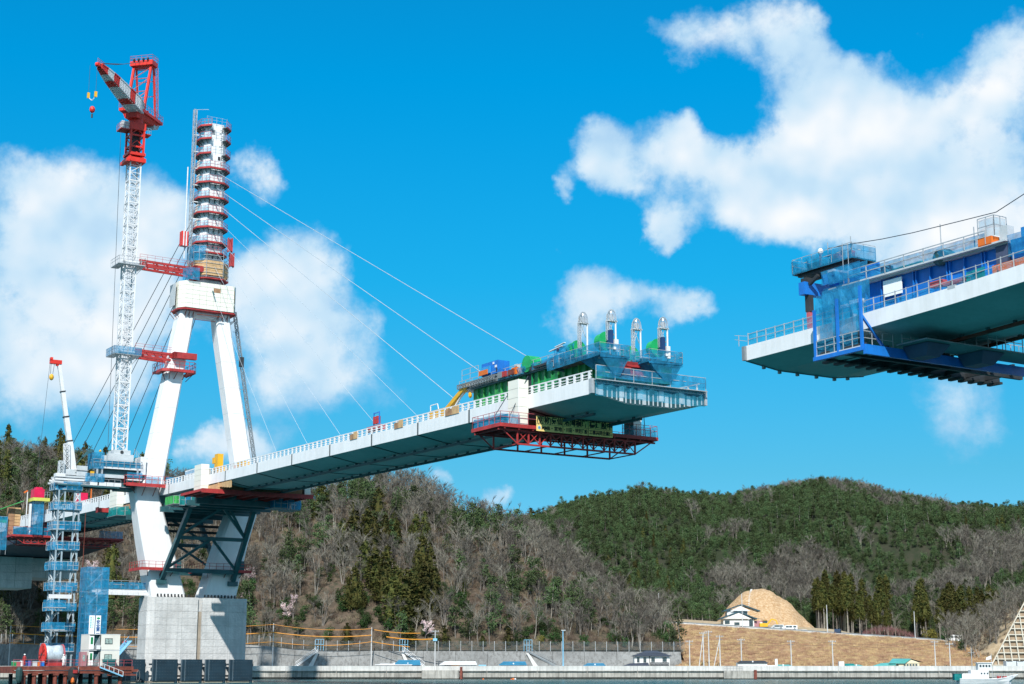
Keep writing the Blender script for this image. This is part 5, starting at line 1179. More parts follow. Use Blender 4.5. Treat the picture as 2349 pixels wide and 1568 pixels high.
tc_.part('control_box', MB().box(CX_ - 2.9, CX_ - 1.5, CS_ - .9, CS_ + .4, 100.4, 101.9), CRW)
# slewing deck: machinery deck turned so that the jib points away to the upper left
jt, jb = Vector((-18.6, 123.8, 107.0)), Vector((-7.6, 134.6, 104.4))      # jib tip and heel in the bridge frame
hd = Vector((jt.x - jb.x, jt.y - jb.y, 0)).normalized(); sd = Vector((-hd.y, hd.x, 0)); ctr = Vector((CX_, CS_, 0))
def sl(a, b, z): p = ctr + hd * a + sd * b; return (p.x, p.y, z)
tc_.part('slewing_deck', MB().frus([sl(2.2, -1.2, 102.5), sl(2.2, 1.2, 102.5), sl(-5.0, 1.5, 103.0), sl(-5.0, -1.5, 103.0)], [sl(2.6, -1.8, 104.2), sl(2.6, 1.8, 104.2), sl(-6.4, 2.0, 104.2), sl(-6.4, -2.0, 104.2)]), BRED)
tc_.part('deck_edge', MB().frus([sl(2.9, -2.1, 103.75), sl(2.9, 2.1, 103.75), sl(-6.6, 2.2, 103.75), sl(-6.6, -2.2, 103.75)], [sl(2.9, -2.1, 104.3), sl(2.9, 2.1, 104.3), sl(-6.6, 2.2, 104.3), sl(-6.6, -2.2, 104.3)]), BRED)
tc_.part('counterweight', MB().frus([sl(-4.4, -1.5, 102.3), sl(-4.4, 1.5, 102.3), sl(-6.4, 1.3, 102.9), sl(-6.4, -1.3, 102.9)], [sl(-4.2, -1.6, 103.7), sl(-4.2, 1.6, 103.7), sl(-6.5, 1.6, 103.7), sl(-6.5, -1.6, 103.7)]), LGREY)
tc_.part('deck_rail', rail_run(MB(), [sl(2.9, 2.1, 104.3), sl(-6.6, 2.2, 104.3), sl(-6.6, -2.2, 104.3), sl(2.9, -2.1, 104.3)], 1.1, 1.2, .05), PINKR)
tc_.part('winch_cab', MB().frus([sl(-4.6, -1.6, 104.3), sl(-4.6, .2, 104.3), sl(-6.2, .2, 104.3), sl(-6.2, -1.6, 104.3)], [sl(-4.6, -1.6, 105.8), sl(-4.6, .2, 105.8), sl(-6.2, .2, 105.8), sl(-6.2, -1.6, 105.8)]), CRW)
tc_.part('winch_drum', MB().tube(sl(-2.6, -1.0, 104.9), sl(-2.6, 1.0, 104.9), .55, 12), RED)
# gantry tower
gz = 114.0; gl = MB()
for b in (-1.75, 1.75):
    tc_.part('gantry_leg', MB().bar(sl(.6, b, 104.3), sl(-1.6, b, gz), .42), BRED); tc_.part('gantry_leg', MB().bar(sl(-4.2, b, 104.3), sl(-2.5, b, gz), .32), BRED)
for z0, z1 in ((105.5, 108.5), (108.5, 111.3), (111.3, 113.6)):
    f0, f1 = (z0 - 104.3) / 9.7, (z1 - 104.3) / 9.7; gl.bar(sl(.6 - 2.2 * f0, -1.75, z0), sl(.6 - 2.2 * f1, 1.75, z1), .12).bar(sl(.6 - 2.2 * f1, -1.75, z1), sl(.6 - 2.2 * f1, 1.75, z1), .12)
    gl.bar(sl(-4.2 + 1.7 * f1, -1.75, z1), sl(-4.2 + 1.7 * f1, 1.75, z1), .1)
tc_.part('gantry_brace', gl, PINKR)
tc_.part('gantry_head', MB().frus([sl(-.9, -2.3, gz), sl(-.9, 2.3, gz), sl(-3.2, 2.3, gz), sl(-3.2, -2.3, gz)], [sl(-.9, -2.3, gz + .9), sl(-.9, 2.3, gz + .9), sl(-3.2, 2.3, gz + .9), sl(-3.2, -2.3, gz + .9)]), BRED)
tc_.part('head_rail', rail_run(MB(), [sl(-.9, 2.3, gz + .9), sl(-.9, -2.3, gz + .9), sl(-3.2, -2.3, gz + .9), sl(-3.2, 2.3, gz + .9), sl(-.9, 2.3, gz + .9)], 1.0, 1.2, .05), PINKR)
sv = MB()
for b in (-1.4, -.5, .5, 1.4): sv.tube(sl(-.8, b - .12, gz + 1.0), sl(-.8, b + .12, gz + 1.0), .3, 10)
tc_.part('sheave', sv, DARK)
ldd = lattice(MB(), sl(-3.9, 2.2, 104.5), sl(-2.9, 2.2, 113.8), .5, n=9, c=.05, b=.04, style='z'); tc_.part('caged_ladder', ldd, PINKR)
# jib in alternating red and white lattice sections
NS = 8
for k in range(NS):
    a, b = k / NS, (k + 1) / NS; w = lambda f: 2.7 * (1 - f) ** .35 * (1 if f > .12 else .75 + f * 2.1) if f < .96 else .8
    tc_.part('jib_section', lattice(MB(), jb.lerp(jt, a), jb.lerp(jt, b), w(a + .01), d=w(a + .01) * .9, n=3, c=.24, b=.14, w2=w(b), side=sd, style='x'), (CRW, CRW, BRED, CRW, CRW, BRED, CRW, BRED)[k])
tc_.part('jib_walkway', MB().bar(jb + Vector((0, 0, 1.0)), jt + Vector((0, 0, .5)), .5, .06), CRW)
tc_.part('jib_head', MB().bar(jt - hd * .6, jt + hd * .9, .8, .55).tube(jt + hd * .8 - sd * .3, jt + hd * .8 + sd * .3, .4, 10), BRED)
tc_.part('head_rail', rail_run(MB(), [jt - hd * 1.6 + Vector((0, 0, .3)), jt + hd * .8 + Vector((0, 0, .3))], .9, .6, .05), PINKR)
pn = MB()
for b in (-1.2, -.4, .4, 1.2):
    p, q = Vector(sl(-.9, b, gz + .6)), jt + sd * b * .3 + Vector((0, 0, .5)); m = p.lerp(q, .5) - Vector((0, 0, .35)); pn.tube(p, m, .035, 4).tube(m, q, .035, 4)
tc_.part('luffing_rope', pn, CABLED)
hk = Thing('hook_block', 'small red hook block with yellow and white tackle hanging from the crane jib', 'hook', (jt.x, jt.y, 100)); z_ = jt.z
ho = jt + hd * .9
hk.part('rope', MB().tube(ho + sd * .0, (ho.x, ho.y, z_ - 6.0), .03, 4).tube(ho - sd * 1.4, (ho.x - sd.x * 1.4, ho.y - sd.y * 1.4, z_ - 5.0), .03, 4), CABLED)
hk.part('yellow_tackle', MB().box(ho.x - .22, ho.x + .22, ho.y - .15, ho.y + .15, z_ - 6.1, z_ - 5.1).box(ho.x - sd.x * 1.4 - .2, ho.x - sd.x * 1.4 + .2, ho.y - sd.y * 1.4 - .15, ho.y - sd.y * 1.4 + .15, z_ - 6.2, z_ - 5.2), YELLOW)
hk.part('sling', MB().tube((ho.x, ho.y, z_ - 6.0), (ho.x - sd.x * .7, ho.y - sd.y * .7, z_ - 6.7), .07, 4).tube((ho.x - sd.x * .7, ho.y - sd.y * .7, z_ - 6.7), (ho.x - sd.x * 1.4, ho.y - sd.y * 1.4, z_ - 6.1), .07, 4), CRW)
hk.part('block', MB().ico((ho.x - sd.x * .5, ho.y - sd.y * .5, z_ - 8.4), .5, 2, 0, 1.3), BRED); hk.part('hook', MB().tube((ho.x - sd.x * .5, ho.y - sd.y * .5, z_ - 9.2), (ho.x - sd.x * .5, ho.y - sd.y * .5, z_ - 9.9), .16, 6), DARK)
wr = Thing('hoist_rope', 'thin dark hoist rope dropping from the crane head down the left of its mast', 'rope', (-10.3, 135, 40)); wr.part('rope', MB().tube((-10.4, 135.6, 100.2), (-10.2, 134.2, 40.5), .045, 5), CABLED)
# tie beams between mast and tower, with collars and walkways
for z, t1, s1, lab in ((75.0, 8.4, 135.0, 'upper red lattice tie beam from the crane mast to the tower shaft'), (58.3, 5.2, 135.2, 'lower red tie beam from the crane mast to the left tower leg')):
    q = Thing('tie_beam', lab, 'tie beam', (-2, 135.5, z)); t0 = CX_ + 1.5
    tm_ = t1 - 4.2
    for s in (134.7, 136.9):
        q.part('top_chord', MB().bar((t0, s, z + .65), (tm_, s, z + .5), .34, .4), RED); q.part('bottom_chord', MB().bar((t0, s, z - .3), (tm_, s, z - .6), .34, .4), RED)
        w = MB(); n = 5
        for i in range(n): a = t0 + (tm_ - t0) * i / n; b = t0 + (tm_ - t0) * (i + 1) / n; w.bar((a, s, z - .4), ((a + b) / 2, s, z + .6), .24).bar(((a + b) / 2, s, z + .6), (b, s, z - .4), .24)
        q.part('lattice_web', w, RED)
    q.part('gripper_beam', MB().box(tm_ - .2, t1, 133.0, 133.9, z - .35, z + .75).box(tm_ - .2, tm_ + .4, 133.0, 138.8, z - .3, z + .7), RED)
    q.part('walkway_rail', rail_run(MB(), [(t0, 134.4, z + .8), (t1 - 1.5, 134.4, z + .7)], 1.0, 1.5, .045), PINKR)
    c = MB()
    q2 = Thing('mast_collar', ('upper' if z > 60 else 'lower, blue netted') + ' platform collar round the crane mast at the tie beam', 'work platform', (CX_, CS_, z))
    q2.part('floor', MB().box(CX_ - 2.6, CX_ + 2.4, CS_ - 2.3, CS_ - 1.2, z - .6, z - .45).box(CX_ - 2.6, CX_ - 1.2, CS_ - 1.2, CS_ + 2.3, z - .6, z - .45).box(CX_ + 1.2, CX_ + 2.4, CS_ - 1.2, CS_ + 2.3, z - .6, z - .45), GALV)
    q2.part('collar_frame', MB().box(CX_ - 1.5, CX_ + 1.5, CS_ - 1.5, CS_ - 1.15, z - .2, z + .3).box(CX_ - 1.5, CX_ + 1.5, CS_ + 1.15, CS_ + 1.5, z - .2, z + .3).box(CX_ - 1.5, CX_ - 1.15, CS_ - 1.5, CS_ + 1.5, z - .2, z + .3), CRW)
    q2.part('guard_rail', rail_run(MB(), [(CX_ - 2.6, CS_ + 2.3, z - .45), (CX_ - 2.6, CS_ - 2.3, z - .45), (CX_ + 2.4, CS_ - 2.3, z - .45), (CX_ + 2.4, CS_ + 2.3, z - .45)], 1.3, .9, .06), GALV)
    q2.part('support_strut', MB().bar((CX_ - 2.3, CS_ - 2.1, z - .6), (CX_ - 1, CS_ - 1, z - 2.2), .12).bar((CX_ + 2.2, CS_ - 2.1, z - .6), (CX_ + 1, CS_ - 1, z - 2.2), .12), GALV)
    if z < 60: q2.part('net_sheet', net_run(MB(), [(CX_ - 2.65, CS_ + 2.3, z - .5), (CX_ - 2.65, CS_ - 2.35, z - .5), (CX_ + 2.45, CS_ - 2.35, z - .5)], 1.35, 0, .08), NET)
b_ = Thing('net_pocket', 'blue net sheet hung at the tower end of the upper red tie beam', 'safety net', (3, 132.6, 73)); b_.part('net_sheet', net_run(MB(), [(2.4, 134.5, 72.9), (2.8, 132.7, 72.9), (4.9, 132.6, 72.9)], 2.3, 0, .1), NETD)

# ------------------------------------------------------------------ crane base block beside the left knee
cb = Thing('crane_platform', 'grey and teal steel base block carrying the tower crane beside the left tower knee', 'crane base', (-8, 136, 35.4))
cb.part('top_girder', MB().box(-10.1, -5.5, 134.0, 135.0, 38.4, 39.7), LGREY); cb.part('top_girder', MB().box(-10.1, -5.5, 137.0, 138.0, 38.4, 39.7), LGREY)
cb.part('foot_block', MB().box(-9.0, -6.0, 134.3, 137.6, 39.7, 40.5), LGREY); cb.part('foot_hole', MB().tube((-7.6, 134.28, 40.1), (-7.6, 134.2, 40.1), .3, 14), DARK)
cb.part('dark_bay', MB().box(-10.9, -4.9, 134.6, 137.8, 37.4, 38.4), DTEAL); cb.part('deck_edge', MB().box(-11.4, -4.2, 133.6, 134.0, 36.95, 37.3), CRW); cb.part('deck_floor', MB().box(-11.4, -4.2, 134.0, 138.4, 37.1, 37.25), GALV)
cb.part('teal_box', MB().box(-11.2, -4.4, 134.3, 138.0, 35.95, 36.95), DTEAL); cb.part('lower_beam', MB().box(-12.2, -7.0, 133.8, 134.2, 35.35, 35.95), LGREY); cb.part('lower_beam', MB().box(-12.2, -4.0, 137.8, 138.2, 35.35, 35.95), LGREY)
cb.part('under_frame', MB().box(-12.0, -4.5, 134.6, 137.6, 34.7, 35.35), DTEAL); cb.part('side_deck', MB().box(-6.8, -4.0, 133.3, 133.7, 35.9, 36.1).box(-6.8, -4.0, 133.3, 133.7, 35.1, 35.3), CRW)
cb.part('net_sheet', net_run(MB(), [(-12.9, 137, 36.8), (-12.8, 133.6, 36.8), (-11.0, 133.4, 36.8)], 2.9, 0, .1), NETD); cb.part('net_sheet', net_run(MB(), [(-11.0, 133.5, 37.3), (-4.3, 133.5, 37.3)], 1.0, 0, .06), NET); cb.part('net_sheet', net_run(MB(), [(-6.8, 133.2, 35.5), (-4.0, 133.2, 35.5)], 1.0, 0, .06), NET)
cb.part('guard_rail', rail_run(MB(), [(-12.8, 138, 37.3), (-12.8, 133.4, 37.3), (-4.1, 133.4, 37.3), (-4.1, 138, 37.3)], 1.2, 1.1, .05), GALV); cb.part('guard_rail', rail_run(MB(), [(-5.4, 134, 39.7), (-4.2, 134, 38.6)], 1.1, .6, .04), GALV)
cb.part('column', MB().box(-12.2, -11.9, 133.6, 133.9, 34.6, 37).box(-11.3, -11.05, 133.6, 133.9, 34.6, 39).box(-4.9, -4.6, 133.6, 133.9, 35, 39), GALV); cb.part('side_sheet', MB().box(-4.2, -3.2, 133.9, 137, 36.3, 39.5), CRW); cb.part('lamp', MB().ico((-11.6, 134, 40.0), .25, 1), YELLOW)
# beams between access tower and crane base
gw = Thing('gangway', 'white and dark gangway from the crane base to the top of the lattice access tower', 'gangway', (-11, 135, 34))
gw.part('beam', MB().box(-18.9, -8.0, 133.4, 133.75, 33.5, 33.75).box(-18.9, -8.0, 136.0, 136.3, 33.5, 33.8), DTEAL); gw.part('white_panel', MB().box(-13.3, -12.0, 133.35, 133.4, 33.8, 34.4), CRW)
for i in range(3): gw.part('white_panel', MB().box(-11.7 + i * 1.35, -10.42 + i * 1.35, 133.35, 133.4, 33.8, 34.45), CRW)
gw.part('deck', MB().box(-18.9, -6, 133.5, 136.2, 33.76, 33.85), GALV); gw.part('girder', MB().box(-8.0, -5.0, 133.9, 137.5, 33.4, 34.6), DTEAL)
gw.part('net_sheet', net_run(MB(), [(-14.2, 133.3, 34.4), (-10.8, 133.3, 34.4)], 1.5, 0, .12), NETD); gw.part('guard_rail', rail_run(MB(), [(-14.4, 133.4, 33.8), (-7.8, 133.4, 33.8)], 1.2, 1.1, .05), GALV)

# ------------------------------------------------------------------ lattice access tower with blue netted landings
at_ = Thing('access_tower', 'tall galvanised lattice tower with blue netted landings left of the bridge tower', 'lattice tower', (-16.6, 135.6, 0))
AT, AS = -16.6, 135.6
for (t, s) in ((-1.8, -1.5), (-.8, -1.6), (.9, -1.6), (1.8, -1.6), (-1.8, 1.5), (1.8, 1.5), (-1.8, 0), (-1.1, 1.2)):
    at_.part('column', MB().box(AT + t - .12, AT + t + .12, AS + s - .12, AS + s + .12, 2.4, 33.2), mat('blue_grey_steel', (.33, .42, .47), .5, var=.15))
LZ = [5.3, 8.75, 12.2, 15.65, 19.1, 22.55, 26.0, 29.45]
br = MB()
for z in [3] + LZ:
    br.bar((AT + .9, AS - 1.62, z + 1.6), (AT + 1.45, AS - 1.62, z + 3.3), .13).bar((AT + 2.0, AS - 1.62, z + 1.6), (AT + 1.45, AS - 1.62, z + 3.3), .13)
    br.bar((AT - 2.0, AS - 1.2, z + 1.6), (AT - 2.0, AS + 1.4, z + 3.3), .12).bar((AT - 2.0, AS + 1.4, z + 1.6), (AT - .9, AS - 1.5, z + 3.2), .12).bar((AT - 1.6, AS, z + 1.4), (AT - .9, AS - 1.5, z + 3.1), .12)
at_.part('x_brace', MB().bar((AT + 1.0, AS - 1.62, 30.9), (AT + 1.9, AS - 1.62, 32.4), .16).bar((AT + 1.9, AS - 1.62, 30.9), (AT + 1.0, AS - 1.62, 32.4), .16).bar((AT + .9, AS - 1.62, 32.6), (AT + 2.0, AS - 1.62, 32.6), .2), CRW)
at_.part('bracing', br, LGREY)
for z in LZ + [32.9]:
    P = [(AT - 2.5, AS + 2.0), (AT - 2.5, AS - 1.3), (AT - .7, AS - 2.1), (AT + 2.1, AS - 2.1), (AT + 2.4, AS - .8), (AT + 2.4, AS + 2.0)]
    at_.part('landing_floor', MB().prism(P, z - .1, z + .02), GALV); at_.part('landing_rail', rail_run(MB(), [(*p, z) for p in P], 1.35, 1.0, .05), LGREY)
    at_.part('landing_net', net_run(MB(), [(*p, z - .15) for p in P], 1.3 + .2 * rnd.random(), 0, .16), NETD)
at_.part('ladder_mast', MB().bar((AT + 3.3, AS - .6, 2.5), (AT + 3.3, AS - .6, 29), .10), RUST)
top = Thing('crane_grillage', 'layered white and grey steel beams crowning the lattice access tower', 'steel frame', (AT, AS, 34))
for i, (t0, t1, z, m) in enumerate(((-19.3, -12.4, 34.45, CRW), (-19.0, -13.5, 34.95, LGREY), (-19.5, -12.0, 33.95, LGREY))):
    for s in (133.9, 135.6, 137.3): top.part('beam', MB().box(t0, t1, s - .15, s + .15, z, z + .32), m)
top.part('white_box', MB().box(-19.2, -17.6, 133.7, 135.2, 35.0, 35.6), CRW); top.part('lattice_panel', lattice(MB(), (-18.2, 134.5, 35.3), (-18.2, 134.5, 37.8), .8, n=3, c=.12, b=.08).box(-15.5, -13.6, 134.3, 134.4, 35.4, 37.2), LGREY)
top.part('lattice_panel', lattice(MB(), (-15.9, 134.2, 36.4), (-13.5, 134.2, 36.4), 1.7, n=2, c=.12, b=.1), CRW)
tcr = Thing('telescopic_crane', 'white telescopic crane with a red head and yellow hook on the lattice access tower', 'crane', (-16.8, 135.6, 35.3))
b0, b1 = Vector((-15.6, 135.6, 35.8)), Vector((-19.3, 135.6, 55.0))
for k, (f0, f1, w) in enumerate(((0, .3, .95), (.3, .52, .82), (.52, .75, .70), (.75, 1, .56))):
    tcr.part('boom_section', MB().bar(b0.lerp(b1, f0), b0.lerp(b1, f1), w, w), CRW)
    if k: tcr.part('boom_collar', MB().bar(b0.lerp(b1, f0 - .004), b0.lerp(b1, f0 + .006), w + .3, w + .3), DARK)
tcr.part('boom_head', MB().box(-20.9, -18.9, 135.2, 136, 55.0, 55.7).box(-20.9, -20.5, 135.2, 136, 55.5, 56.1).box(-19.8, -19.4, 135.3, 135.9, 54.7, 55.4), BRED)
tcr.part('rope', MB().tube((-20.7, 135.6, 55.2), (-20.7, 135.6, 53.2), .04, 4).tube((-20.1, 135.6, 55.2), (-20.3, 135.6, 53.2), .04, 4).tube((-20.9, 135.6, 55.0), (-22.0, 135.6, 34.6), .03, 4), CABLED)
tcr.part('hook_block', MB().ico((-20.5, 135.6, 52.6), .42, 2, 0, 1.4), YELLOW)
tcr.part('latticed_mast', lattice(MB(), (-16.9, 135.2, 35.6), (-17.3, 135.2, 41.0), .8, n=6, c=.10, b=.07), CRW); tcr.part('body', MB().box(-17.6, -13.8, 134.6, 136.6, 35.5, 36.5), LGREY)
tcr.part('stay', MB().bar((-15.6, 134.6, 37.4), (-12.9, 134.6, 41.0), .10).bar((-14.6, 134.4, 38.8), (-12.9, 134.4, 40.2), .35), DTEAL)

# ------------------------------------------------------------------ blue netted stair tower and footbridge to the pier
nt_ = Thing('stair_tower', 'tall stair tower wrapped in bright blue netting with white sign sheets, left of the pier', 'stair tower', (-15.6, 122, 2.9))
t0, t1, s0, s1, zb, zt = -16.9, -13.3, 120.6, 124.2, 2.9, 18.9
fr_ = MB()
for t in (t0, (t0 + t1) / 2, t1):
    for s in (s0, s1): fr_.bar((t, s, zb), (t, s, zt), .07)
for i in range(12):
    z = zb + 1.4 * i
    for s in (s0, s1): fr_.bar((t0, s, z), (t1, s, z), .06)
    for t in (t0, t1): fr_.bar((t, s0, z), (t, s1, z), .06)
    fr_.bar((t0, s0, z), (t0 + 1.2, s0, z + 1.4), .03); fr_.bar((t0 + 1.2, s0, z), (t0, s0, z + 1.4), .03)
nt_.part('scaffold_frame', fr_, GALV)
for i in range(5):
    z = zb + 1.1 + 2.9 * i; a, b = (t0 + .6, t1 - .9); nt_.part('stair_flight', MB().bar((a, s0 + .9, z), (b, s0 + .9, z + 2.2), .7, .10).bar((a, s0 + .35, z + .15), (b, s0 + .35, z + 2.35), .13), CRW)
    nt_.part('landing', MB().box(b, t1, s0 + .4, s0 + 1.5, z + 2.15, z + 2.25), GALV)
for i in range(8):
    z = zb + 2.0 * i
    nt_.part('net_sheet', net_run(MB(), [(t0 - .06, s1, z), (t0 - .06, s0 - .06, z)], 1.98, 0, .05), NETD); nt_.part('net_sheet', net_run(MB(), [(t0 - .06, s0 - .06, z), ((t0 + t1) / 2, s0 - .06, z)], 1.98, 0, .05), NETD)
    nt_.part('net_sheet', net_run(MB(), [((t0 + t1) / 2, s0 - .06, z), (t1 + .06, s0 - .06, z)], 1.98, 0, .05), NETD); nt_.part('net_sheet', net_run(MB(), [(t1 + .06, s0 - .06, z), (t1 + .06, s1, z)], 1.98, 0, .05), NETD)
def sheet(lab, t, z0, z1, w, marks):
    q = Thing('sign_sheet', lab, 'sign', (t, s0 - .2, z0)); q.part('sheet', MB().box(t - w / 2, t + w / 2, s0 - .2, s0 - .17, z0, z1), SIGNW)
    cross = MB().box(t - .13, t + .13, s0 - .22, s0 - .203, z1 - .62, z1 - .28).box(t - .27, t + .27, s0 - .221, s0 - .202, z1 - .56, z1 - .34)
    return q, cross
q, c = sheet('white vertical safety sign with green cross and dark characters on the blue stair tower', -14.75, 7.6, 10.95, .86, 1)
q.part('green_cross', c, INKG)
for i, ch in enumerate('安全第一'):
    me = text_mesh(ch, .66, INKB, 'character'); o = q.part('character', me, INKB); o.location = (0, -.03, 2.28 - i * .62); o.rotation_euler = (R(90), 0, 0)
q, c = sheet('white vertical sheet with faint teal characters, left of the green cross sign', -15.8, 7.6, 10.95, .92, 2)
mk = MB()
for i in range(7): z = 10.7 - i * .26; mk.box(-16.1, -15.85, s0 - .22, s0 - .203, z - .18, z).box(-15.7 + .02 * (i % 2), -15.55, s0 - .22, s0 - .203, z - .22, z - .06)
q.part('faded_marks', mk, INKP)
q, c = sheet('lower white sheet with a green mark, just above the cable reel', -14.9, 3.3, 6.5, .8, 3)
q.part('green_mark', MB().box(-15.0, -14.72, s0 - .22, s0 - .203, 5.85, 6.15), INKG)
mk = MB()
for i in range(8): z = 5.6 - i * .27; mk.box(-15.08, -14.92, s0 - .22, s0 - .203, z - .17, z).box(-14.8, -14.68, s0 - .22, s0 - .203, z - .15, z - .02)
q.part('faded_marks', mk, INKP)
FB = (3.2, 8.6, .65)
fb = Thing('footbridge', 'white footbridge with blue netted rails from the blue stair tower to the pier', 'footbridge', (-8, 128, 15))
for i in range(10): fb.part('side_panel', MB().box(-10.6 + i * .97 + .02, -10.6 + (i + 1) * .97 - .02, 135.6, 135.7, 15.1, 15.6), CRW)
fb.part('girder', MB().box(-10.6, -.9, 135.7, 135.9, 15.65, 16.1), CRW); fb.part('girder', MB().box(-10.6, -.9, 137.6, 137.8, 15.2, 16.0), CRW); fb.part('deck', MB().box(-14, -.9, 135.7, 137.8, 15.4, 15.55), GALV)
fb.part('net_sheet', net_run(MB(), [(-10.8, 135.55, 16.15), (-1.6, 135.55, 16.15)], 1.2, 0, .12), NETD); fb.part('guard_rail', rail_run(MB(), [(-10.8, 135.6, 16.1), (-1.4, 135.6, 16.1)], 1.5, 1.7, .06), GALV)
fb.part('end_frame', MB().box(-1.75, -.9, 135.7, 137.6, 14.9, 15.1).box(-1.2, -1.0, 135.7, 135.9, 15.1, 17.4), LGREY)
fw = Thing('landing_beam', 'short white beam with blue netting sticking out left of the blue stair tower', 'work platform', (-18, 128, 14.4))
fw.part('beam', MB().box(-21.0, -17.2, 127.6, 127.9, 13.9, 14.55), CRW); fw.part('net_sheet', net_run(MB(), [(-20.2, 127.6, 14.9), (-17.2, 127.6, 14.9)], 1.2, 0, .1), NETD); fw.part('guard_rail', rail_run(MB(), [(-20.2, 127.6, 14.6), (-17.2, 127.6, 14.6)], 1.3, 1, .05), GALV)
for i, z in enumerate((12.6, 8.9, 5.0)):
    q = Thing('netted_landing', ('upper', 'middle', 'lower')[i] + ' small blue netted landing left of the blue stair tower', 'work platform', (-19.2, 131, z)); q.part('net_sheet', net_run(MB(), [(-20.3, 133, z), (-20.3, 131, z), (-17, 131, z)], 1.2, 0, .1), NETD); q.part('floor', MB().box(-20.3, -17, 131, 133, z - .15, z), GALV)
    q.part('bracket', MB().bar((-20.1, 131.1, z - .1), (-19.3, 131.2, z - .7), .1).bar((-19, 131.1, z - .1), (-18.6, 131.2, z - .7), .1), GALV)

# ------------------------------------------------------------------ trestle jetty with cabins and reel
tj = Thing('trestle_jetty', 'rusty red steel trestle jetty on piles in the lower left corner', 'jetty', (-20, 112, 2.8))
T0, T1, S0, S1 = -30.4, -11.6, 112.0, 124.5
tj.part('deck', MB().box(T0, T1, S0, S1, 2.55, 2.75), RUST); tj.part('edge_girder', MB().box(T0 - .1, T1 + .2, S0 - .25, S0, 2.15, 2.75), RUST); tj.part('edge_girder', MB().box(T0 - .1, T1 + .2, S0 - .12, S0 + .1, 1.65, 2.1), RUST); tj.part('edge_girder', MB().box(T0 - .1, T0 + .15, S0, S1, 1.7, 2.7), RUST)
pil = MB().tube((0, 0, -2), (0, 0, 1.6), .32, 10).mesh('pile', RUST, smooth=False); cap = MB().box(-.45, .45, -.45, .45, 1.35, 1.65)
pl_ = [(-28.6 + i * 1.62, S0 + .35) for i in range(6)] + [(-17.2, S0 + .35), (-13.3, S0 + .4)]
tj.copies('pile', pil, RUST, [(t, s, 0) for t, s in pl_]); tj.copies('pile_cap', cap, RUST, [(t, s, 0) for t, s in pl_])
tj.copies('pile', MB().tube((0, 0, -2), (0, 0, 1.6), .32, 10).mesh('pile', DARK), DARK, [(-28.0 + i * 1.62, s, 0) for i in range(10) for s in (S0 + 5, S0 + 10)])
tj.part('guard_rail', rail_run(MB(), [(T0, S0, 2.75), (T1, S0, 2.75)], 1.0, 1.3, .045), PINKR)
tj.part('cross_girder', MB().box(-15.6, -10.9, S0 - .2, S0 + .1, 1.3, 1.55).box(-11.7, -10.6, S0 - .3, S0 + .6, 1.9, 2.3), RUST)
for t, m, lb in ((-29.6, NETD, 'green and navy rubber dock fender hanging at the left end of the jetty'), (-21.2, DARK, 'dark rubber dock fender with an orange patch hanging from the middle of the jetty')):
    q = Thing('dock_fender', lb, 'fender', (t, S0 - .6, 0)); w = .55 if t < -25 else .85
    q.part('bladder', MB().loft([[(t + math.cos(a * .785) * w * k, S0 - .6 + math.sin(a * .785) * w * .6 * k, z) for a in range(8)] for z, k in ((.25, .35), (.6, .8), (1.3, 1), (2.2, .95), (2.6, .5))], caps=True), mat('dark_green_rubber', (.02, .06, .06), .6) if t < -25 else BLACK)
    if t > -25: q.part('orange_patch', MB().box(t - .25, t + .45, S0 - 1.25, S0 - 1.18, 1.7, 2.2), RED); q.part('orange_float', MB().ico((t - .25, S0 - 1.3, .55), .32, 1, 0, 1.7), ORANGE); q.part('chain', MB().bar((t + .8, S0 - .6, 2.7), (t + .6, S0 - .8, .1), .07), GALV)
q = Thing('rope_loop', 'loop of pale rope hanging off the right end of the jetty', 'rope', (-10.6, S0, 1.2)); lo = MB()
for i in range(10): a, b = i * .628, (i + 1) * .628; lo.tube((-10.6 + math.cos(a) * .28, S0 - .3, 1.25 + math.sin(a) * .85), (-10.6 + math.cos(b) * .28, S0 - .3, 1.25 + math.sin(b) * .85), .04, 4)
q.part('rope', lo, WALLG)
rl = Thing('cable_reel', 'big cable reel with bright red flanges wrapped in silver sheet on the jetty', 'cable reel', (-23.5, 114.5, 2.8)); a, b = Vector((-25.3, 114.4, 4.55)), Vector((-22.3, 114.4, 4.55))
rl.part('flange', MB().tube(a - Vector((.12, 0, 0)), a + Vector((.12, 0, 0)), 1.75, 28), BRED); rl.part('flange', MB().tube(b - Vector((.1, 0, 0)), b + Vector((.1, 0, 0)), 1.62, 28), PINKR)
rl.part('wound_drum', MB().loft([[(a.x + .15 + 2.7 * f, a.y + math.cos(j * .314) * r_, a.z + math.sin(j * .314) * r_) for j in range(20)] for f, r_ in ((0, 1.35), (.15, 1.45), (.4, 1.36), (.62, 1.42), (.8, 1.5), (1, 1.55))]), PALEB, smooth=True)
sp_ = MB()
for j in range(12): th = j * .524; sp_.bar((a.x - .16, a.y + math.cos(th) * .3, a.z + math.sin(th) * .3), (a.x - .16, a.y + math.cos(th) * 1.6, a.z + math.sin(th) * 1.6), .1, .08)
rl.part('flange_spoke', sp_, RED); rl.part('hub', MB().tube(a - Vector((.25, 0, 0)), b + Vector((.25, 0, 0)), .22, 10), DARK); rl.part('cradle', MB().box(a.x - .4, b.x + .4, 113.4, 113.6, 2.8, 3.3).box(a.x - .3, a.x + .2, 113.4, 115.4, 2.8, 3.1).box(b.x - .2, b.x + .3, 113.4, 115.4, 2.8, 3.1), RED)
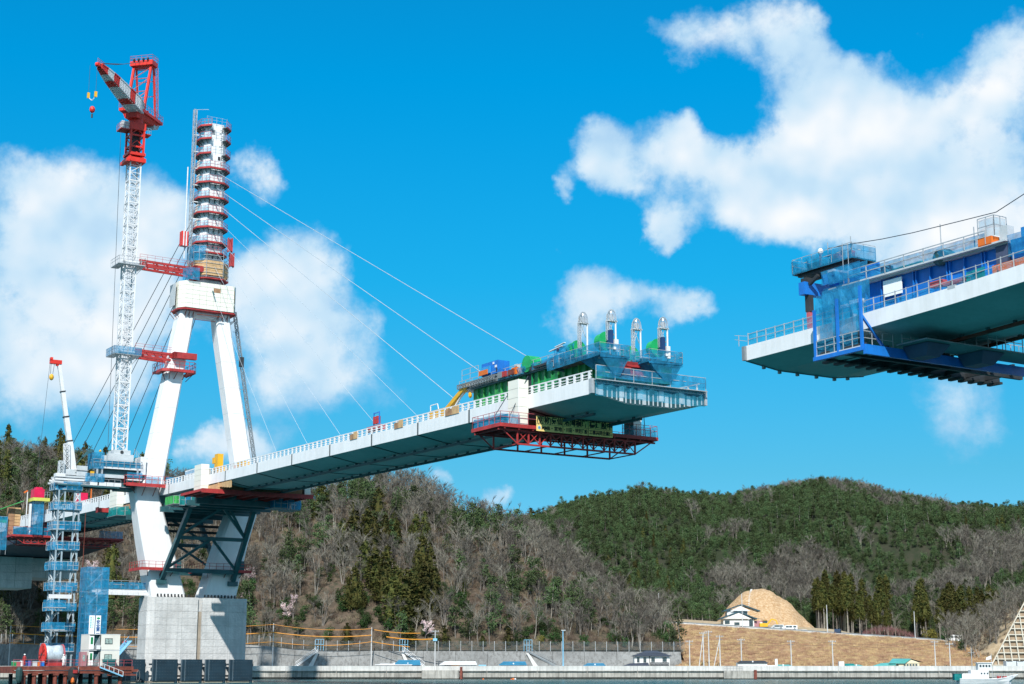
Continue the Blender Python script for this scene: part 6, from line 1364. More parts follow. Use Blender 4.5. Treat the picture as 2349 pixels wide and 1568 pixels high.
# two stacked site cabins
for j, z in ((0, 2.8), (1, 5.3)):
    q = Thing('site_cabin', ('lower' if j == 0 else 'upper') + ' cream site office cabin stacked on the jetty beside the pier', 'cabin', (-16, 115, z), group='stacked site cabins')
    c0, c1, d0, d1 = -18.35, -13.35, 113.2, 117.5; gx = c0 + 1.9
    q.part('wall_panel', MB().box(gx, c1, d0, d0 + .1, z + .05, z + 2.42), WOODP); q.part('end_wall', MB().box(c1 - .1, c1, d0 + .1, d1, z + .05, z + 2.42), WOODP); q.part('end_wall', MB().box(c0, c0 + .1, d0 + .1, d1, z + .05, z + 2.42), WOODP); q.part('rear_wall', MB().box(c0 + .1, c1 - .1, d1 - .1, d1, z + .05, z + 2.42), WOODP)
    q.part('roof_rail', MB().box(c0 - .03, c1 + .03, d0 - .03, d1 + .03, z + 2.42, z + 2.5), CRW); q.part('floor', MB().box(c0, c1, d0 + .1, d1, z, z + .05), MGREY)
    wx = gx + 1.25; w = q.part('window_frame', MB().box(wx - .62, wx + .62, d0 - .05, d0, z + .95, z + 1.85), DARK)
    for k in (-1, 1): q.part('pane', MB().box(wx + k * .3 - .26, wx + k * .3 + .26, d0 - .07, d0 - .052, z + 1.03, z + 1.77), GLASSG, parent=w)
    q.part('dark_doorway', MB().box(c0 + .12, gx - .02, d0 + .5, d0 + .6, z + .1, z + 2.4), DTEAL); q.part('door', MB().box(c0 + .1, c0 + .75, d0, d0 + .08, z + .1, z + 2.2), SIGNW); q.part('door_pane', MB().box(c0 + .22, c0 + .6, d0 - .02, d0, z + .9, z + 2.0), GREEN)
    st_ = MB()
    for i in range(8): st_.box(c0 + .8 + i * .13, c0 + .86 + i * .13, d0 + .1, d0 + .16, z + .1, z + .3 + i * .26)
    q.part('stair_rail', st_.bar((c0 + .8, d0 + .1, z + .4), (gx - .1, d0 + .1, z + 2.3), .06), GALV)
    if j: q.part('aircon_unit', MB().box(gx - .75, gx - .15, d0 - .3, d0, z + .1, z + .75), CRW)
q = Thing('pink_booth', 'dusty pink booth with a small window left of the site cabins', 'booth', (-19, 113.6, 2.8)); q.part('body', MB().box(-19.6, -18.7, 113, 114.2, 2.8, 5.0), PINKP); q.part('window', MB().box(-19.35, -18.95, 112.96, 113.0, 3.6, 4.5), GLASSG)
q = Thing('generator', 'teal machine box on the jetty in front of the site cabins', 'generator', (-15.3, 112.4, 2.8)); q.part('body', MB().box(-16.1, -14.2, 112.2, 113.0, 2.8, 3.5), DTEAL); q.part('top_cover', MB().box(-16.15, -14.15, 112.15, 113.05, 3.5, 3.9), NETG)
gy = Thing('gangway', 'sloping aluminium gangway leading down from the jetty to the water', 'gangway', (-15.5, 111.5, 2)); a, b = Vector((-17.0, 111.4, 2.6)), Vector((-13.2, 111.4, 1.2)); up_ = Vector((0, 0, .75))
gy.part('stringer', MB().bar(a, b, .15, .22), LBLUE); gy.part('stringer', MB().bar(a + Vector((0, .9, 0)), b + Vector((0, .9, 0)), .15, .22), LBLUE); gy.part('tread', MB().bar(a + Vector((0, .45, 0)), b + Vector((0, .45, 0)), .8, .05), GALV)
g2 = MB()
for s in (0, .9):
    for i in range(6): p = a.lerp(b, i / 5) + Vector((0, s, 0)); g2.bar(p, p + up_, .07)
    g2.bar(a + up_ + Vector((0, s, 0)), b + up_ + Vector((0, s, 0)), .06)
gy.part('guard_rail', g2, CRW)
q = Thing('access_ramp', 'blue railed ramp rising from the jetty towards the pier foot', 'ramp', (-11, 120, 3)); a, b = Vector((-13.4, 118.5, 3.0)), Vector((-7.5, 126, 7.0)); q.part('ramp', MB().bar(a, b, 1.2, .12), LBLUE); q.part('guard_rail', MB().bar(a + up_, b + up_, .08).bar(a + up_ * .5, b + up_ * .5, .06), LBLUE); q.part('marker_light', MB().ico(b + Vector((-.8, -.8, -.1)), .18, 1).ico(b + Vector((-1.5, -1.6, -.3)), .18, 1), BRED)
jk = (('blue_drum', 'blue drum', INKB), ('orange_bin', 'orange bin', ORANGE), ('white_tank', 'white tank', CRW), ('red_crate', 'red crate', PINKR), ('grey_crate', 'grey crate', LGREY), ('violet_drum', 'violet drum', mat('violet_plastic', (.12, .10, .35))), ('green_crate', 'green crate', GREEN), ('blue_crate', 'blue crate', BLUE))
pos = (-26.2, -28.6, -27.4, -29.2, -26.9, -27.9, -29.8, -25.9)
for i, ((n_, l_, m)) in enumerate(jk):
    t = (-28.2, -26.1, -28.8, -29.4, -26.8, -27.6, -30.0, -25.7)[i]; nb = ('beside the white tank', 'nearest the cable reel on its left', 'near the left end', 'by the left guard rail', 'beside the orange bin', 'left of the grey crate', 'at the far left corner', 'against the red reel flange')[i]
    q = Thing(n_, '%s among the clutter on the jetty, %s' % (l_, nb), 'container', (t, 113.2, 2.8))
    if 'drum' in n_ or 'tank' in n_: q.part('body', MB().tube((t, 113.2, 2.78), (t, 113.2, 3.6), .3, 12), m); q.part('lid', MB().tube((t, 113.2, 3.6), (t, 113.2, 3.66), .31, 12), DARK)
    else: q.part('body', MB().box(t - .32, t + .32, 112.9, 113.5, 2.78, 3.45), m); q.part('rim', MB().box(t - .35, t + .35, 112.87, 113.53, 3.45, 3.52), LGREY)
for i, (t, c) in enumerate(((-28.5, RED), (-22.4, SIGNW))):
    # site workers: torso, legs and head as one continuous skinned figure
    me = bpy.data.meshes.new('person'); J = [(0, 0, .95), (0, 0, 1.25), (0, 0, 1.5), (0, 0, 1.68), (.1, 0, .5), (.12, -.02, .06), (-.1, .02, .5), (-.12, .02, .06), (.24, -.05, 1.2), (.26, -.15, .95), (-.24, 0, 1.2), (-.22, -.2, 1.0), (.18, 0, 1.45), (-.18, 0, 1.45)]
    me.from_pydata(J, [(0, 1), (1, 2), (2, 3), (0, 4), (4, 5), (0, 6), (6, 7), (2, 12), (12, 8), (8, 9), (2, 13), (13, 10), (10, 11)], []); me.materials.append(c)
    o = bpy.data.objects.new('person', me); COL.objects.link(o); o.location = BW(t, 112.9, 2.76); md = o.modifiers.new('s', 'SKIN'); sd_ = me.skin_vertices[0].data
    for k, r_ in enumerate((.15, .17, .10, .11, .085, .05, .085, .05, .05, .04, .05, .04, .06, .06)): sd_[k].radius = (r_, r_)
    sd_[0].use_root = True; o.modifiers.new('d', 'SUBSURF').levels = 1; o['label'] = 'person in a %s working jacket standing on the jetty' % ('red' if i == 0 else 'pale'); o['category'] = 'person'
    h = MB().ico((0, 0, 1.76), .15, 2, 0, .8).mesh('helmet', SIGNW); ho_ = bpy.data.objects.new('helmet', h); COL.objects.link(ho_); ho_.parent = o

# ================================================================== GANTRY ON THE TIP OF THE LEFT DECK
gg = Thing('erection_gantry', 'green plate girder erection gantry on the tip of the left cantilever', 'gantry', (7, 14, zl(14)))
zt = 36.55
for t in (2.2, 9.4):
    n = 20
    for i in range(n):
        a, b = 1.4 + 27.6 * i / n, 1.4 + 27.6 * (i + 1) / n; zb = zl(a) + .06
        gg.part('girder_panel', MB().box(t - .06, t + .06, a + .02, b - .02, zb, zt - .02), GREEN)
        gg.part('web_stiffener', MB().box(t - .32, t - .07, a - .03, a + .05, zb, zt - .05), GREEN if i % 3 else LGREEN)
    gg.part('top_flange', MB().box(t - .5, t + .5, 1.4, 29, zt, zt + .12), DTEAL); gg.part('bottom_flange', MB().box(t - .5, t + .5, 1.4, 29, zl(10) - .0 + .02, zl(10) + .2), GREEN)
for s in (1.2, 2.6):
    for z in (34.75, 35.75): gg.part('cross_beam', MB().box(2.6, 9.0, s - .2, s + .2, z - .28, z + .28), RED)
gg.part('rear_panel', MB().box(2.6, 9.0, 28.6, 28.8, 34.0, 36.4), LBLUE)
gg.part('dark_opening', MB().box(2.1, 2.135, 15.0, 16.6, 34.2, 36.5), DARK)
gg.part('green_column', MB().box(8.6, 10.4, -.6, 1.4, 33.6, 36.2), GREEN); gg.part('green_column', MB().box(1.4, 3.2, -.4, 1.6, 33.6, 36.2), GREEN)
dk = Thing('gantry_walkway', 'cluttered walkway deck along the top of the green gantry with blue nets', 'walkway', (3, 15, 37.3))
dk.part('floor', MB().box(1.55, 3.6, 1.5, 31.6, 36.72, 36.84), MGREY); dk.part('floor', MB().box(8.0, 10.6, 1.5, 28, 36.72, 36.84), MGREY)
dk.part('guard_rail', rail_run(MB(), [(1.5, 31.4, 36.8), (1.5, 8, 36.8)], 1.15, 1.6, .05), GALV); dk.part('net_sheet', net_run(MB(), [(1.45, 17, 36.8), (1.45, 8.2, 36.8)], .8, 0, .15), NET)
dk.part('net_sheet', net_run(MB(), [(1.4, 22, 36.6), (1.4, 16, 36.6)], .9, 0, .25), NETS); dk.part('net_sheet', net_run(MB(), [(3.4, 21, 36.9), (3.4, 8, 36.9)], 1.2, 0, .3), NET); dk.part('net_sheet', net_run(MB(), [(1.1, 9.4, 36.9), (1.1, 5, 36.9)], 1.5, 0, .3), NETD); dk.part('clutter_beam', MB().box(1.2, 1.6, 10, 13.8, 36.85, 37.1).box(1.3, 2.4, 7.6, 8.6, 36.85, 37.6), DARK)
dk.part('rear_frame', lattice(MB(), (1.6, 31.4, 37.2), (1.6, 22.5, 37.2), .5, d=.9, n=14, c=.07, b=.06, side=(0, 0, 1)), MGREY); dk.part('rear_rail', rail_run(MB(), [(1.4, 30.6, 37.7), (1.4, 26.6, 37.7)], 1.6, 2, .05), GALV)
# netted head platform carrying the four sheave masts
hpz = 36.35
hp_ = Thing('head_platform', 'blue netted platforms over the end of the green gantry carrying four silver sheave masts', 'work platform', (7, 2, hpz))
for (t0, t1, s0, s1) in ((.2, 4.2, -1.1, 9.2), (6.9, 11.6, -1.1, 6.6)):
    hp_.part('floor', MB().box(t0, t1, s0, s1, hpz - .4, hpz - .3), DARK); hp_.part('floor_beam', MB().box(t0 + .2, t1 - .2, s0 + .3, s0 + .6, hpz - .8, hpz - .4).box(t0 + .2, t1 - .2, s1 - .8, s1 - .5, hpz - .7, hpz - .4), DTEAL)
    hp_.part('guard_rail', rail_run(MB(), [(t0, s1, hpz - .3), (t0, s0, hpz - .3), (t1, s0, hpz - .3), (t1, s1, hpz - .3)], 1.25, 1.2, .04), GALV)
    hp_.part('net_sheet', net_run(MB(), [(t0 - .05, s1, hpz - .7), (t0 - .05, s0, hpz - .5)], 1.5, 0, .16), NET); hp_.part('net_sheet', net_run(MB(), [(t0 - .05, s0 - .05, hpz - .7), (t1, s0 - .05, hpz - .5)], 1.5, 0, .16), NET); hp_.part('net_sheet', net_run(MB(), [(t1 + .05, s0, hpz - .7), (t1 + .05, s1, hpz - .5)], 1.5, 0, .16), NETS)
    # drooping net hoppers at the front
    m_ = (t0 + t1) / 2; hp_.part('net_hopper', MB().loft([[(t0, s0, hpz - .4), (t1, s0, hpz - .4), (t1, s0 + 4.0, hpz - .4), (t0, s0 + 4.0, hpz - .4)], [(t0 + .7, s0 + .1, hpz - 1.2), (t1 - .5, s0 + .1, hpz - 1.2), (t1 - .5, s0 + 3.2, hpz - 1.2), (t0 + .7, s0 + 3.2, hpz - 1.2)], [(m_ + .1, s0 + .3, hpz - 2.5), (m_ + .9, s0 + .3, hpz - 2.5), (m_ + .9, s0 + 1.6, hpz - 2.5), (m_ + .1, s0 + 1.6, hpz - 2.5)]], caps=False), NET)
hp_.part('net_sheet', net_run(MB(), [(4.2, .6, hpz - .2), (6.9, .6, hpz - .2)], 1.1, 0, .2), NETS)
FR = ('rear left, behind the tallest one', 'front left and tallest', 'rear right and lowest', 'front right, at the far end')
for i, (t, s, zt_) in enumerate(((2.3, 5.1, 42.1), (2.2, -.5, 41.3), (9.4, 4.5, 42.1), (9.4, -.5, 41.3))):
    q = Thing('sheave_mast', 'silver domed sheave mast on the green gantry, ' + FR[i], 'mast', (t, s, hpz), group='sheave masts on the gantry head')
    zc = zt_ - 1.35; pts = []
    q.part('post', MB().tube((t + .42, s - .2, hpz - .3), (t + .42, s - .2, zc), .10, 8), CRW); q.part('lattice_post', lattice(MB(), (t - .45, s + .1, hpz + 1.4), (t - .45, s + .1, zc), .28, n=5, c=.05, b=.04), SILV)
    q.part('strut', MB().bar((t - .3, s, zc - .2), (t + .35, s, zc - 1.6), .06).bar((t - .4, s, zc - 1.8), (t + .1, s, zc - .2), .06), SILV)
    q.part('collar', MB().box(t - .62, t + .62, s - .3, s + .3, zc - .08, zc + .06), LGREY)
    for k in range(7):                          # domed cage of bent flats
        an = k * math.pi / 7; f_ = MB(); pr = None
        for j in range(13):
            ph = math.pi * j / 12; x, z = math.cos(ph) * .56, math.sin(ph) ** .75 * 1.35; p = Vector((t + x * math.cos(an), s + x * math.sin(an), zc + z))
            if pr: f_.bar(pr, p, .07, .035)
            pr = p
        q.part('dome_rib', f_, SILV)
    q.part('sheave', MB().tube((t, s - .12, zc + .45), (t, s + .12, zc + .45), .36, 12), SILV)
    q.part('winch_drum', MB().tube((t - .1, s + .9, hpz + 1.5), (t - .1, s + 1.9, hpz + 1.5), .95, 20).tube((t - .1, s + .8, hpz + 1.5), (t - .1, s + .9, hpz + 1.5), 1.08, 20), mat('winch_green', (.01, .38, .12), .45, var=.15))
    if i % 2: q.part('hydraulic_pack', MB().box(t - .55, t - .1, s - .5, s + .1, hpz + .9, hpz + 2.5), mat('navy_machine', (.01, .05, .16), .5)); q.part('valve_block', MB().box(t + .0, t + .5, s - .6, s - .2, hpz + .1, hpz + 1.5).box(t - .2, t + .1, s - .7, s - .3, hpz + .3, hpz + .6), CRW)
    else: q.part('handrail', MB().bar((t - .3, s - .6, hpz + 1.1), (t + 1.2, s - .6, hpz + 1.1), .06), CRW)
# clutter on the walkway
def clut(name, lab, cat, boxes):
    t, s, z = boxes[0][1][0], boxes[0][1][2], boxes[0][1][4]; q = Thing(name, lab, cat, (t, s, z))
    for n, b, m in boxes: q.part(n, MB().box(*b), m)
    return q
clut('generator', 'blue generator box with an orange panel on the left end of the green gantry', 'generator', [('body', (1.5, 3.2, 22.2, 26.0, 37.7, 39.3), BLUE), ('front_box', (1.3, 1.5, 23.8, 25.8, 37.9, 38.8), mat('pale_blue_box', (.03, .30, .65), .5)), ('orange_panel', (1.15, 1.3, 24.2, 26.1, 37.8, 38.4), ORANGE), ('label', (1.44, 1.5, 22.4, 22.8, 38.4, 38.7), CRW), ('label', (1.44, 1.5, 23.0, 23.3, 38.9, 39.15), CRW), ('crate_base', (1.6, 3.0, 22.4, 25.8, 36.85, 37.7), MGREY), ('vent', (1.44, 1.49, 22.3, 22.5, 37.9, 38.3), DARK)])
clut('tool_crate', 'pile of grey and red crates beside the blue generator on the gantry', 'crate', [('crate', (1.2, 2.0, 20.8, 21.8, 36.85, 37.6), MGREY), ('red_crate', (1.1, 1.8, 19.8, 20.6, 36.85, 37.5), RED), ('blue_crate', (1.2, 1.9, 21.0, 21.8, 37.6, 38.0), BLUE)])
clut('orange_compressor', 'orange and brown compressor right of the blue generator on the gantry', 'compressor', [('body', (1.4, 2.4, 17.9, 18.9, 36.85, 37.7), ORANGE), ('side', (1.2, 1.4, 18.2, 19.4, 36.85, 37.5), RUST), ('duct', (1.6, 2.1, 18.0, 18.6, 37.7, 38.1), LGREY)])
q = Thing('winch', 'round green winch under netting on the middle of the gantry walkway', 'winch', (3, 16, 37.3)); q.part('drum', MB().tube((1.4, 15.6, 37.7), (3.0, 15.6, 37.7), 1.0, 20), mat('winch_green', (.01, .38, .12))); q.part('base', MB().box(1.4, 3, 14.6, 16.6, 36.85, 37.2), DARK)
q = Thing('pipe_boom', 'red pipe boom and white panels lying on the gantry walkway below the sheave masts', 'boom', (2.6, 9, 37.6)); q.part('pipe', MB().bar((1.6, 12.6, 37.1), (1.6, 9.6, 37.5), .22).bar((1.6, 9.8, 37.5), (1.4, 8.8, 38.4), .2), PINKR); q.part('panel', MB().bar((1.0, 10.0, 38.2), (1.0, 7.4, 38.4), .25, .08).bar((1.0, 8.8, 38.5), (1.0, 6.9, 38.7), .25, .07), CRW)
# crawler crane on the deck behind the gantry
yc = Thing('yellow_crane', 'yellow folded crane boom on the deck left of the green gantry', 'crane', (3, 38, zl(38))); yc.part('boom', MB().bar((1.6, 35.0, 34.6), (1.6, 28.2 + 1.2, 37.3), .62, .55), YELLOW); yc.part('ram', MB().bar((1.6, 33.4, 34.3), (1.6, 30.6, 36.5), .22), CRW); yc.part('body', MB().box(1.0, 3.0, 34.4, 38.4, 33.9, 35.0), YELLOW); yc.part('engine', MB().box(1.1, 2.9, 37.2, 38.6, 33.9, 34.8), ORANGE)
yc.part('hook', MB().ico((1.6, 28.9, 35.9), .28, 1, 0, 1.6), YELLOW); yc.part('hanger_frame', MB().bar((1.4, 38.6, 34), (1.4, 38.6, 35.9), .09).bar((1.4, 38.6, 35.9), (1.4, 36.8, 35.9), .09).bar((1.4, 36.8, 35.9), (1.4, 36.4, 34.9), .09), CRW)
# plywood patches on the parapet and small machines along the deck
for i, (s, w) in enumerate(((30.5, 3.4), (44.6, 2.4), (57.8, 2.2))):
    q = Thing('plywood_screen', ('largest plywood screen on the parapet below the yellow boom', 'middle plywood screen on the parapet left of the yellow crane', 'leftmost plywood screen on the parapet beside the red frame machine')[i], 'screen', (-.1, s, zl(s)))
    for k in range(2): q.part('board', MB().box(-.12, -.06, s - w / 2 + k * w / 2, s - w / 2 + (k + 1) * w / 2 - .04, zl(s) - .15, zl(s) + .85 - .2 * k), PLYD if k else PLY)
q = Thing('red_machine', 'small machine with a blue frame and red drums on the middle of the deck', 'machine', (.9, 55, zl(55))); q.part('frame', MB().bar((.8, 53.4, 35), (.8, 53.4, 36.9), .12).bar((.8, 51.8, 35), (.8, 51.8, 36.9), .12).bar((.8, 53.4, 36.8), (.8, 51.8, 36.8), .12).bar((.8, 53.4, 36), (.8, 51.8, 36), .1), BLUE); q.part('drum', MB().box(.6, 1.1, 52.9, 53.3, 35.3, 36.3).box(.6, 1.1, 52.0, 52.5, 35.3, 36.3), RED); q.part('base', MB().box(.4, 1.3, 50.8, 54.8, 34.3, 35.0), PINKR)
q = Thing('yellow_lift', 'yellow boom lift standing on the deck just right of the tower', 'machine', (1.2, 111, zl(111))); q.part('boom', MB().box(.8, 1.8, 110.0, 111.4, 35.0, 37.7), YELLOW); q.part('base', MB().box(.8, 2.0, 108.6, 111.4, 34.3, 35.4), YELLOW); q.part('bucket', MB().box(.7, 1.9, 111.2, 112.2, 36.2, 37.2), YELLOW); q.part('wheel', MB().tube((.7, 110.8, 34.6), (.95, 110.8, 34.6), .35, 10), DARK)
q = Thing('yellow_machine', 'small yellow machine on the deck a little right of the tall yellow lift', 'machine', (1.2, 100, zl(100))); q.part('body', MB().box(.8, 2.2, 99.2, 101.4, 34.2, 35.3), YELLOW); q.part('cab', MB().box(.9, 1.9, 101.4, 102.8, 34.2, 35.0), ORANGE); q.part('track', MB().box(.7, 2.3, 99.3, 102.6, 34.15, 34.4), DARK)
q = Thing('white_container', 'grey white corrugated container on the deck left of the tall white box', 'container', (1.5, 120, 34.3)); q.part('body', MB().box(1.0, 3.2, 119.0, 125.4, 34.4, 36.4), LGREY)
for i in range(14): q.part('corrugation', MB().box(.94, 1.0, 119.2 + i * .45, 119.4 + i * .45, 34.5, 36.3), CRW)
q = Thing('deck_screen', 'blue net screen on the parapet between the tower leg and the tall white box', 'safety net', (0, 119, 34.4)); q.part('net_sheet', net_run(MB(), [(.1, 123, 35.3), (.1, 115.4, 35.3)], .6, 0, .1), NET)

# banner with lettering, three cloths
bn = Thing('banner', 'long faded yellow banner with black Japanese lettering hung below the left cantilever', 'banner', (6, 12.2, 29.3))
bz0, bz1 = 29.2, 30.95
for (a, b, t1, t2) in ((.55, 4.2, '(仮称)気仙', 'MMB・宮地'), (4.3, 7.8, '沼湾横断', '・川田・特定建設'), (7.9, 11.4, '橋建設中', '工事共同企業体')):
    bn.part('cloth', MB().box(a, b, 12.18, 12.2, bz0, bz1), BAN); bn.part('seam_line', MB().box(a, b, 12.165, 12.178, (bz0 + bz1) / 2 - .06, (bz0 + bz1) / 2 - .03), DARK)
    for tx, h, zc in ((t1, .9, bz1 - .47), (t2, .56, bz0 + .38)):
        me = text_mesh(tx, h, INK); xs = [v.co.x for v in me.vertices]; w_ = max(xs) - min(xs); cx = (max(xs) + min(xs)) / 2
        k = min(1.0, (b - a - .15 - (.5 if tx.startswith('MMB') else 0)) / w_); o = bn.part('lettering', me, INK); o.rotation_euler = (R(90), 0, 0); o.scale = (k, 1, 1); off = .3 if tx.startswith('MMB') else 0
        o.location = ((a + b) / 2 - 6 - cx * k + off, 12.15 - 12.2, zc - 29.3)
bn.part('emblem', MB().tube((.95, 12.176, bz0 + .4), (.95, 12.16, bz0 + .4), .2, 16), LBLUE); bn.part('emblem_mark', MB().box(.83, 1.07, 12.145, 12.158, bz0 + .33, bz0 + .37).box(.86, 1.04, 12.145, 12.158, bz0 + .43, bz0 + .47), INKB)

# ================================================================== GANTRY ON THE RIGHT DECK
rg = Thing('erection_gantry', 'blue plate girder erection gantry on the right deck half, with a white board', 'gantry', (4, -48, 32.7))
for t in (2.2, 12.6):
    for i in range(9):
        a, b = -39.6 - i * 1.9, -39.6 - (i + 1) * 1.9
        if a < -56: break
        rg.part('girder_panel', MB().box(t - .07, t + .07, b + .02, a - .02, 32.75, 36.0), BLUE); rg.part('web_stiffener', MB().box(t - .34, t - .08, a - .05, a + .05, 32.75, 35.95), BLUE)
        if i % 2 == 1: rg.part('web_stiffener', MB().box(t - .34, t - .08, a - .35, a - .27, 32.75, 35.95), BLUE)
    rg.part('top_flange', MB().box(t - .55, t + .55, -56, -39.5, 36.02, 36.15), LGREY); rg.part('end_column', MB().box(t - .55, t + .4, -55.9, -54.6, 32.8, 36.0), mat('blue_paint_baked_shade', (.07, .09, .16), .6))  # end columns: darker copy of the blue paint, shade put into its colour
rg.part('white_board', MB().box(1.72, 1.8, -44.1, -41.9, 34.3, 35.75), SIGNW)
rg.part('cross_girder', MB().box(2.4, 10.5, -31.2, -30.4, 36.9, 38.1), BLUE); rg.part('cross_girder', MB().box(1.6, 10.5, -35.2, -34.5, 36.9, 37.9), BLUE)
for s, m, z0_ in ((-30.9, PINKR, 33.1), (-34.2, RED, 33.2)): rg.part('support_leg', MB().box(3.0, 3.45, s - .2, s + .2, z0_, 36.4 if m is PINKR else 35.4), m); rg.part('leg_head', MB().box(2.95, 3.5, s - .28, s + .28, 35.3, 36.9), DARK)
rg.part('upper_column', MB().box(2.7, 3.5, -35.1, -34.2, 35.3, 38.5), BLUE); rg.part('upper_column', MB().box(2.7, 3.4, -31.2, -30.4, 38.1, 38.55), DARK); rg.part('rear_web', MB().box(3.2, 3.4, -40, -35, 35.2, 38.2), BLUE)
rg.part('knee_arch', MB().bar((3, -31.3, 37.9), (3, -32.5, 38.5), .3).bar((3, -34.2, 37.9), (3, -33.1, 38.5), .3), DARK); rg.part('grey_ledge', MB().box(1.4, 9.5, -36.2, -35.4, 37.9, 38.1), LGREY)
rt_ = Thing('trolley_platform', 'blue netted trolley platform perched over the front end of the blue gantry', 'work platform', (4, -33, 39.2))
rt_.part('floor', MB().box(3.0, 6.0, -37, -29, 38.6, 38.75), DARK); rt_.part('floor_beam', MB().box(3.3, 3.7, -36.6, -29.4, 38.35, 38.6).box(5.2, 5.6, -36.6, -29.4, 38.35, 38.6), DARK)
rt_.part('guard_rail', rail_run(MB(), [(6.0, -29, 38.75), (3.0, -29, 38.75), (3.0, -37.0, 38.75), (6.0, -37, 38.75)], 1.35, 1.3, .045), GALV); rt_.part('net_sheet', net_run(MB(), [(6.0, -28.9, 38.6), (2.95, -28.9, 38.6), (2.95, -37.05, 38.6), (6.0, -37.05, 38.6)], 1.35, 0, .14), NETD)
rt_.part('net_sheet', net_run(MB(), [(3.2, -30, 38.7), (3.2, -36, 38.7)], 1.0, 0, .25), NETS)
rt_.part('red_box', MB().box(3.3, 3.8, -34.8, -34.2, 38.8, 39.6).box(3.4, 3.9, -36.5, -36.0, 38.8, 39.5), PINKR); rt_.part('beacon', MB().ico((3.3, -32.6, 40.2), .27, 2, 0, 1.3), CRW); rt_.part('beacon_post', MB().box(3.2, 3.36, -32.7, -32.5, 38.75, 40.3), PINKR); rt_.part('winch', MB().box(3.4, 4.6, -33.8, -30.6, 38.75, 39.4), DTEAL)
rt_.part('pole', MB().bar((3.1, -33.8, 38.7), (3.1, -33.8, 40.8), .06).bar((3.1, -36.8, 38.7), (3.1, -36.8, 40.7), .06).bar((2.8, -36.0, 33), (2.8, -36.0, 40.2), .045).bar((2.9, -36.6, 33), (2.9, -36.6, 40.1), .045), GALV)
rt_.o.location.z += .6
r2_ = Thing('gantry_walkway', 'netted walkway with clutter along the top of the blue gantry', 'walkway', (2, -48, 36.2))
r2_.part('floor', MB().box(1.2, 3.2, -56, -35.5, 36.15, 36.3), LGREY); r2_.part('guard_rail', rail_run(MB(), [(1.2, -38.2, 36.3), (1.2, -54, 36.3)], 1.15, 2.2, .07), GALV); r2_.part('net_sheet', net_run(MB(), [(1.3, -37, 36.3), (1.3, -54, 36.3)], 1.0, 0, .15), NET); r2_.part('net_sheet', net_run(MB(), [(3.2, -37, 36.3), (3.2, -54, 36.3)], .9, 0, .15), NETS)
r2_.part('green_hose', MB().bar((2.0, -43, 36.5), (2.0, -46.4, 36.5), .4, .3), LGREEN); r2_.part('netted_heap', MB().ico((2.2, -48.6, 36.5), 1.0, 2, .15, .75), DTEAL); r2_.part('machine', MB().box(1.8, 2.6, -42.4, -41.6, 36.3, 37.2), DARK)
for i, (s, z) in enumerate(((-36, 36.6), (-38, 35.1), (-37, 36.8))): r2_.part('net_sheet', net_run(MB(), [(.7 + i * .5, -35.2 + i * .2, z), (.7 + i * .5, -40.2, z)], 1.3, 0, .2), NET)
hb = Thing('control_cabin', 'small glazed cabin on an orange box at the right end of the blue gantry', 'cabin', (2.2, -54, 36.3)); hb.part('orange_base', MB().box(1.2, 2.2, -54.6, -53.2, 36.2, 36.9), ORANGE); hb.part('frame', rail_run(MB(), [(1.3, -53.2, 36.9), (1.3, -54.9, 36.9), (2.8, -54.9, 36.9)], 1.7, .8, .06), GALV); hb.part('net_sheet', net_run(MB(), [(1.4, -53.2, 36.9), (1.4, -54.8, 36.9), (2.8, -54.8, 36.9)], 1.6, 0, .05), NETS); hb.part('grey_box', MB().box(1.8, 2.6, -55.8, -55.0, 36.3, 37.6), LGREY)
bx = Thing('blue_machine', 'big blue machine house with white labels right of the blue gantry', 'machine', (2.5, -57, 34)); bx.part('body', MB().box(1.6, 5, -59.5, -56.2, 34.6, 36.2), BLUE); bx.part('upper_box', MB().box(2.2, 5, -60.6, -56.8, 36.2, 37.2), mat('mid_blue_paint', (.02, .22, .55), .45)); bx.part('label', MB().box(2.12, 2.2, -58.4, -57.7, 36.5, 36.9), SIGNW); bx.part('label', MB().box(1.5, 1.6, -59.2, -58.4, 35.0, 35.6), SIGNW); bx.part('upper_box', MB().box(2.0, 4, -64, -60.6, 35, 36.9), BLUE); bx.part('net_sheet', net_run(MB(), [(1.4, -56, 34.8), (1.4, -61, 34.8)], 1.8, 0, .15), NET)
ob = Thing('orange_beam', 'long orange steel beam lying along the deck at the right edge', 'beam', (1.0, -58, 33.4)); ob.part('beam', MB().bar((.9, -54.9, 33.75), (.9, -78, 34.3), .3, .9), ORANGE)
for i in range(12): s = -55.5 - i * 1.7; ob.part('stiffener', MB().box(.68, .78, s - .06, s + .06, 33.3, 34.2), mat('brown_orange', (.50, .10, .02)))
rbm = Thing('red_skid', 'small red machine skid on the deck edge below the blue gantry', 'machine', (.5, -50, 33)); rbm.part('body', MB().box(.3, .9, -50.0, -48.6, 33.6, 34.1).box(.35, .8, -52.6, -50.0, 33.45, 33.75), PINKR); rbm.part('sheet', net_run(MB(), [(.25, -52.6, 33.2), (.25, -54.6, 33.3)], .9, 0, .1), NETG); rbm.part('foot', MB().box(-.05, .2, -51.6, -50.8, 32.95, 33.25), GALV)
aj = Thing('dark_jib', 'dark jointed machine arm over the deck at the right edge', 'machine arm', (2, -60, 37)); aj.part('arm', MB().bar((2.2, -62, 36.6), (2.2, -58.6, 38.5), .6, .5).bar((2.2, -58.9, 38.4), (2.2, -57.8, 38.9), .45), DARK); aj.part('arm', MB().bar((2.2, -61.8, 36.8), (2.2, -64, 39.0), .5), DARK); aj.part('red_ram', MB().bar((2.1, -59.4, 37.6), (2.1, -59.6, 36.8), .2), PINKR)
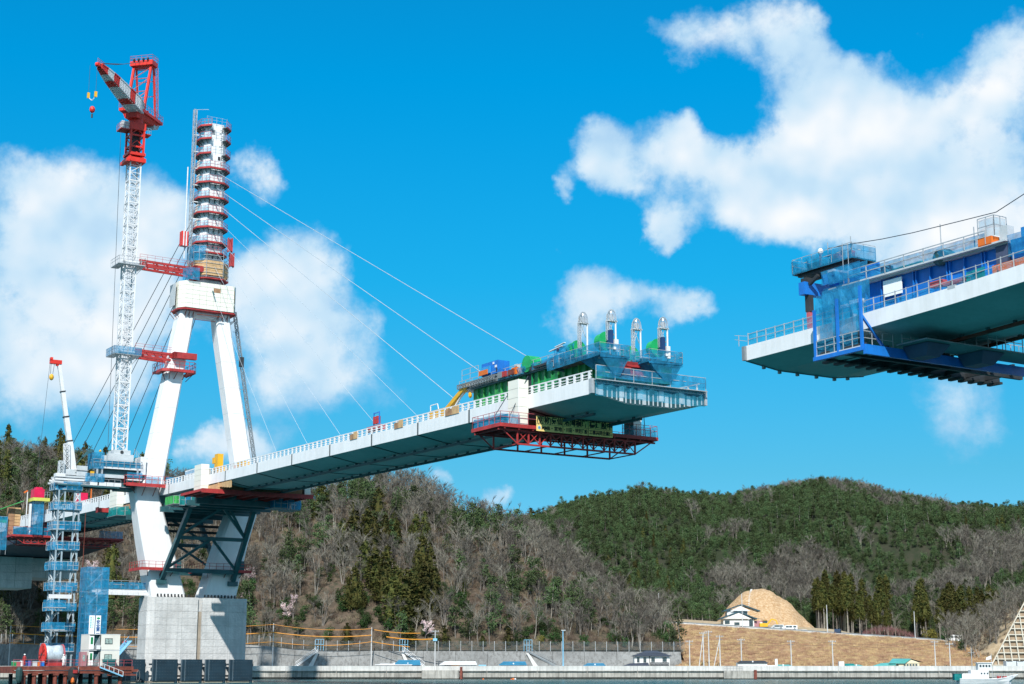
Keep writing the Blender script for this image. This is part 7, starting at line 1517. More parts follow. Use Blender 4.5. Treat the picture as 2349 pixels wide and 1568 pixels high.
mp_ = Thing('lamp_post', 'thin post with a cross arm at the right edge above the deck', 'post', (2, -60.5, 37)); mp_.part('post', MB().bar((1.6, -59.9, 36), (1.6, -59.9, 41.3), .09).bar((1.6, -59.2, 41.2), (1.6, -60.5, 41.2), .07), GALV)
sg = Thing('signal_cable', 'sagging dark cable strung above the blue gantry', 'cable', (2.5, -45, 40)); pts = [Vector((3.1, -33.8, 40.8)), Vector((3.0, -37, 40.5)), Vector((2.8, -41, 40.0)), Vector((2.5, -45, 39.6)), Vector((2.3, -50.0, 39.3)), Vector((2.0, -54.6, 39.0)), Vector((1.6, -59.9, 40.2)), Vector((1.6, -66, 42.4))]; cbm = MB()
for a, b in zip(pts[:-1], pts[1:]): cbm.tube(a, b, .04, 5)
sg.part('cable', cbm, CABLED); sg.part('prop', MB().bar((2.4, -48.2, 36.3), (2.4, -48.2, 39.6), .06).bar((2.2, -52.0, 36.3), (2.2, -52.0, 38.4), .07), GALV)
# blue hanging cage and cross girders under the right deck
cg = Thing('hanging_cage', 'blue netted cage wrapped round the near edge of the right deck', 'work platform', (-1, -39, 29.9))
for s, z1 in ((-36.1, 33.9), (-39.0, 34.4), (-41.9, 35.0)): cg.part('post', MB().box(-1.25, -1.02, s - .11, s + .11, 29.3, z1), BLUE)
cg.part('side_beam', MB().box(-1.3, -.9, -42.1, -35.9, 29.25, 29.6), BLUE); cg.part('floor', MB().box(-1.2, 2.6, -42, -36, 29.62, 29.72), LGREY)
cg.part('guard_rail', rail_run(MB(), [(-1.1, -36.2, 29.7), (-1.1, -41.8, 29.7), (2.6, -41.9, 29.7)], 1.35, 1.1, .06), GALV); cg.part('net_sheet', net_run(MB(), [(-.9, -36.2, 29.7), (-.9, -41.2, 29.7)], 1.5, 0, .1), NET)
cg.part('net_sheet', net_run(MB(), [(-.95, -36.5, 31.2), (-.95, -41.4, 31.2)], 2.9, 0, .12), NETD); cg.part('net_sheet', net_run(MB(), [(-.9, -36.2, 33.2), (-.6, -41.8, 33.2)], 2.0, 0, .2), NET); cg.part('net_sheet', net_run(MB(), [(.6, -35.4, 33.0), (.6, -41.4, 33.0)], 3.0, 0, .2), NET); cg.part('brace', MB().bar((-1.1, -41.9, 32.4), (1.4, -41.9, 29.8), .2), BLUE)
cg.part('stair', MB().bar((.4, -39.6, 33.1), (.4, -41.6, 31.0), .5, .08), CRW); cg.part('clutter', MB().box(.2, .8, -40.6, -39.2, 34.0, 34.35).box(.3, .7, -38.8, -38.0, 33.9, 34.2), CRW)
cgb = Thing('under_girder', 'long dark blue cross girders slung under the right deck', 'girder', (11, -39, 29.3))
cgb.part('front_girder', MB().box(-1.2, 6.4, -42.35, -42.05, 28.9, 29.75), BLUE); cgb.part('front_girder', MB().box(6.4, 21.5, -42.35, -42.05, 28.9, 29.75), BLUE); cgb.part('rear_girder', MB().box(-.6, 22.8, -36.25, -35.85, 29.5, 30.3), DARK)
cgb.part('middle_girder', MB().box(-.6, 22.6, -39.2, -38.8, 29.4, 30.2), DARK)
for i in range(17): t = .6 + i * 1.35; cgb.part('joist_end', MB().box(t - .22, t + .22, -36.9, -35.3, 29.28, 29.5), DARK)
for i in range(9): t = -.8 + i * 2.7; cgb.part('cross_member', MB().box(t - .12, t + .12, -42.0, -36, 29.6, 30.0), DARK)
for t in (4.6, 11.5): cgb.part('bracket_block', MB().frus([(t - .8, -42.6, 28.9), (t + .8, -42.6, 28.9), (t + .8, -44.6, 28.9), (t - .8, -44.6, 28.9)], [(t - 1.4, -42.4, 29.9), (t + 1.4, -42.4, 29.9), (t + 1.4, -45.4, 29.9), (t - 1.4, -45.4, 29.9)]), MATS['blue_paint_baked_shade'])  # blue blocks under the deck, their shade painted into the colour
cgb.part('walkway', MB().box(2.4, 20, -46, -42.5, 29.95, 30.05), MGREY); cgb.part('guard_rail', rail_run(MB(), [(3.0, -42.6, 29.9), (9.5, -42.6, 29.9), (9.5, -46.5, 29.9), (14, -46.5, 29.9)], 1.4, 1.15, .06), GALV); cgb.part('guard_rail', rail_run(MB(), [(15.5, -43, 30), (21, -43, 30)], 1.5, 1.1, .06), GALV); cgb.part('net_sheet', net_run(MB(), [(17.0, -43.2, 30), (21.5, -43.2, 30)], 1.3, 0, .1), NETS); cgb.part('net_panel', MB().box(19.2, 20.6, -43.3, -43.2, 30.2, 33), NET)
cgb.part('bearing_roller', MB().box(8.2, 9.6, -42.0, -41, 29.8, 30.6).box(12.5, 14, -42, -41, 29.8, 30.6), DARK)

# ================================================================== LEFT SPAN equipment
lp_ = travel_platform('hanging_platform', 'red hanging platform with truss under the left span behind the access tower', 206, 213, -6.8, 17.5, 30.6, zt=1.7)
lp_.part('guard_rail', rail_run(MB(), [(3.5, 206, 30.7), (-6.7, 206, 30.7), (-6.7, 213, 30.7)], 1.7, 1.5, .06), PINKR); lp_.part('net_sheet', net_run(MB(), [(3.5, 205.95, 30.7), (-6.8, 205.95, 30.7)], 1.6, 0, .1), NET); lp_.part('net_sheet', net_run(MB(), [(12, 205.95, 30.7), (17.4, 205.95, 30.7)], 1.6, 0, .1), NET)
q = Thing('netted_shaft', 'blue netted shaft with a red machine on top beside the left span', 'enclosure', (-1.4, 207, 31)); q.part('net_sheet', net_run(MB(), [(-2.8, 209, 30.8), (-2.8, 205.4, 30.8), (-.6, 205.4, 30.8), (-.6, 208, 30.8)], 7.2, 0, .1), NETD); q.part('frame', rail_run(MB(), [(-2.7, 208.8, 30.8), (-2.7, 205.5, 30.8), (-.7, 205.5, 30.8)], 7.2, 1.1, .1, (1, .8, .6, .4, .2)), GALV)
q.part('yellow_ledge', MB().box(-3.2, .4, 204.8, 209, 38.0, 38.7), mat('lime_yellow_paint', (.62, .62, .12))); q.part('red_machine', MB().box(-3.0, -.8, 205, 207.6, 38.75, 40.6).box(-2.6, -1.2, 205.2, 207, 40.6, 41.0), mat('crimson_paint', (.62, .01, .07), .4)); q.part('white_post', MB().box(-3.5, -3.1, 206, 206.6, 30.8, 37.4), CRW); q.part('rail', rail_run(MB(), [(-.7, 205, 38.7), (.4, 205, 38.7)], 1.3, .5, .05), GALV)
q = Thing('timber_tower', 'stacked orange brown timber panels standing left of the netted shaft', 'timber stack', (-5, 212, 31))
for j in range(6): q.part('timber_panel', MB().box(-6.6, -5.3, 211, 212.6, 31.0 + j * 1.0, 31.95 + j * 1.0), PLYD); q.part('timber_panel', MB().box(-5.25, -4.0, 211, 212.6, 33.0 + j * .66, 33.6 + j * .66), PLY)
q = Thing('netted_shaft', 'blue netted hanging sheet at the left edge of the picture beside the left span', 'enclosure', (-8, 214, 31)); q.part('net_sheet', net_run(MB(), [(-9.6, 214, 27.6), (-9.4, 210.5, 27.6), (-6.8, 210.5, 27.6)], 7.2, 0, .12), NETD); q.part('net_sheet', net_run(MB(), [(-13, 214, 34.0), (-9, 211, 36.6)], 1.6, 0, .1), NETD); q.part('green_truss', MB().box(-13, -5.2, 212.2, 212.6, 33.6, 34.8), LGREEN)
q.part('frame', rail_run(MB(), [(-9.5, 213.8, 26.6), (-9.3, 210.6, 26.6), (-6.9, 210.6, 26.6)], 8.2, 1.2, .08, (1, .7, .4)), GALV); q.part('walkway', MB().bar((-13.5, 213, 34.2), (-4, 209, 38.2), 1.0, .12), LGREEN)
q = Thing('red_machine', 'second crimson machine on the left span just left of the access tower', 'machine', (1, 186, 35)); q.part('body', MB().box(.6, 2.2, 184, 187, 36.2, 38.0), MATS['crimson_paint']); q.part('base', MB().box(.4, 2.6, 183.6, 189, 35.0, 36.2), CRW); q.part('ramp', MB().bar((1.2, 190, 35.3), (1.2, 198, 34.9), .4, .5), ORANGE)
q = Thing('green_truck', 'teal covered load on the left span between the crimson machines', 'load', (2, 199, 35)); q.part('cover', MB().ico((2, 199, 35.7), 1.5, 2, .12, .7), NETG)
q = Thing('aerial_post', 'orange jib post with a yellow head standing behind the left span', 'post', (6, 200, 35)); q.part('post', MB().bar((6, 194, 35.5), (6, 194, 42.6), .2), ORANGE); q.part('head', MB().box(5.6, 6.4, 193.8, 194.3, 42.6, 43.8), YELLOW)
q = Thing('aerial_post', 'slim white post with an orange pennant left of the netted shaft', 'post', (-4, 208, 35)); q.part('post', MB().bar((-3.9, 207, 35.0), (-3.9, 207, 40.2), .16), CRW); q.part('pennant', MB().bar((-3.9, 207, 40.3), (-4.7, 207, 39.8), .3, .3), ORANGE)
# abutment and approach pier behind
ab = Thing('bridge_abutment', 'large pale concrete abutment under the left span, half in shadow', 'abutment', (8, 244, 20))
for i in range(4):
    for j in range(4): ab.part('wall_block', MB().box(-8.6 + i * 4 + .03, -4.6 + i * 4 - .03, 240, 252, 21.0 + j * 1.8 + .02, 22.8 + j * 1.8 - .02), CONC)
for i in range(3):
    for j in range(3): ab.part('wall_block', MB().box(7.5 + i * 3.3, 10.7 + i * 3.3, 240.5, 254, 23.6 + j * 1.5 + .02, 25.1 + j * 1.5 - .02), CONC)
hnc = mat('steel_baked_shade', (.03, .045, .07), .6)  # shadow below the span is put into this dark haunch colour
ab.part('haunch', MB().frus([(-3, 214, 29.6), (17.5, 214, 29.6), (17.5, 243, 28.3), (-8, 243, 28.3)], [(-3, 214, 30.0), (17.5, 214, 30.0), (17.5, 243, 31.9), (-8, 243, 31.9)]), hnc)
gt_ = MB().quad(BW(9.5, 246, 28.4), BW(19, 246, 27.6), BW(19, 256, 30.0), BW(9.5, 256, 31.0)); gq = struct('grass_bank', gt_, G_GRASS)

# ================================================================== POLES, CABLES, BUILDINGS, VEHICLES on the quay and hill
def pole(X, Y, h, lab, arm=True, z=None, r=.14, name='utility_pole', dz=0):
    z = 2.9 if z is None else z; q = Thing(name, lab, 'pole', (X, Y, z), 'w', group=None)
    q.part('shaft', MB().tube((X, Y, z - .3), (X, Y, z + h), r, 8, r * .7), POLE)
    if arm:
        q.part('crossarm', MB().bar((X - .9, Y, z + h - .4), (X + .9, Y, z + h - .4), .12), MGREY); q.part('crossarm', MB().bar((X - .7, Y, z + h - 1.1), (X + .7, Y, z + h - 1.1), .10), MGREY)
        ins = MB()
        for k in (-.8, -.4, .4, .8): ins.tube((X + k, Y, z + h - .36), (X + k, Y, z + h - .1), .06, 6)
        q.part('insulator', ins, CRW)
    return q
pole(-59, 398, 10.6, 'pale concrete pole carrying orange cables right of the pier', False)
pole(-34.7, 398, 9.6, 'pale pole with orange cables on both sides, between the two white stairs', False)
pole(-124, 398, 10.2, 'pole with orange cables at the lower left edge', False)
q = pole(-18.7, 392, 8.8, 'pole with grey boxes near the blossoming cherry', True); q.part('switch_box', MB().box(-19.2, -18.2, 391.6, 391.9, 9.1, 9.7), LBLUE)
for i, (X, h, lb) in enumerate(((46.6, 8.4, 'leaning left pole of the close group by the embankment'), (47.9, 8.7, 'tallest straight pole of the close group by the embankment'), (50.6, 7.6, 'right pole of the close group, braced by a strut'), (55.8, 6.8, 'pole behind the shed roof at the left of the embankment'), (67.9, 6.4, 'pole at the middle left of the tan embankment'), (78.0, 6.4, 'pole at the middle of the tan embankment'), (102.9, 6.3, 'pole near the right end of the embankment, right of the turquoise roof'), (106.5, 5.8, 'pole behind the white boat'), (43.2, 6.4, 'short pole just left of the close group'))):
    pole(X, 392.5, h, lb, True)
st_ = Thing('pole_strut', 'slanting strut propping the close group of poles', 'strut', (49, 392, 3), 'w'); st_.part('strut', MB().tube((49.0, 392.3, 2.9), (50.6, 392.5, 9.6), .1, 6), POLE).name = 'strut'; st_.part('strut', MB().tube((45.4, 392.3, 2.9), (46.6, 392.5, 10.6), .1, 6), POLE)
q = Thing('street_light', 'single tall grey street light with a short head on the quay', 'street light', (12.3, 388.5, 2.9), 'w'); q.part('post', MB().tube((12.3, 388.5, 2.8), (12.3, 388.5, 11.5), .16, 8, .12), LBLUE); q.part('head', MB().box(11.9, 12.9, 388.3, 388.7, 11.45, 11.65), LGREY)
for i, (X, h) in enumerate(((41.3, 8.2), (64.7, 9.6), (88.5, 8.0), (113.0, 7.8))):
    pole(X, 451.2, h, ('leftmost tall pole on the sloping road', 'tall pole on the road in front of the hillside house', 'tall pole on the road right of the sand mound', 'tall pole on the road near the reddish thicket')[i], False, z=road_z(X), r=.13)
# orange sleeved cables, sagging
def sag(name, a, b, s, r, lab):
    a, b = Vector(a), Vector(b); q = Thing('orange_cable', lab, 'cable', a, 'w', group='orange sleeved cables'); n = 14; mb = MB(); pr = a
    for i in range(1, n + 1):
        f_ = i / n; p = a.lerp(b, f_) - Vector((0, 0, s * 4 * f_ * (1 - f_))); mb.tube(pr, p, r, 6, cap=False); pr = p
    q.part('sleeve', mb, ORANGE2); return q
ORANGE2 = mat('orange_sleeve', (.66, .27, .02), .5, var=.15, vscale=.8)
for h, zz0, zz1, s_, r, nm in ((0, 13.2, 12.2, .75, .06, 'top'), (1, 11.3, 10.6, .7, .12, 'middle'), (2, 9.0, 9.0, .9, .08, 'bottom')):
    sag('c', (-59, 397.7, zz0), (-34.7, 397.7, zz1), s_, r, '%s orange cable between the pier side pole and the pole between the stairs' % nm)
    sag('c', (-124, 397.7, zz0 - .2), (-59, 397.7, zz0), 1.1, r, '%s orange cable running behind the pier on the left' % nm)
sag('c', (-34, 397.7, 11.9), (-22.4, 394, 11.0), .3, .10, 'top orange cable right of the pole between the stairs'); sag('c', (-31, 397.7, 10.2), (-19, 393, 9.6), .35, .14, 'middle orange cable ending by the pole with grey boxes'); sag('c', (-34.4, 397.7, 9.0), (-25, 394, 7.7), .1, .10, 'bottom orange cable sloping down over the second stair')
wx = [43.2, 46.6, 50.6, 55.8, 67.9, 78.0, 102.9, 106.5]
for h_, nm in ((8.9, 'upper'), (8.3, 'lower')):
    q = Thing('overhead_wire', nm + ' thin wire strung along the poles below the embankment', 'wire', (43.2, 392.5, h_), 'w'); mb = MB()
    for x0, x1 in zip(wx[:-1], wx[1:]):
        for j in range(6):
            f0, f1 = j / 6, (j + 1) / 6; s0_, s1_ = (x1 - x0) * .03 * 4 * f0 * (1 - f0), (x1 - x0) * .03 * 4 * f1 * (1 - f1)
            mb.tube((x0 + (x1 - x0) * f0, 392.5, h_ - s0_), (x0 + (x1 - x0) * f1, 392.5, h_ - s1_), .02, 3, cap=False)
    q.part('wire', mb, DARK)
# stairs on the retaining wall
def stair(X0, X1, lab, m, d=1):
    q = Thing('wall_stair', lab, 'stairs', (X0, 400, 3), 'w'); a, b = Vector((X0, 399.0, 3.0)), Vector((X1, 400.9, wtop(X1) + .1)); n = 14
    q.part('stringer', MB().bar(a, b, .16, .5), m)
    for i in range(n): p = a.lerp(b, (i + .5) / n); q.part('tread', MB().box(p.x - .25, p.x + .25, p.y - .2, p.y + .5, p.z + .1, p.z + .2), GALV)
    q.part('handrail', MB().bar(a + Vector((0, -.1, 1.0)), b + Vector((0, -.1, 1.0)), .09).bar(a + Vector((0, -.1, .6)), b + Vector((0, -.1, .6)), .06), m)
    q.part('wall_cheek', MB().frus([((X0 * .3 + X1 * .7) - .6, 399.1, 2.9), ((X0 * .3 + X1 * .7) + .6, 399.1, 2.9), ((X0 * .3 + X1 * .7) + .6, 400.3, 2.9), ((X0 * .3 + X1 * .7) - .6, 400.3, 2.9)], [(X1 - .3, 400.2, b.z - .5), (X1 + .3, 400.2, b.z - .5), (X1 + .3, 400.6, b.z - .5), (X1 - .3, 400.6, b.z - .5)]), QUAYW)
    q.part('gate_post', rail_run(MB(), [(X1 - .8, 402, wtop(X1)), (X1 + 1.2, 402, wtop(X1))], 2.8, .7, .1), LBLUE)
stair(-53.5, -48.2, 'white stair climbing right on the retaining wall, nearest the pier', CRW); stair(-21.5, -27.2, 'white stair climbing left on the retaining wall above the blue shed roof', CRW); stair(11.0, 3.8, 'dark stair climbing left on the retaining wall near the street light', MGREY)
# sheds and houses
def roof_hip(q, x0, x1, y0, y1, z, h, ov, m, ridge=.35):
    cx0, cx1 = x0 + (x1 - x0) * ridge, x1 - (x1 - x0) * ridge; cy = (y0 + y1) / 2
    q.part('roof', MB().add([(x0 - ov, y0 - ov, z), (x1 + ov, y0 - ov, z), (x1 + ov, y1 + ov, z), (x0 - ov, y1 + ov, z), (cx0, cy, z + h), (cx1, cy, z + h)], [(0, 1, 5, 4), (1, 2, 5), (2, 3, 4, 5), (3, 0, 4), (0, 3, 2, 1)]), m)
def win(q, x, y, z, w, h, pane=GLASS):
    f = q.part('window', MB().box(x - w / 2 - .06, x + w / 2 + .06, y - .06, y, z, z + h), DARK)
    for k in (-1, 1): q.part('pane', MB().box(x + k * w / 4 - w / 4 + .03, x + k * w / 4 + w / 4 - .03, y - .08, y - .062, z + .05, z + h - .05), pane, parent=f)
hs = Thing('house', 'white house with a dark hipped roof on the quay below the retaining wall', 'house', (34, 393, 2.9), 'w')
hs.part('upper_wall', MB().box(29.7, 38.2, 391.5, 396.5, 3.0, 5.45), HWALL); hs.part('lower_wall', MB().box(33.5, 38.0, 390.9, 391.49, 2.9, 4.0), DARK); roof_hip(hs, 29.5, 38.5, 391.2, 396.8, 5.45, 1.35, .35, ROOFN)
for x, w in ((30.6, .5), (32.2, .6), (34.2, .75), (37.0, .9)): win(hs, x, 391.49, 4.0, w, 1.15)
hs.part('porch_roof', MB().add([(26.6, 390.2, 3.15), (33.2, 390.2, 3.15), (33.0, 391.4, 3.95), (28.6, 391.4, 3.75)], [(0, 1, 2, 3)]), ROOFN); hs.part('balcony_rail', rail_run(MB(), [(33.6, 390.8, 3.3), (37.8, 390.8, 3.3)], .8, .3, .03), CRW); hs.part('downpipe', MB().box(33.3, 33.45, 391.3, 391.45, 3, 5.4), DARK)
hs.part('tile_course', MB().bar((29.0, 390.9, 5.7), (38.9, 390.9, 5.7), .06).bar((30.2, 391.9, 6.1), (37.8, 391.9, 6.1), .06), DARK)
def shed(x0, x1, y, z0, z1, lab, rm, wm_=HWALL, slope=.35):
    q = Thing('shed', lab, 'shed', ((x0 + x1) / 2, y, 2.9), 'w'); q.part('wall', MB().box(x0 + .2, x1 - .2, y + .2, y + 3, 2.9, z0), wm_)
    q.part('roof', MB().add([(x0, y - .1, z0), (x1, y - .1, z0), (x1 - slope, y + 2.6, z1), (x0 + slope * 3, y + 2.6, z1), (x0, y - .1, z0 - .12), (x1, y - .1, z0 - .12)], [(0, 1, 2, 3), (4, 5, 1, 0)]), rm); q.part('roof_ridge', MB().bar((x0 + slope * 3, y + 2.6, z1), (x1 - slope, y + 2.6, z1), .12), rm)
    q.part('vent_pipe', MB().box((x0 + x1) / 2, (x0 + x1) / 2 + .3, y + .6, y + .8, z0, z0 + .45), CRW); return q
shed(-28.6, -22.0, 389.5, 3.45, 4.5, 'bright blue roofed shed below the second white stair', ROOFB, ROOFB); shed(-3.2, 3.6, 389.5, 3.4, 4.15, 'blue roofed shed left of the street light', ROOFB); shed(17.2, 22.6, 389.5, 3.2, 3.75, 'small blue roof just showing over the parapet between light and house', ROOFB)
shed(-33, -24, 388.7, 3.45, 3.6, 'low white flat roof left of the bright blue shed', CRW)
q = shed(-17.4, -8.4, 387.8, 3.5, 4.15, 'white fishing shed with a pale roof and brown shutter on the quay', CRW); q.part('shutter', MB().box(-14.6, -12.6, 387.9, 387.98, 2.2, 3.4), PLYD); q.part('dark_bay', MB().box(-16.2, -14.8, 387.9, 387.98, 2.9, 3.4), DARK); q.part('blue_door', MB().box(-8.0, -6.2, 387.7, 387.8, 2.6, 3.4), LBLUE)
q = Thing('quay_step', 'low stone loading step with a rusty ladder below the white fishing shed', 'quay step', (-16, 385.8, 0), 'w'); q.part('block', MB().box(-21.5, -12.6, 385.0, 386.3, 0.2, 2.1), QUAYB); q.part('ladder', MB().box(-12.4, -11.8, 385.0, 385.2, .1, 2.9), RUST)
q = Thing('quay_step', 'low stone loading step with a rusty ladder at the left of the embankment', 'quay step', (55, 385.8, 0), 'w'); q.part('block', MB().box(50.5, 57.5, 385.0, 386.3, 0.2, 2.0), QUAYB); q.part('ladder', MB().box(57.6, 58.3, 385.0, 385.2, .1, 2.2), RUST); q.part('rail', rail_run(MB(), [(50.5, 385.2, 2.0), (55, 385.2, 2.0)], 1.0, .8, .06), MGREY)
q = shed(54.0, 61.5, 387.8, 3.9, 4.3, 'white boxy shed with a black roof at the left foot of the embankment', DARK); q.part('annex', MB().box(58.5, 63, 386.9, 387.7, 1.6, 3.3), HWALL); q.part('blue_shutter', MB().box(60.2, 61.2, 386.8, 386.88, 1.8, 3.0), LBLUE); q.part('aircon', MB().box(63.2, 63.8, 388, 388.5, 3.0, 4.8), CRW)
q = Thing('house', 'long building with a turquoise gabled roof on the quay below the embankment', 'house', (95, 390, 2.9), 'w')
q.part('wall', MB().prism([(93.2, 389.5), (98.2, 389.5), (98.2, 393), (93.2, 393)], 2.9, 3.9), mat('cream_wall', (.70, .64, .45), .8)); q.part('gable', MB().add([(94.6, 389.4, 3.8), (98.4, 389.4, 3.8), (96.2, 389.4, 4.75)], [(0, 1, 2)]), MATS['cream_wall'])
q.part('roof', MB().add([(90.6, 389.1, 3.7), (94.6, 389.1, 3.7), (96.2, 389.1, 4.85), (92.6, 393, 4.9)], [(0, 1, 2, 3)]), ROOFT); q.part('roof', MB().add([(96.2, 389.1, 4.85), (99.2, 389.1, 3.95), (97, 393, 4.2), (94.5, 393, 4.95)], [(0, 1, 2, 3)]), DARK); q.part('low_roof', MB().add([(86.4, 388.6, 3.05), (92.4, 388.6, 3.25), (92.6, 390.6, 4.0), (89.2, 390.6, 3.8)], [(0, 1, 2, 3)]), ROOFT)
for i in range(5): q.part('window', MB().box(94.4 + i * .7, 94.85 + i * .7, 389.3, 389.38, 3.1, 3.6), GLASS)
for x0, x1, lb in ((80.9, 84.5, 'small blue grey tin roof on the parapet right of the middle pole'), (62.8, 67.4, 'low turquoise strip roof by the left pole of the embankment')): shed(x0, x1, 388.2, 3.1, 3.4, lb, ROOFT)
q = Thing('wall_block', 'small white concrete block house with green nets beside it on the quay', 'block house', (78.6, 390, 2.9), 'w'); q.part('body', MB().box(79.0, 80.2, 390, 391.4, 2.9, 4.2), HWALL); q.part('green_net', MB().box(80.4, 82.6, 390, 390.6, 2.9, 3.7), NETG)
# hillside house, two tiered dark teal roofs
Y0 = 466; zb = road_z(67) + .9
hh = Thing('house', 'white hillside house with layered dark teal roofs beside the sand mound', 'house', (67, Y0, zb), 'w')
RT = mat('dark_teal_tiles', (.03, .09, .12), .5, var=.2, vscale=2)
hh.part('ground_wall', MB().box(61.3, 70.2, Y0, Y0 + 6, zb, zb + 2.3), HWALL); hh.part('upper_wall', MB().box(62.6, 68.6, Y0 + 1.5, Y0 + 5.5, zb + 3.2, zb + 5.0), HWALL)
def gable_roof(q, x0, x1, y0, y1, z, h, n, m):
    xm = (x0 + x1) / 2
    for i in range(n):                          # tile courses as overlapping strips
        for sgn in (-1, 1):
            a = xm + sgn * (x1 - x0) / 2 * (1 - i / n); b = xm + sgn * (x1 - x0) / 2 * (1 - (i + 1) / n); za, zb_ = z + h * i / n, z + h * (i + 1) / n
            q.part('roof_course', MB().add([(a, y0, za + .12), (b, y0, zb_ + .06), (b, y1, zb_ + .06), (a, y1, za + .12), (a, y0, za - .22), (a, y1, za - .22), (b, y0, zb_ - .28), (b, y1, zb_ - .28)], [(0, 1, 2, 3), (0, 3, 5, 4), (0, 4, 6, 1), (4, 5, 7, 6)]), m)
gable_roof(hh, 60.4, 71.0, Y0 - .8, Y0 + 6.5, zb + 2.3, 2.1, 5, RT); hh.part('gable', MB().add([(61.4, Y0 - .6, zb + 2.3), (69.4, Y0 - .6, zb + 2.3), (65.7, Y0 - .6, zb + 4.0)], [(0, 1, 2)]), HWALL)
gable_roof(hh, 61.6, 72.2, Y0 + .8, Y0 + 6.2, zb + 4.6, 1.9, 5, RT); hh.part('gable', MB().add([(63.4, Y0 + .9, zb + 4.6), (69.4, Y0 + .9, zb + 4.6), (66.6, Y0 + .9, zb + 6.0)], [(0, 1, 2)]), HWALL)
hh.part('side_wing', MB().box(70.2, 73.6, Y0 + .5, Y0 + 4, zb, zb + 1.8), PINKP); hh.part('wing_roof', MB().add([(69.5, Y0, zb + 2.7), (76.2, Y0, zb + 1.5), (76.0, Y0 + 5, zb + 1.8), (69.5, Y0 + 5, zb + 3.2)], [(0, 1, 2, 3)]), RT)
win(hh, 62.4, Y0 - .0, zb + .8, 1.3, 1.0); win(hh, 65.2, Y0, zb + .5, 1.4, .8); win(hh, 69.3, Y0, zb + .2, 1.0, 1.9); win(hh, 68.0, Y0 + 1.5, zb + 3.5, .9, .8); hh.part('water_tank', MB().tube((72.2, Y0 - .2, zb), (72.2, Y0 - .2, zb + 1.3), .45, 12), HWALL)
# vehicles
def van(X, Y, z, rz, lab, m, L=4.4, hgt=1.9, cat='van', name='parked_van', wn=GLASS):
    q = Thing(name, lab, cat, (X, Y, z), 'w'); q.o.rotation_euler = (0, 0, rz); q.at = (0, 0, 0)
    q.part('body', MB().loft([[(-L / 2, y, .35), (L / 2, y, .35), (L / 2, y, hgt * .95), (L / 2 - .15, y, hgt), (-L / 2 + 1.1, y, hgt), (-L / 2 + .55, y, hgt * .62), (-L / 2, y, hgt * .5)] for y in (-.85, .85)]), m)
    for x in (-L / 2 + 1.5, -.05 + .3, L / 2 - .75): q.part('window', MB().box(x - .42, x + .42, -.875, -.852, hgt * .58, hgt * .86), wn)
    q.part('windscreen', MB().add([(-L / 2 + .57, -.8, hgt * .63), (-L / 2 + 1.06, -.8, hgt * .97), (-L / 2 + 1.06, .8, hgt * .97), (-L / 2 + .57, .8, hgt * .63)], [(0, 1, 2, 3)]), wn)
    for x in (-L / 2 + .85, L / 2 - .85):
        for y in (-.86, .86): w = q.part('wheel', MB().tube((x, y - .1, .34), (x, y + .1, .34), .34, 12), BLACK); q.part('rim', MB().tube((x, y - .115, .34), (x, y + .115, .34), .17, 8), GALV, parent=w)
    return q
van(124.2, 452.4, road_z(124.2) + .05, 0, 'white van driving on the road at the right end of the embankment', CRW, 4.6, 2.0)
van(91.6, 452.6, road_z(91.6) + .05, 1.3, 'small dark car on the road right of the sand mound', mat('dark_blue_car_paint', (.03, .05, .09), .3), 3.6, 1.5, 'car', 'parked_car')
van(80.0, 464, terr_z(80, 464) + .05, 0, 'white car parked behind the low wall below the sand mound', CRW, 4.4, 1.6, 'car', 'parked_car'); van(75.6 + .9, 464.5, terr_z(76, 464.5) + .05, 0, 'silver car parked just right of the yellow excavator', LGREY, 3.8, 1.45, 'car', 'parked_car')
q = Thing('low_wall', 'low white concrete wall on the terrace in front of the parked cars', 'wall', (79, 461, road_z(79)), 'w'); q.part('wall', MB().box(74.5, 84.5, 461, 461.3, road_z(79) - .2, road_z(79) + .85), QUAYW)
q = Thing('excavator', 'yellow excavator parked at the foot of the sand mound beside the hillside house', 'excavator', (73.6, 466, road_z(74)), 'w'); z = terr_z(74, 466) + .05
q.part('track', MB().box(71.8, 74.2, 465.0, 465.5, z, z + .6), DARK); q.part('track', MB().box(71.8, 74.2, 466.5, 467, z, z + .6), DARK); q.part('body', MB().box(71.7, 74.0, 465.1, 466.9, z + .6, z + 1.6), YELLOW); q.part('cab', MB().box(72.8, 73.9, 465.1, 466.1, z + 1.6, z + 2.4), GLASS); q.part('cab_roof', MB().box(72.7, 74.0, 465.0, 466.2, z + 2.4, z + 2.5), YELLOW)
q.part('boom', MB().bar((74.0, 466, z + 1.2), (75.3, 466, z + 2.8), .4).bar((75.3, 466, z + 2.8), (76.6, 466, z + 2.4), .35), YELLOW); q.part('stick', MB().bar((76.6, 466, z + 2.4), (77.0, 466, z + .9), .28), YELLOW); q.part('bucket', MB().box(76.5, 77.2, 465.6, 466.4, z + .4, z + 1.0), DARK)
q = Thing('person', 'dark dressed person', 'person', (98.2, 452.5, road_z(98)), 'w')
COL.objects.unlink(q.o); bpy.data.objects.remove(q.o)
me = bpy.data.meshes.new('person'); me.from_pydata([(0, 0, .92), (0, 0, 1.2), (0, 0, 1.45), (0, 0, 1.64), (.1, 0, .48), (.12, -.05, .05), (-.1, 0, .48), (-.13, .05, .05), (.25, 0, 1.12), (.26, -.08, .85), (-.25, 0, 1.12), (-.27, .05, .85), (.18, 0, 1.4), (-.18, 0, 1.4)], [(0, 1), (1, 2), (2, 3), (0, 4), (4, 5), (0, 6), (6, 7), (2, 12), (12, 8), (8, 9), (2, 13), (13, 10), (10, 11)], []); me.materials.append(DARK)
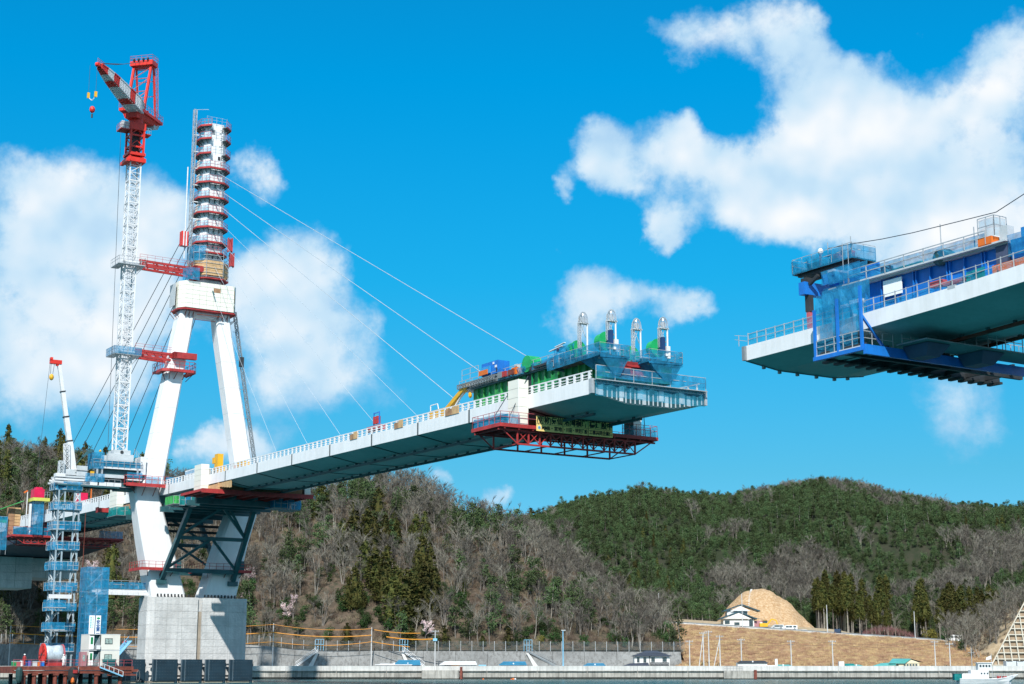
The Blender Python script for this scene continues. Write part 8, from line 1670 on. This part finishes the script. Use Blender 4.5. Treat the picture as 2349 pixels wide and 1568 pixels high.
o = bpy.data.objects.new('person', me); COL.objects.link(o); o.location = (98.2, 452.0, road_z(98.2) + .04); md = o.modifiers.new('s', 'SKIN')
for k, r_ in enumerate((.15, .17, .10, .11, .085, .05, .085, .05, .05, .04, .05, .04, .06, .06)): me.skin_vertices[0].data[k].radius = (r_, r_)
me.skin_vertices[0].data[0].use_root = True; o.modifiers.new('d', 'SUBSURF').levels = 1; o['label'] = 'person in dark clothes walking on the road right of the small dark car'; o['category'] = 'person'
# white sheds at the foot of the lattice slope
q = Thing('covered_stack', 'white sheeted stack of goods at the foot of the lattice slope', 'stack', (127, 391, 2.9), 'w')
for i in range(6): q.part('sheet_cover', MB().box(119.5 + i * 2.6, 121.9 + i * 2.6, 390.5, 393, 2.9, 4.3 + .25 * (i > 1)), LGREY); q.part('strap', MB().box(119.6 + i * 2.6, 121.0 + i * 2.6, 390.45, 390.5, 4.15 + .25 * (i > 1), 4.25 + .25 * (i > 1)), DARK)
# fishing boat moored at the right, only its upper half above the lower edge of the picture
bt_ = Thing('fishing_boat', 'white fishing boat with a raised bow in the lower right corner', 'boat', (85, 300, 0), 'w')
def hull(z, k): return [(78.6, 300 - 1.5 * k, z), (86, 300 - 1.9 * k, z), (88.6, 300 - 1.0 * k, z + .35 * (z > 0.5)), (90.2 + (.6 if z > .5 else -.9), 300, z + .9 * (z > .5)), (88.6, 300 + 1.0 * k, z + .35 * (z > .5)), (86, 300 + 1.9 * k, z), (78.6, 300 + 1.5 * k, z)]
bt_.part('hull', MB().loft([hull(-.4, .7), hull(.5, .95), hull(.9, 1.05)], caps=True), CRW); bt_.part('gunwale', MB().loft([hull(.9, 1.08), hull(1.05, 1.08)], caps=False), WHITE)
bt_.part('cabin', MB().box(81.0, 84.6, 299, 301, .9, 2.7), CRW); bt_.part('wheelhouse', MB().box(82.6, 85.3, 299.1, 300.9, 2.7, 4.1), CRW); bt_.part('cabin_roof', MB().box(82.3, 85.6, 298.9, 301.1, 4.1, 4.22), WHITE)
for i in range(4): bt_.part('window', MB().box(82.85 + i * .6, 83.25 + i * .6, 299.05, 299.095, 3.3, 3.75), GLASS)
for i in range(3): bt_.part('window', MB().box(83.0 + i * .6, 83.3 + i * .6, 298.95, 298.995, 1.9, 2.2), GLASS)
bt_.part('mast', MB().tube((81.6, 300, 2.7), (81.6, 300, 7.2), .07, 6).tube((85.6, 300, 1.0), (85.6, 300, 6.0), .05, 6).bar((80.9, 300, 6.2), (82.3, 300, 6.2), .05), GALV); bt_.part('flag', MB().loft([[(84.6, 300, 5.2), (85.55, 300, 5.6)], [(84.5, 300.1, 4.7), (85.55, 300, 4.9)]], closed=False, caps=False), SIGNW)
bt_.part('deck_rail', rail_run(MB(), [(85.4, 298.4, 1.1), (89.4, 299, 1.4)], .7, .6, .04), GALV); bt_.part('fish_box', MB().box(86.4, 87.1, 299.2, 300, 1, 1.6).box(87.5, 88.3, 299.3, 300.2, 1, 1.5), RED); bt_.part('teal_tank', MB().box(77.7, 79.1, 299, 300.8, .7, 2.0), NETG); bt_.part('dark_strip', MB().box(77.6, 79.3, 298.9, 300.9, 2.0, 2.1), DTEAL); bt_.part('locker', MB().box(79.2, 81.0, 299, 301, .9, 2.0), CRW)
bt_.o.location = (77.3, 262, 0); bt_.o.scale = (.8, .8, .8)
for i, (X, r) in enumerate(((-6.6, .22), (0.3, .32))):
    q = Thing('buoy', ('small orange buoy floating left' if i == 0 else 'larger orange buoy with a white end floating') + ' before the quay wall', 'buoy', (X, 372, 0), 'w'); q.part('float', MB().ico((X, 372, .1), r, 2, 0, .8).box(X - r * (1 + i), X, 371.9, 372.1, .02, .2), ORANGE)
    if i: q.part('white_end', MB().ico((X + .45, 372, .12), .25, 1), CRW)
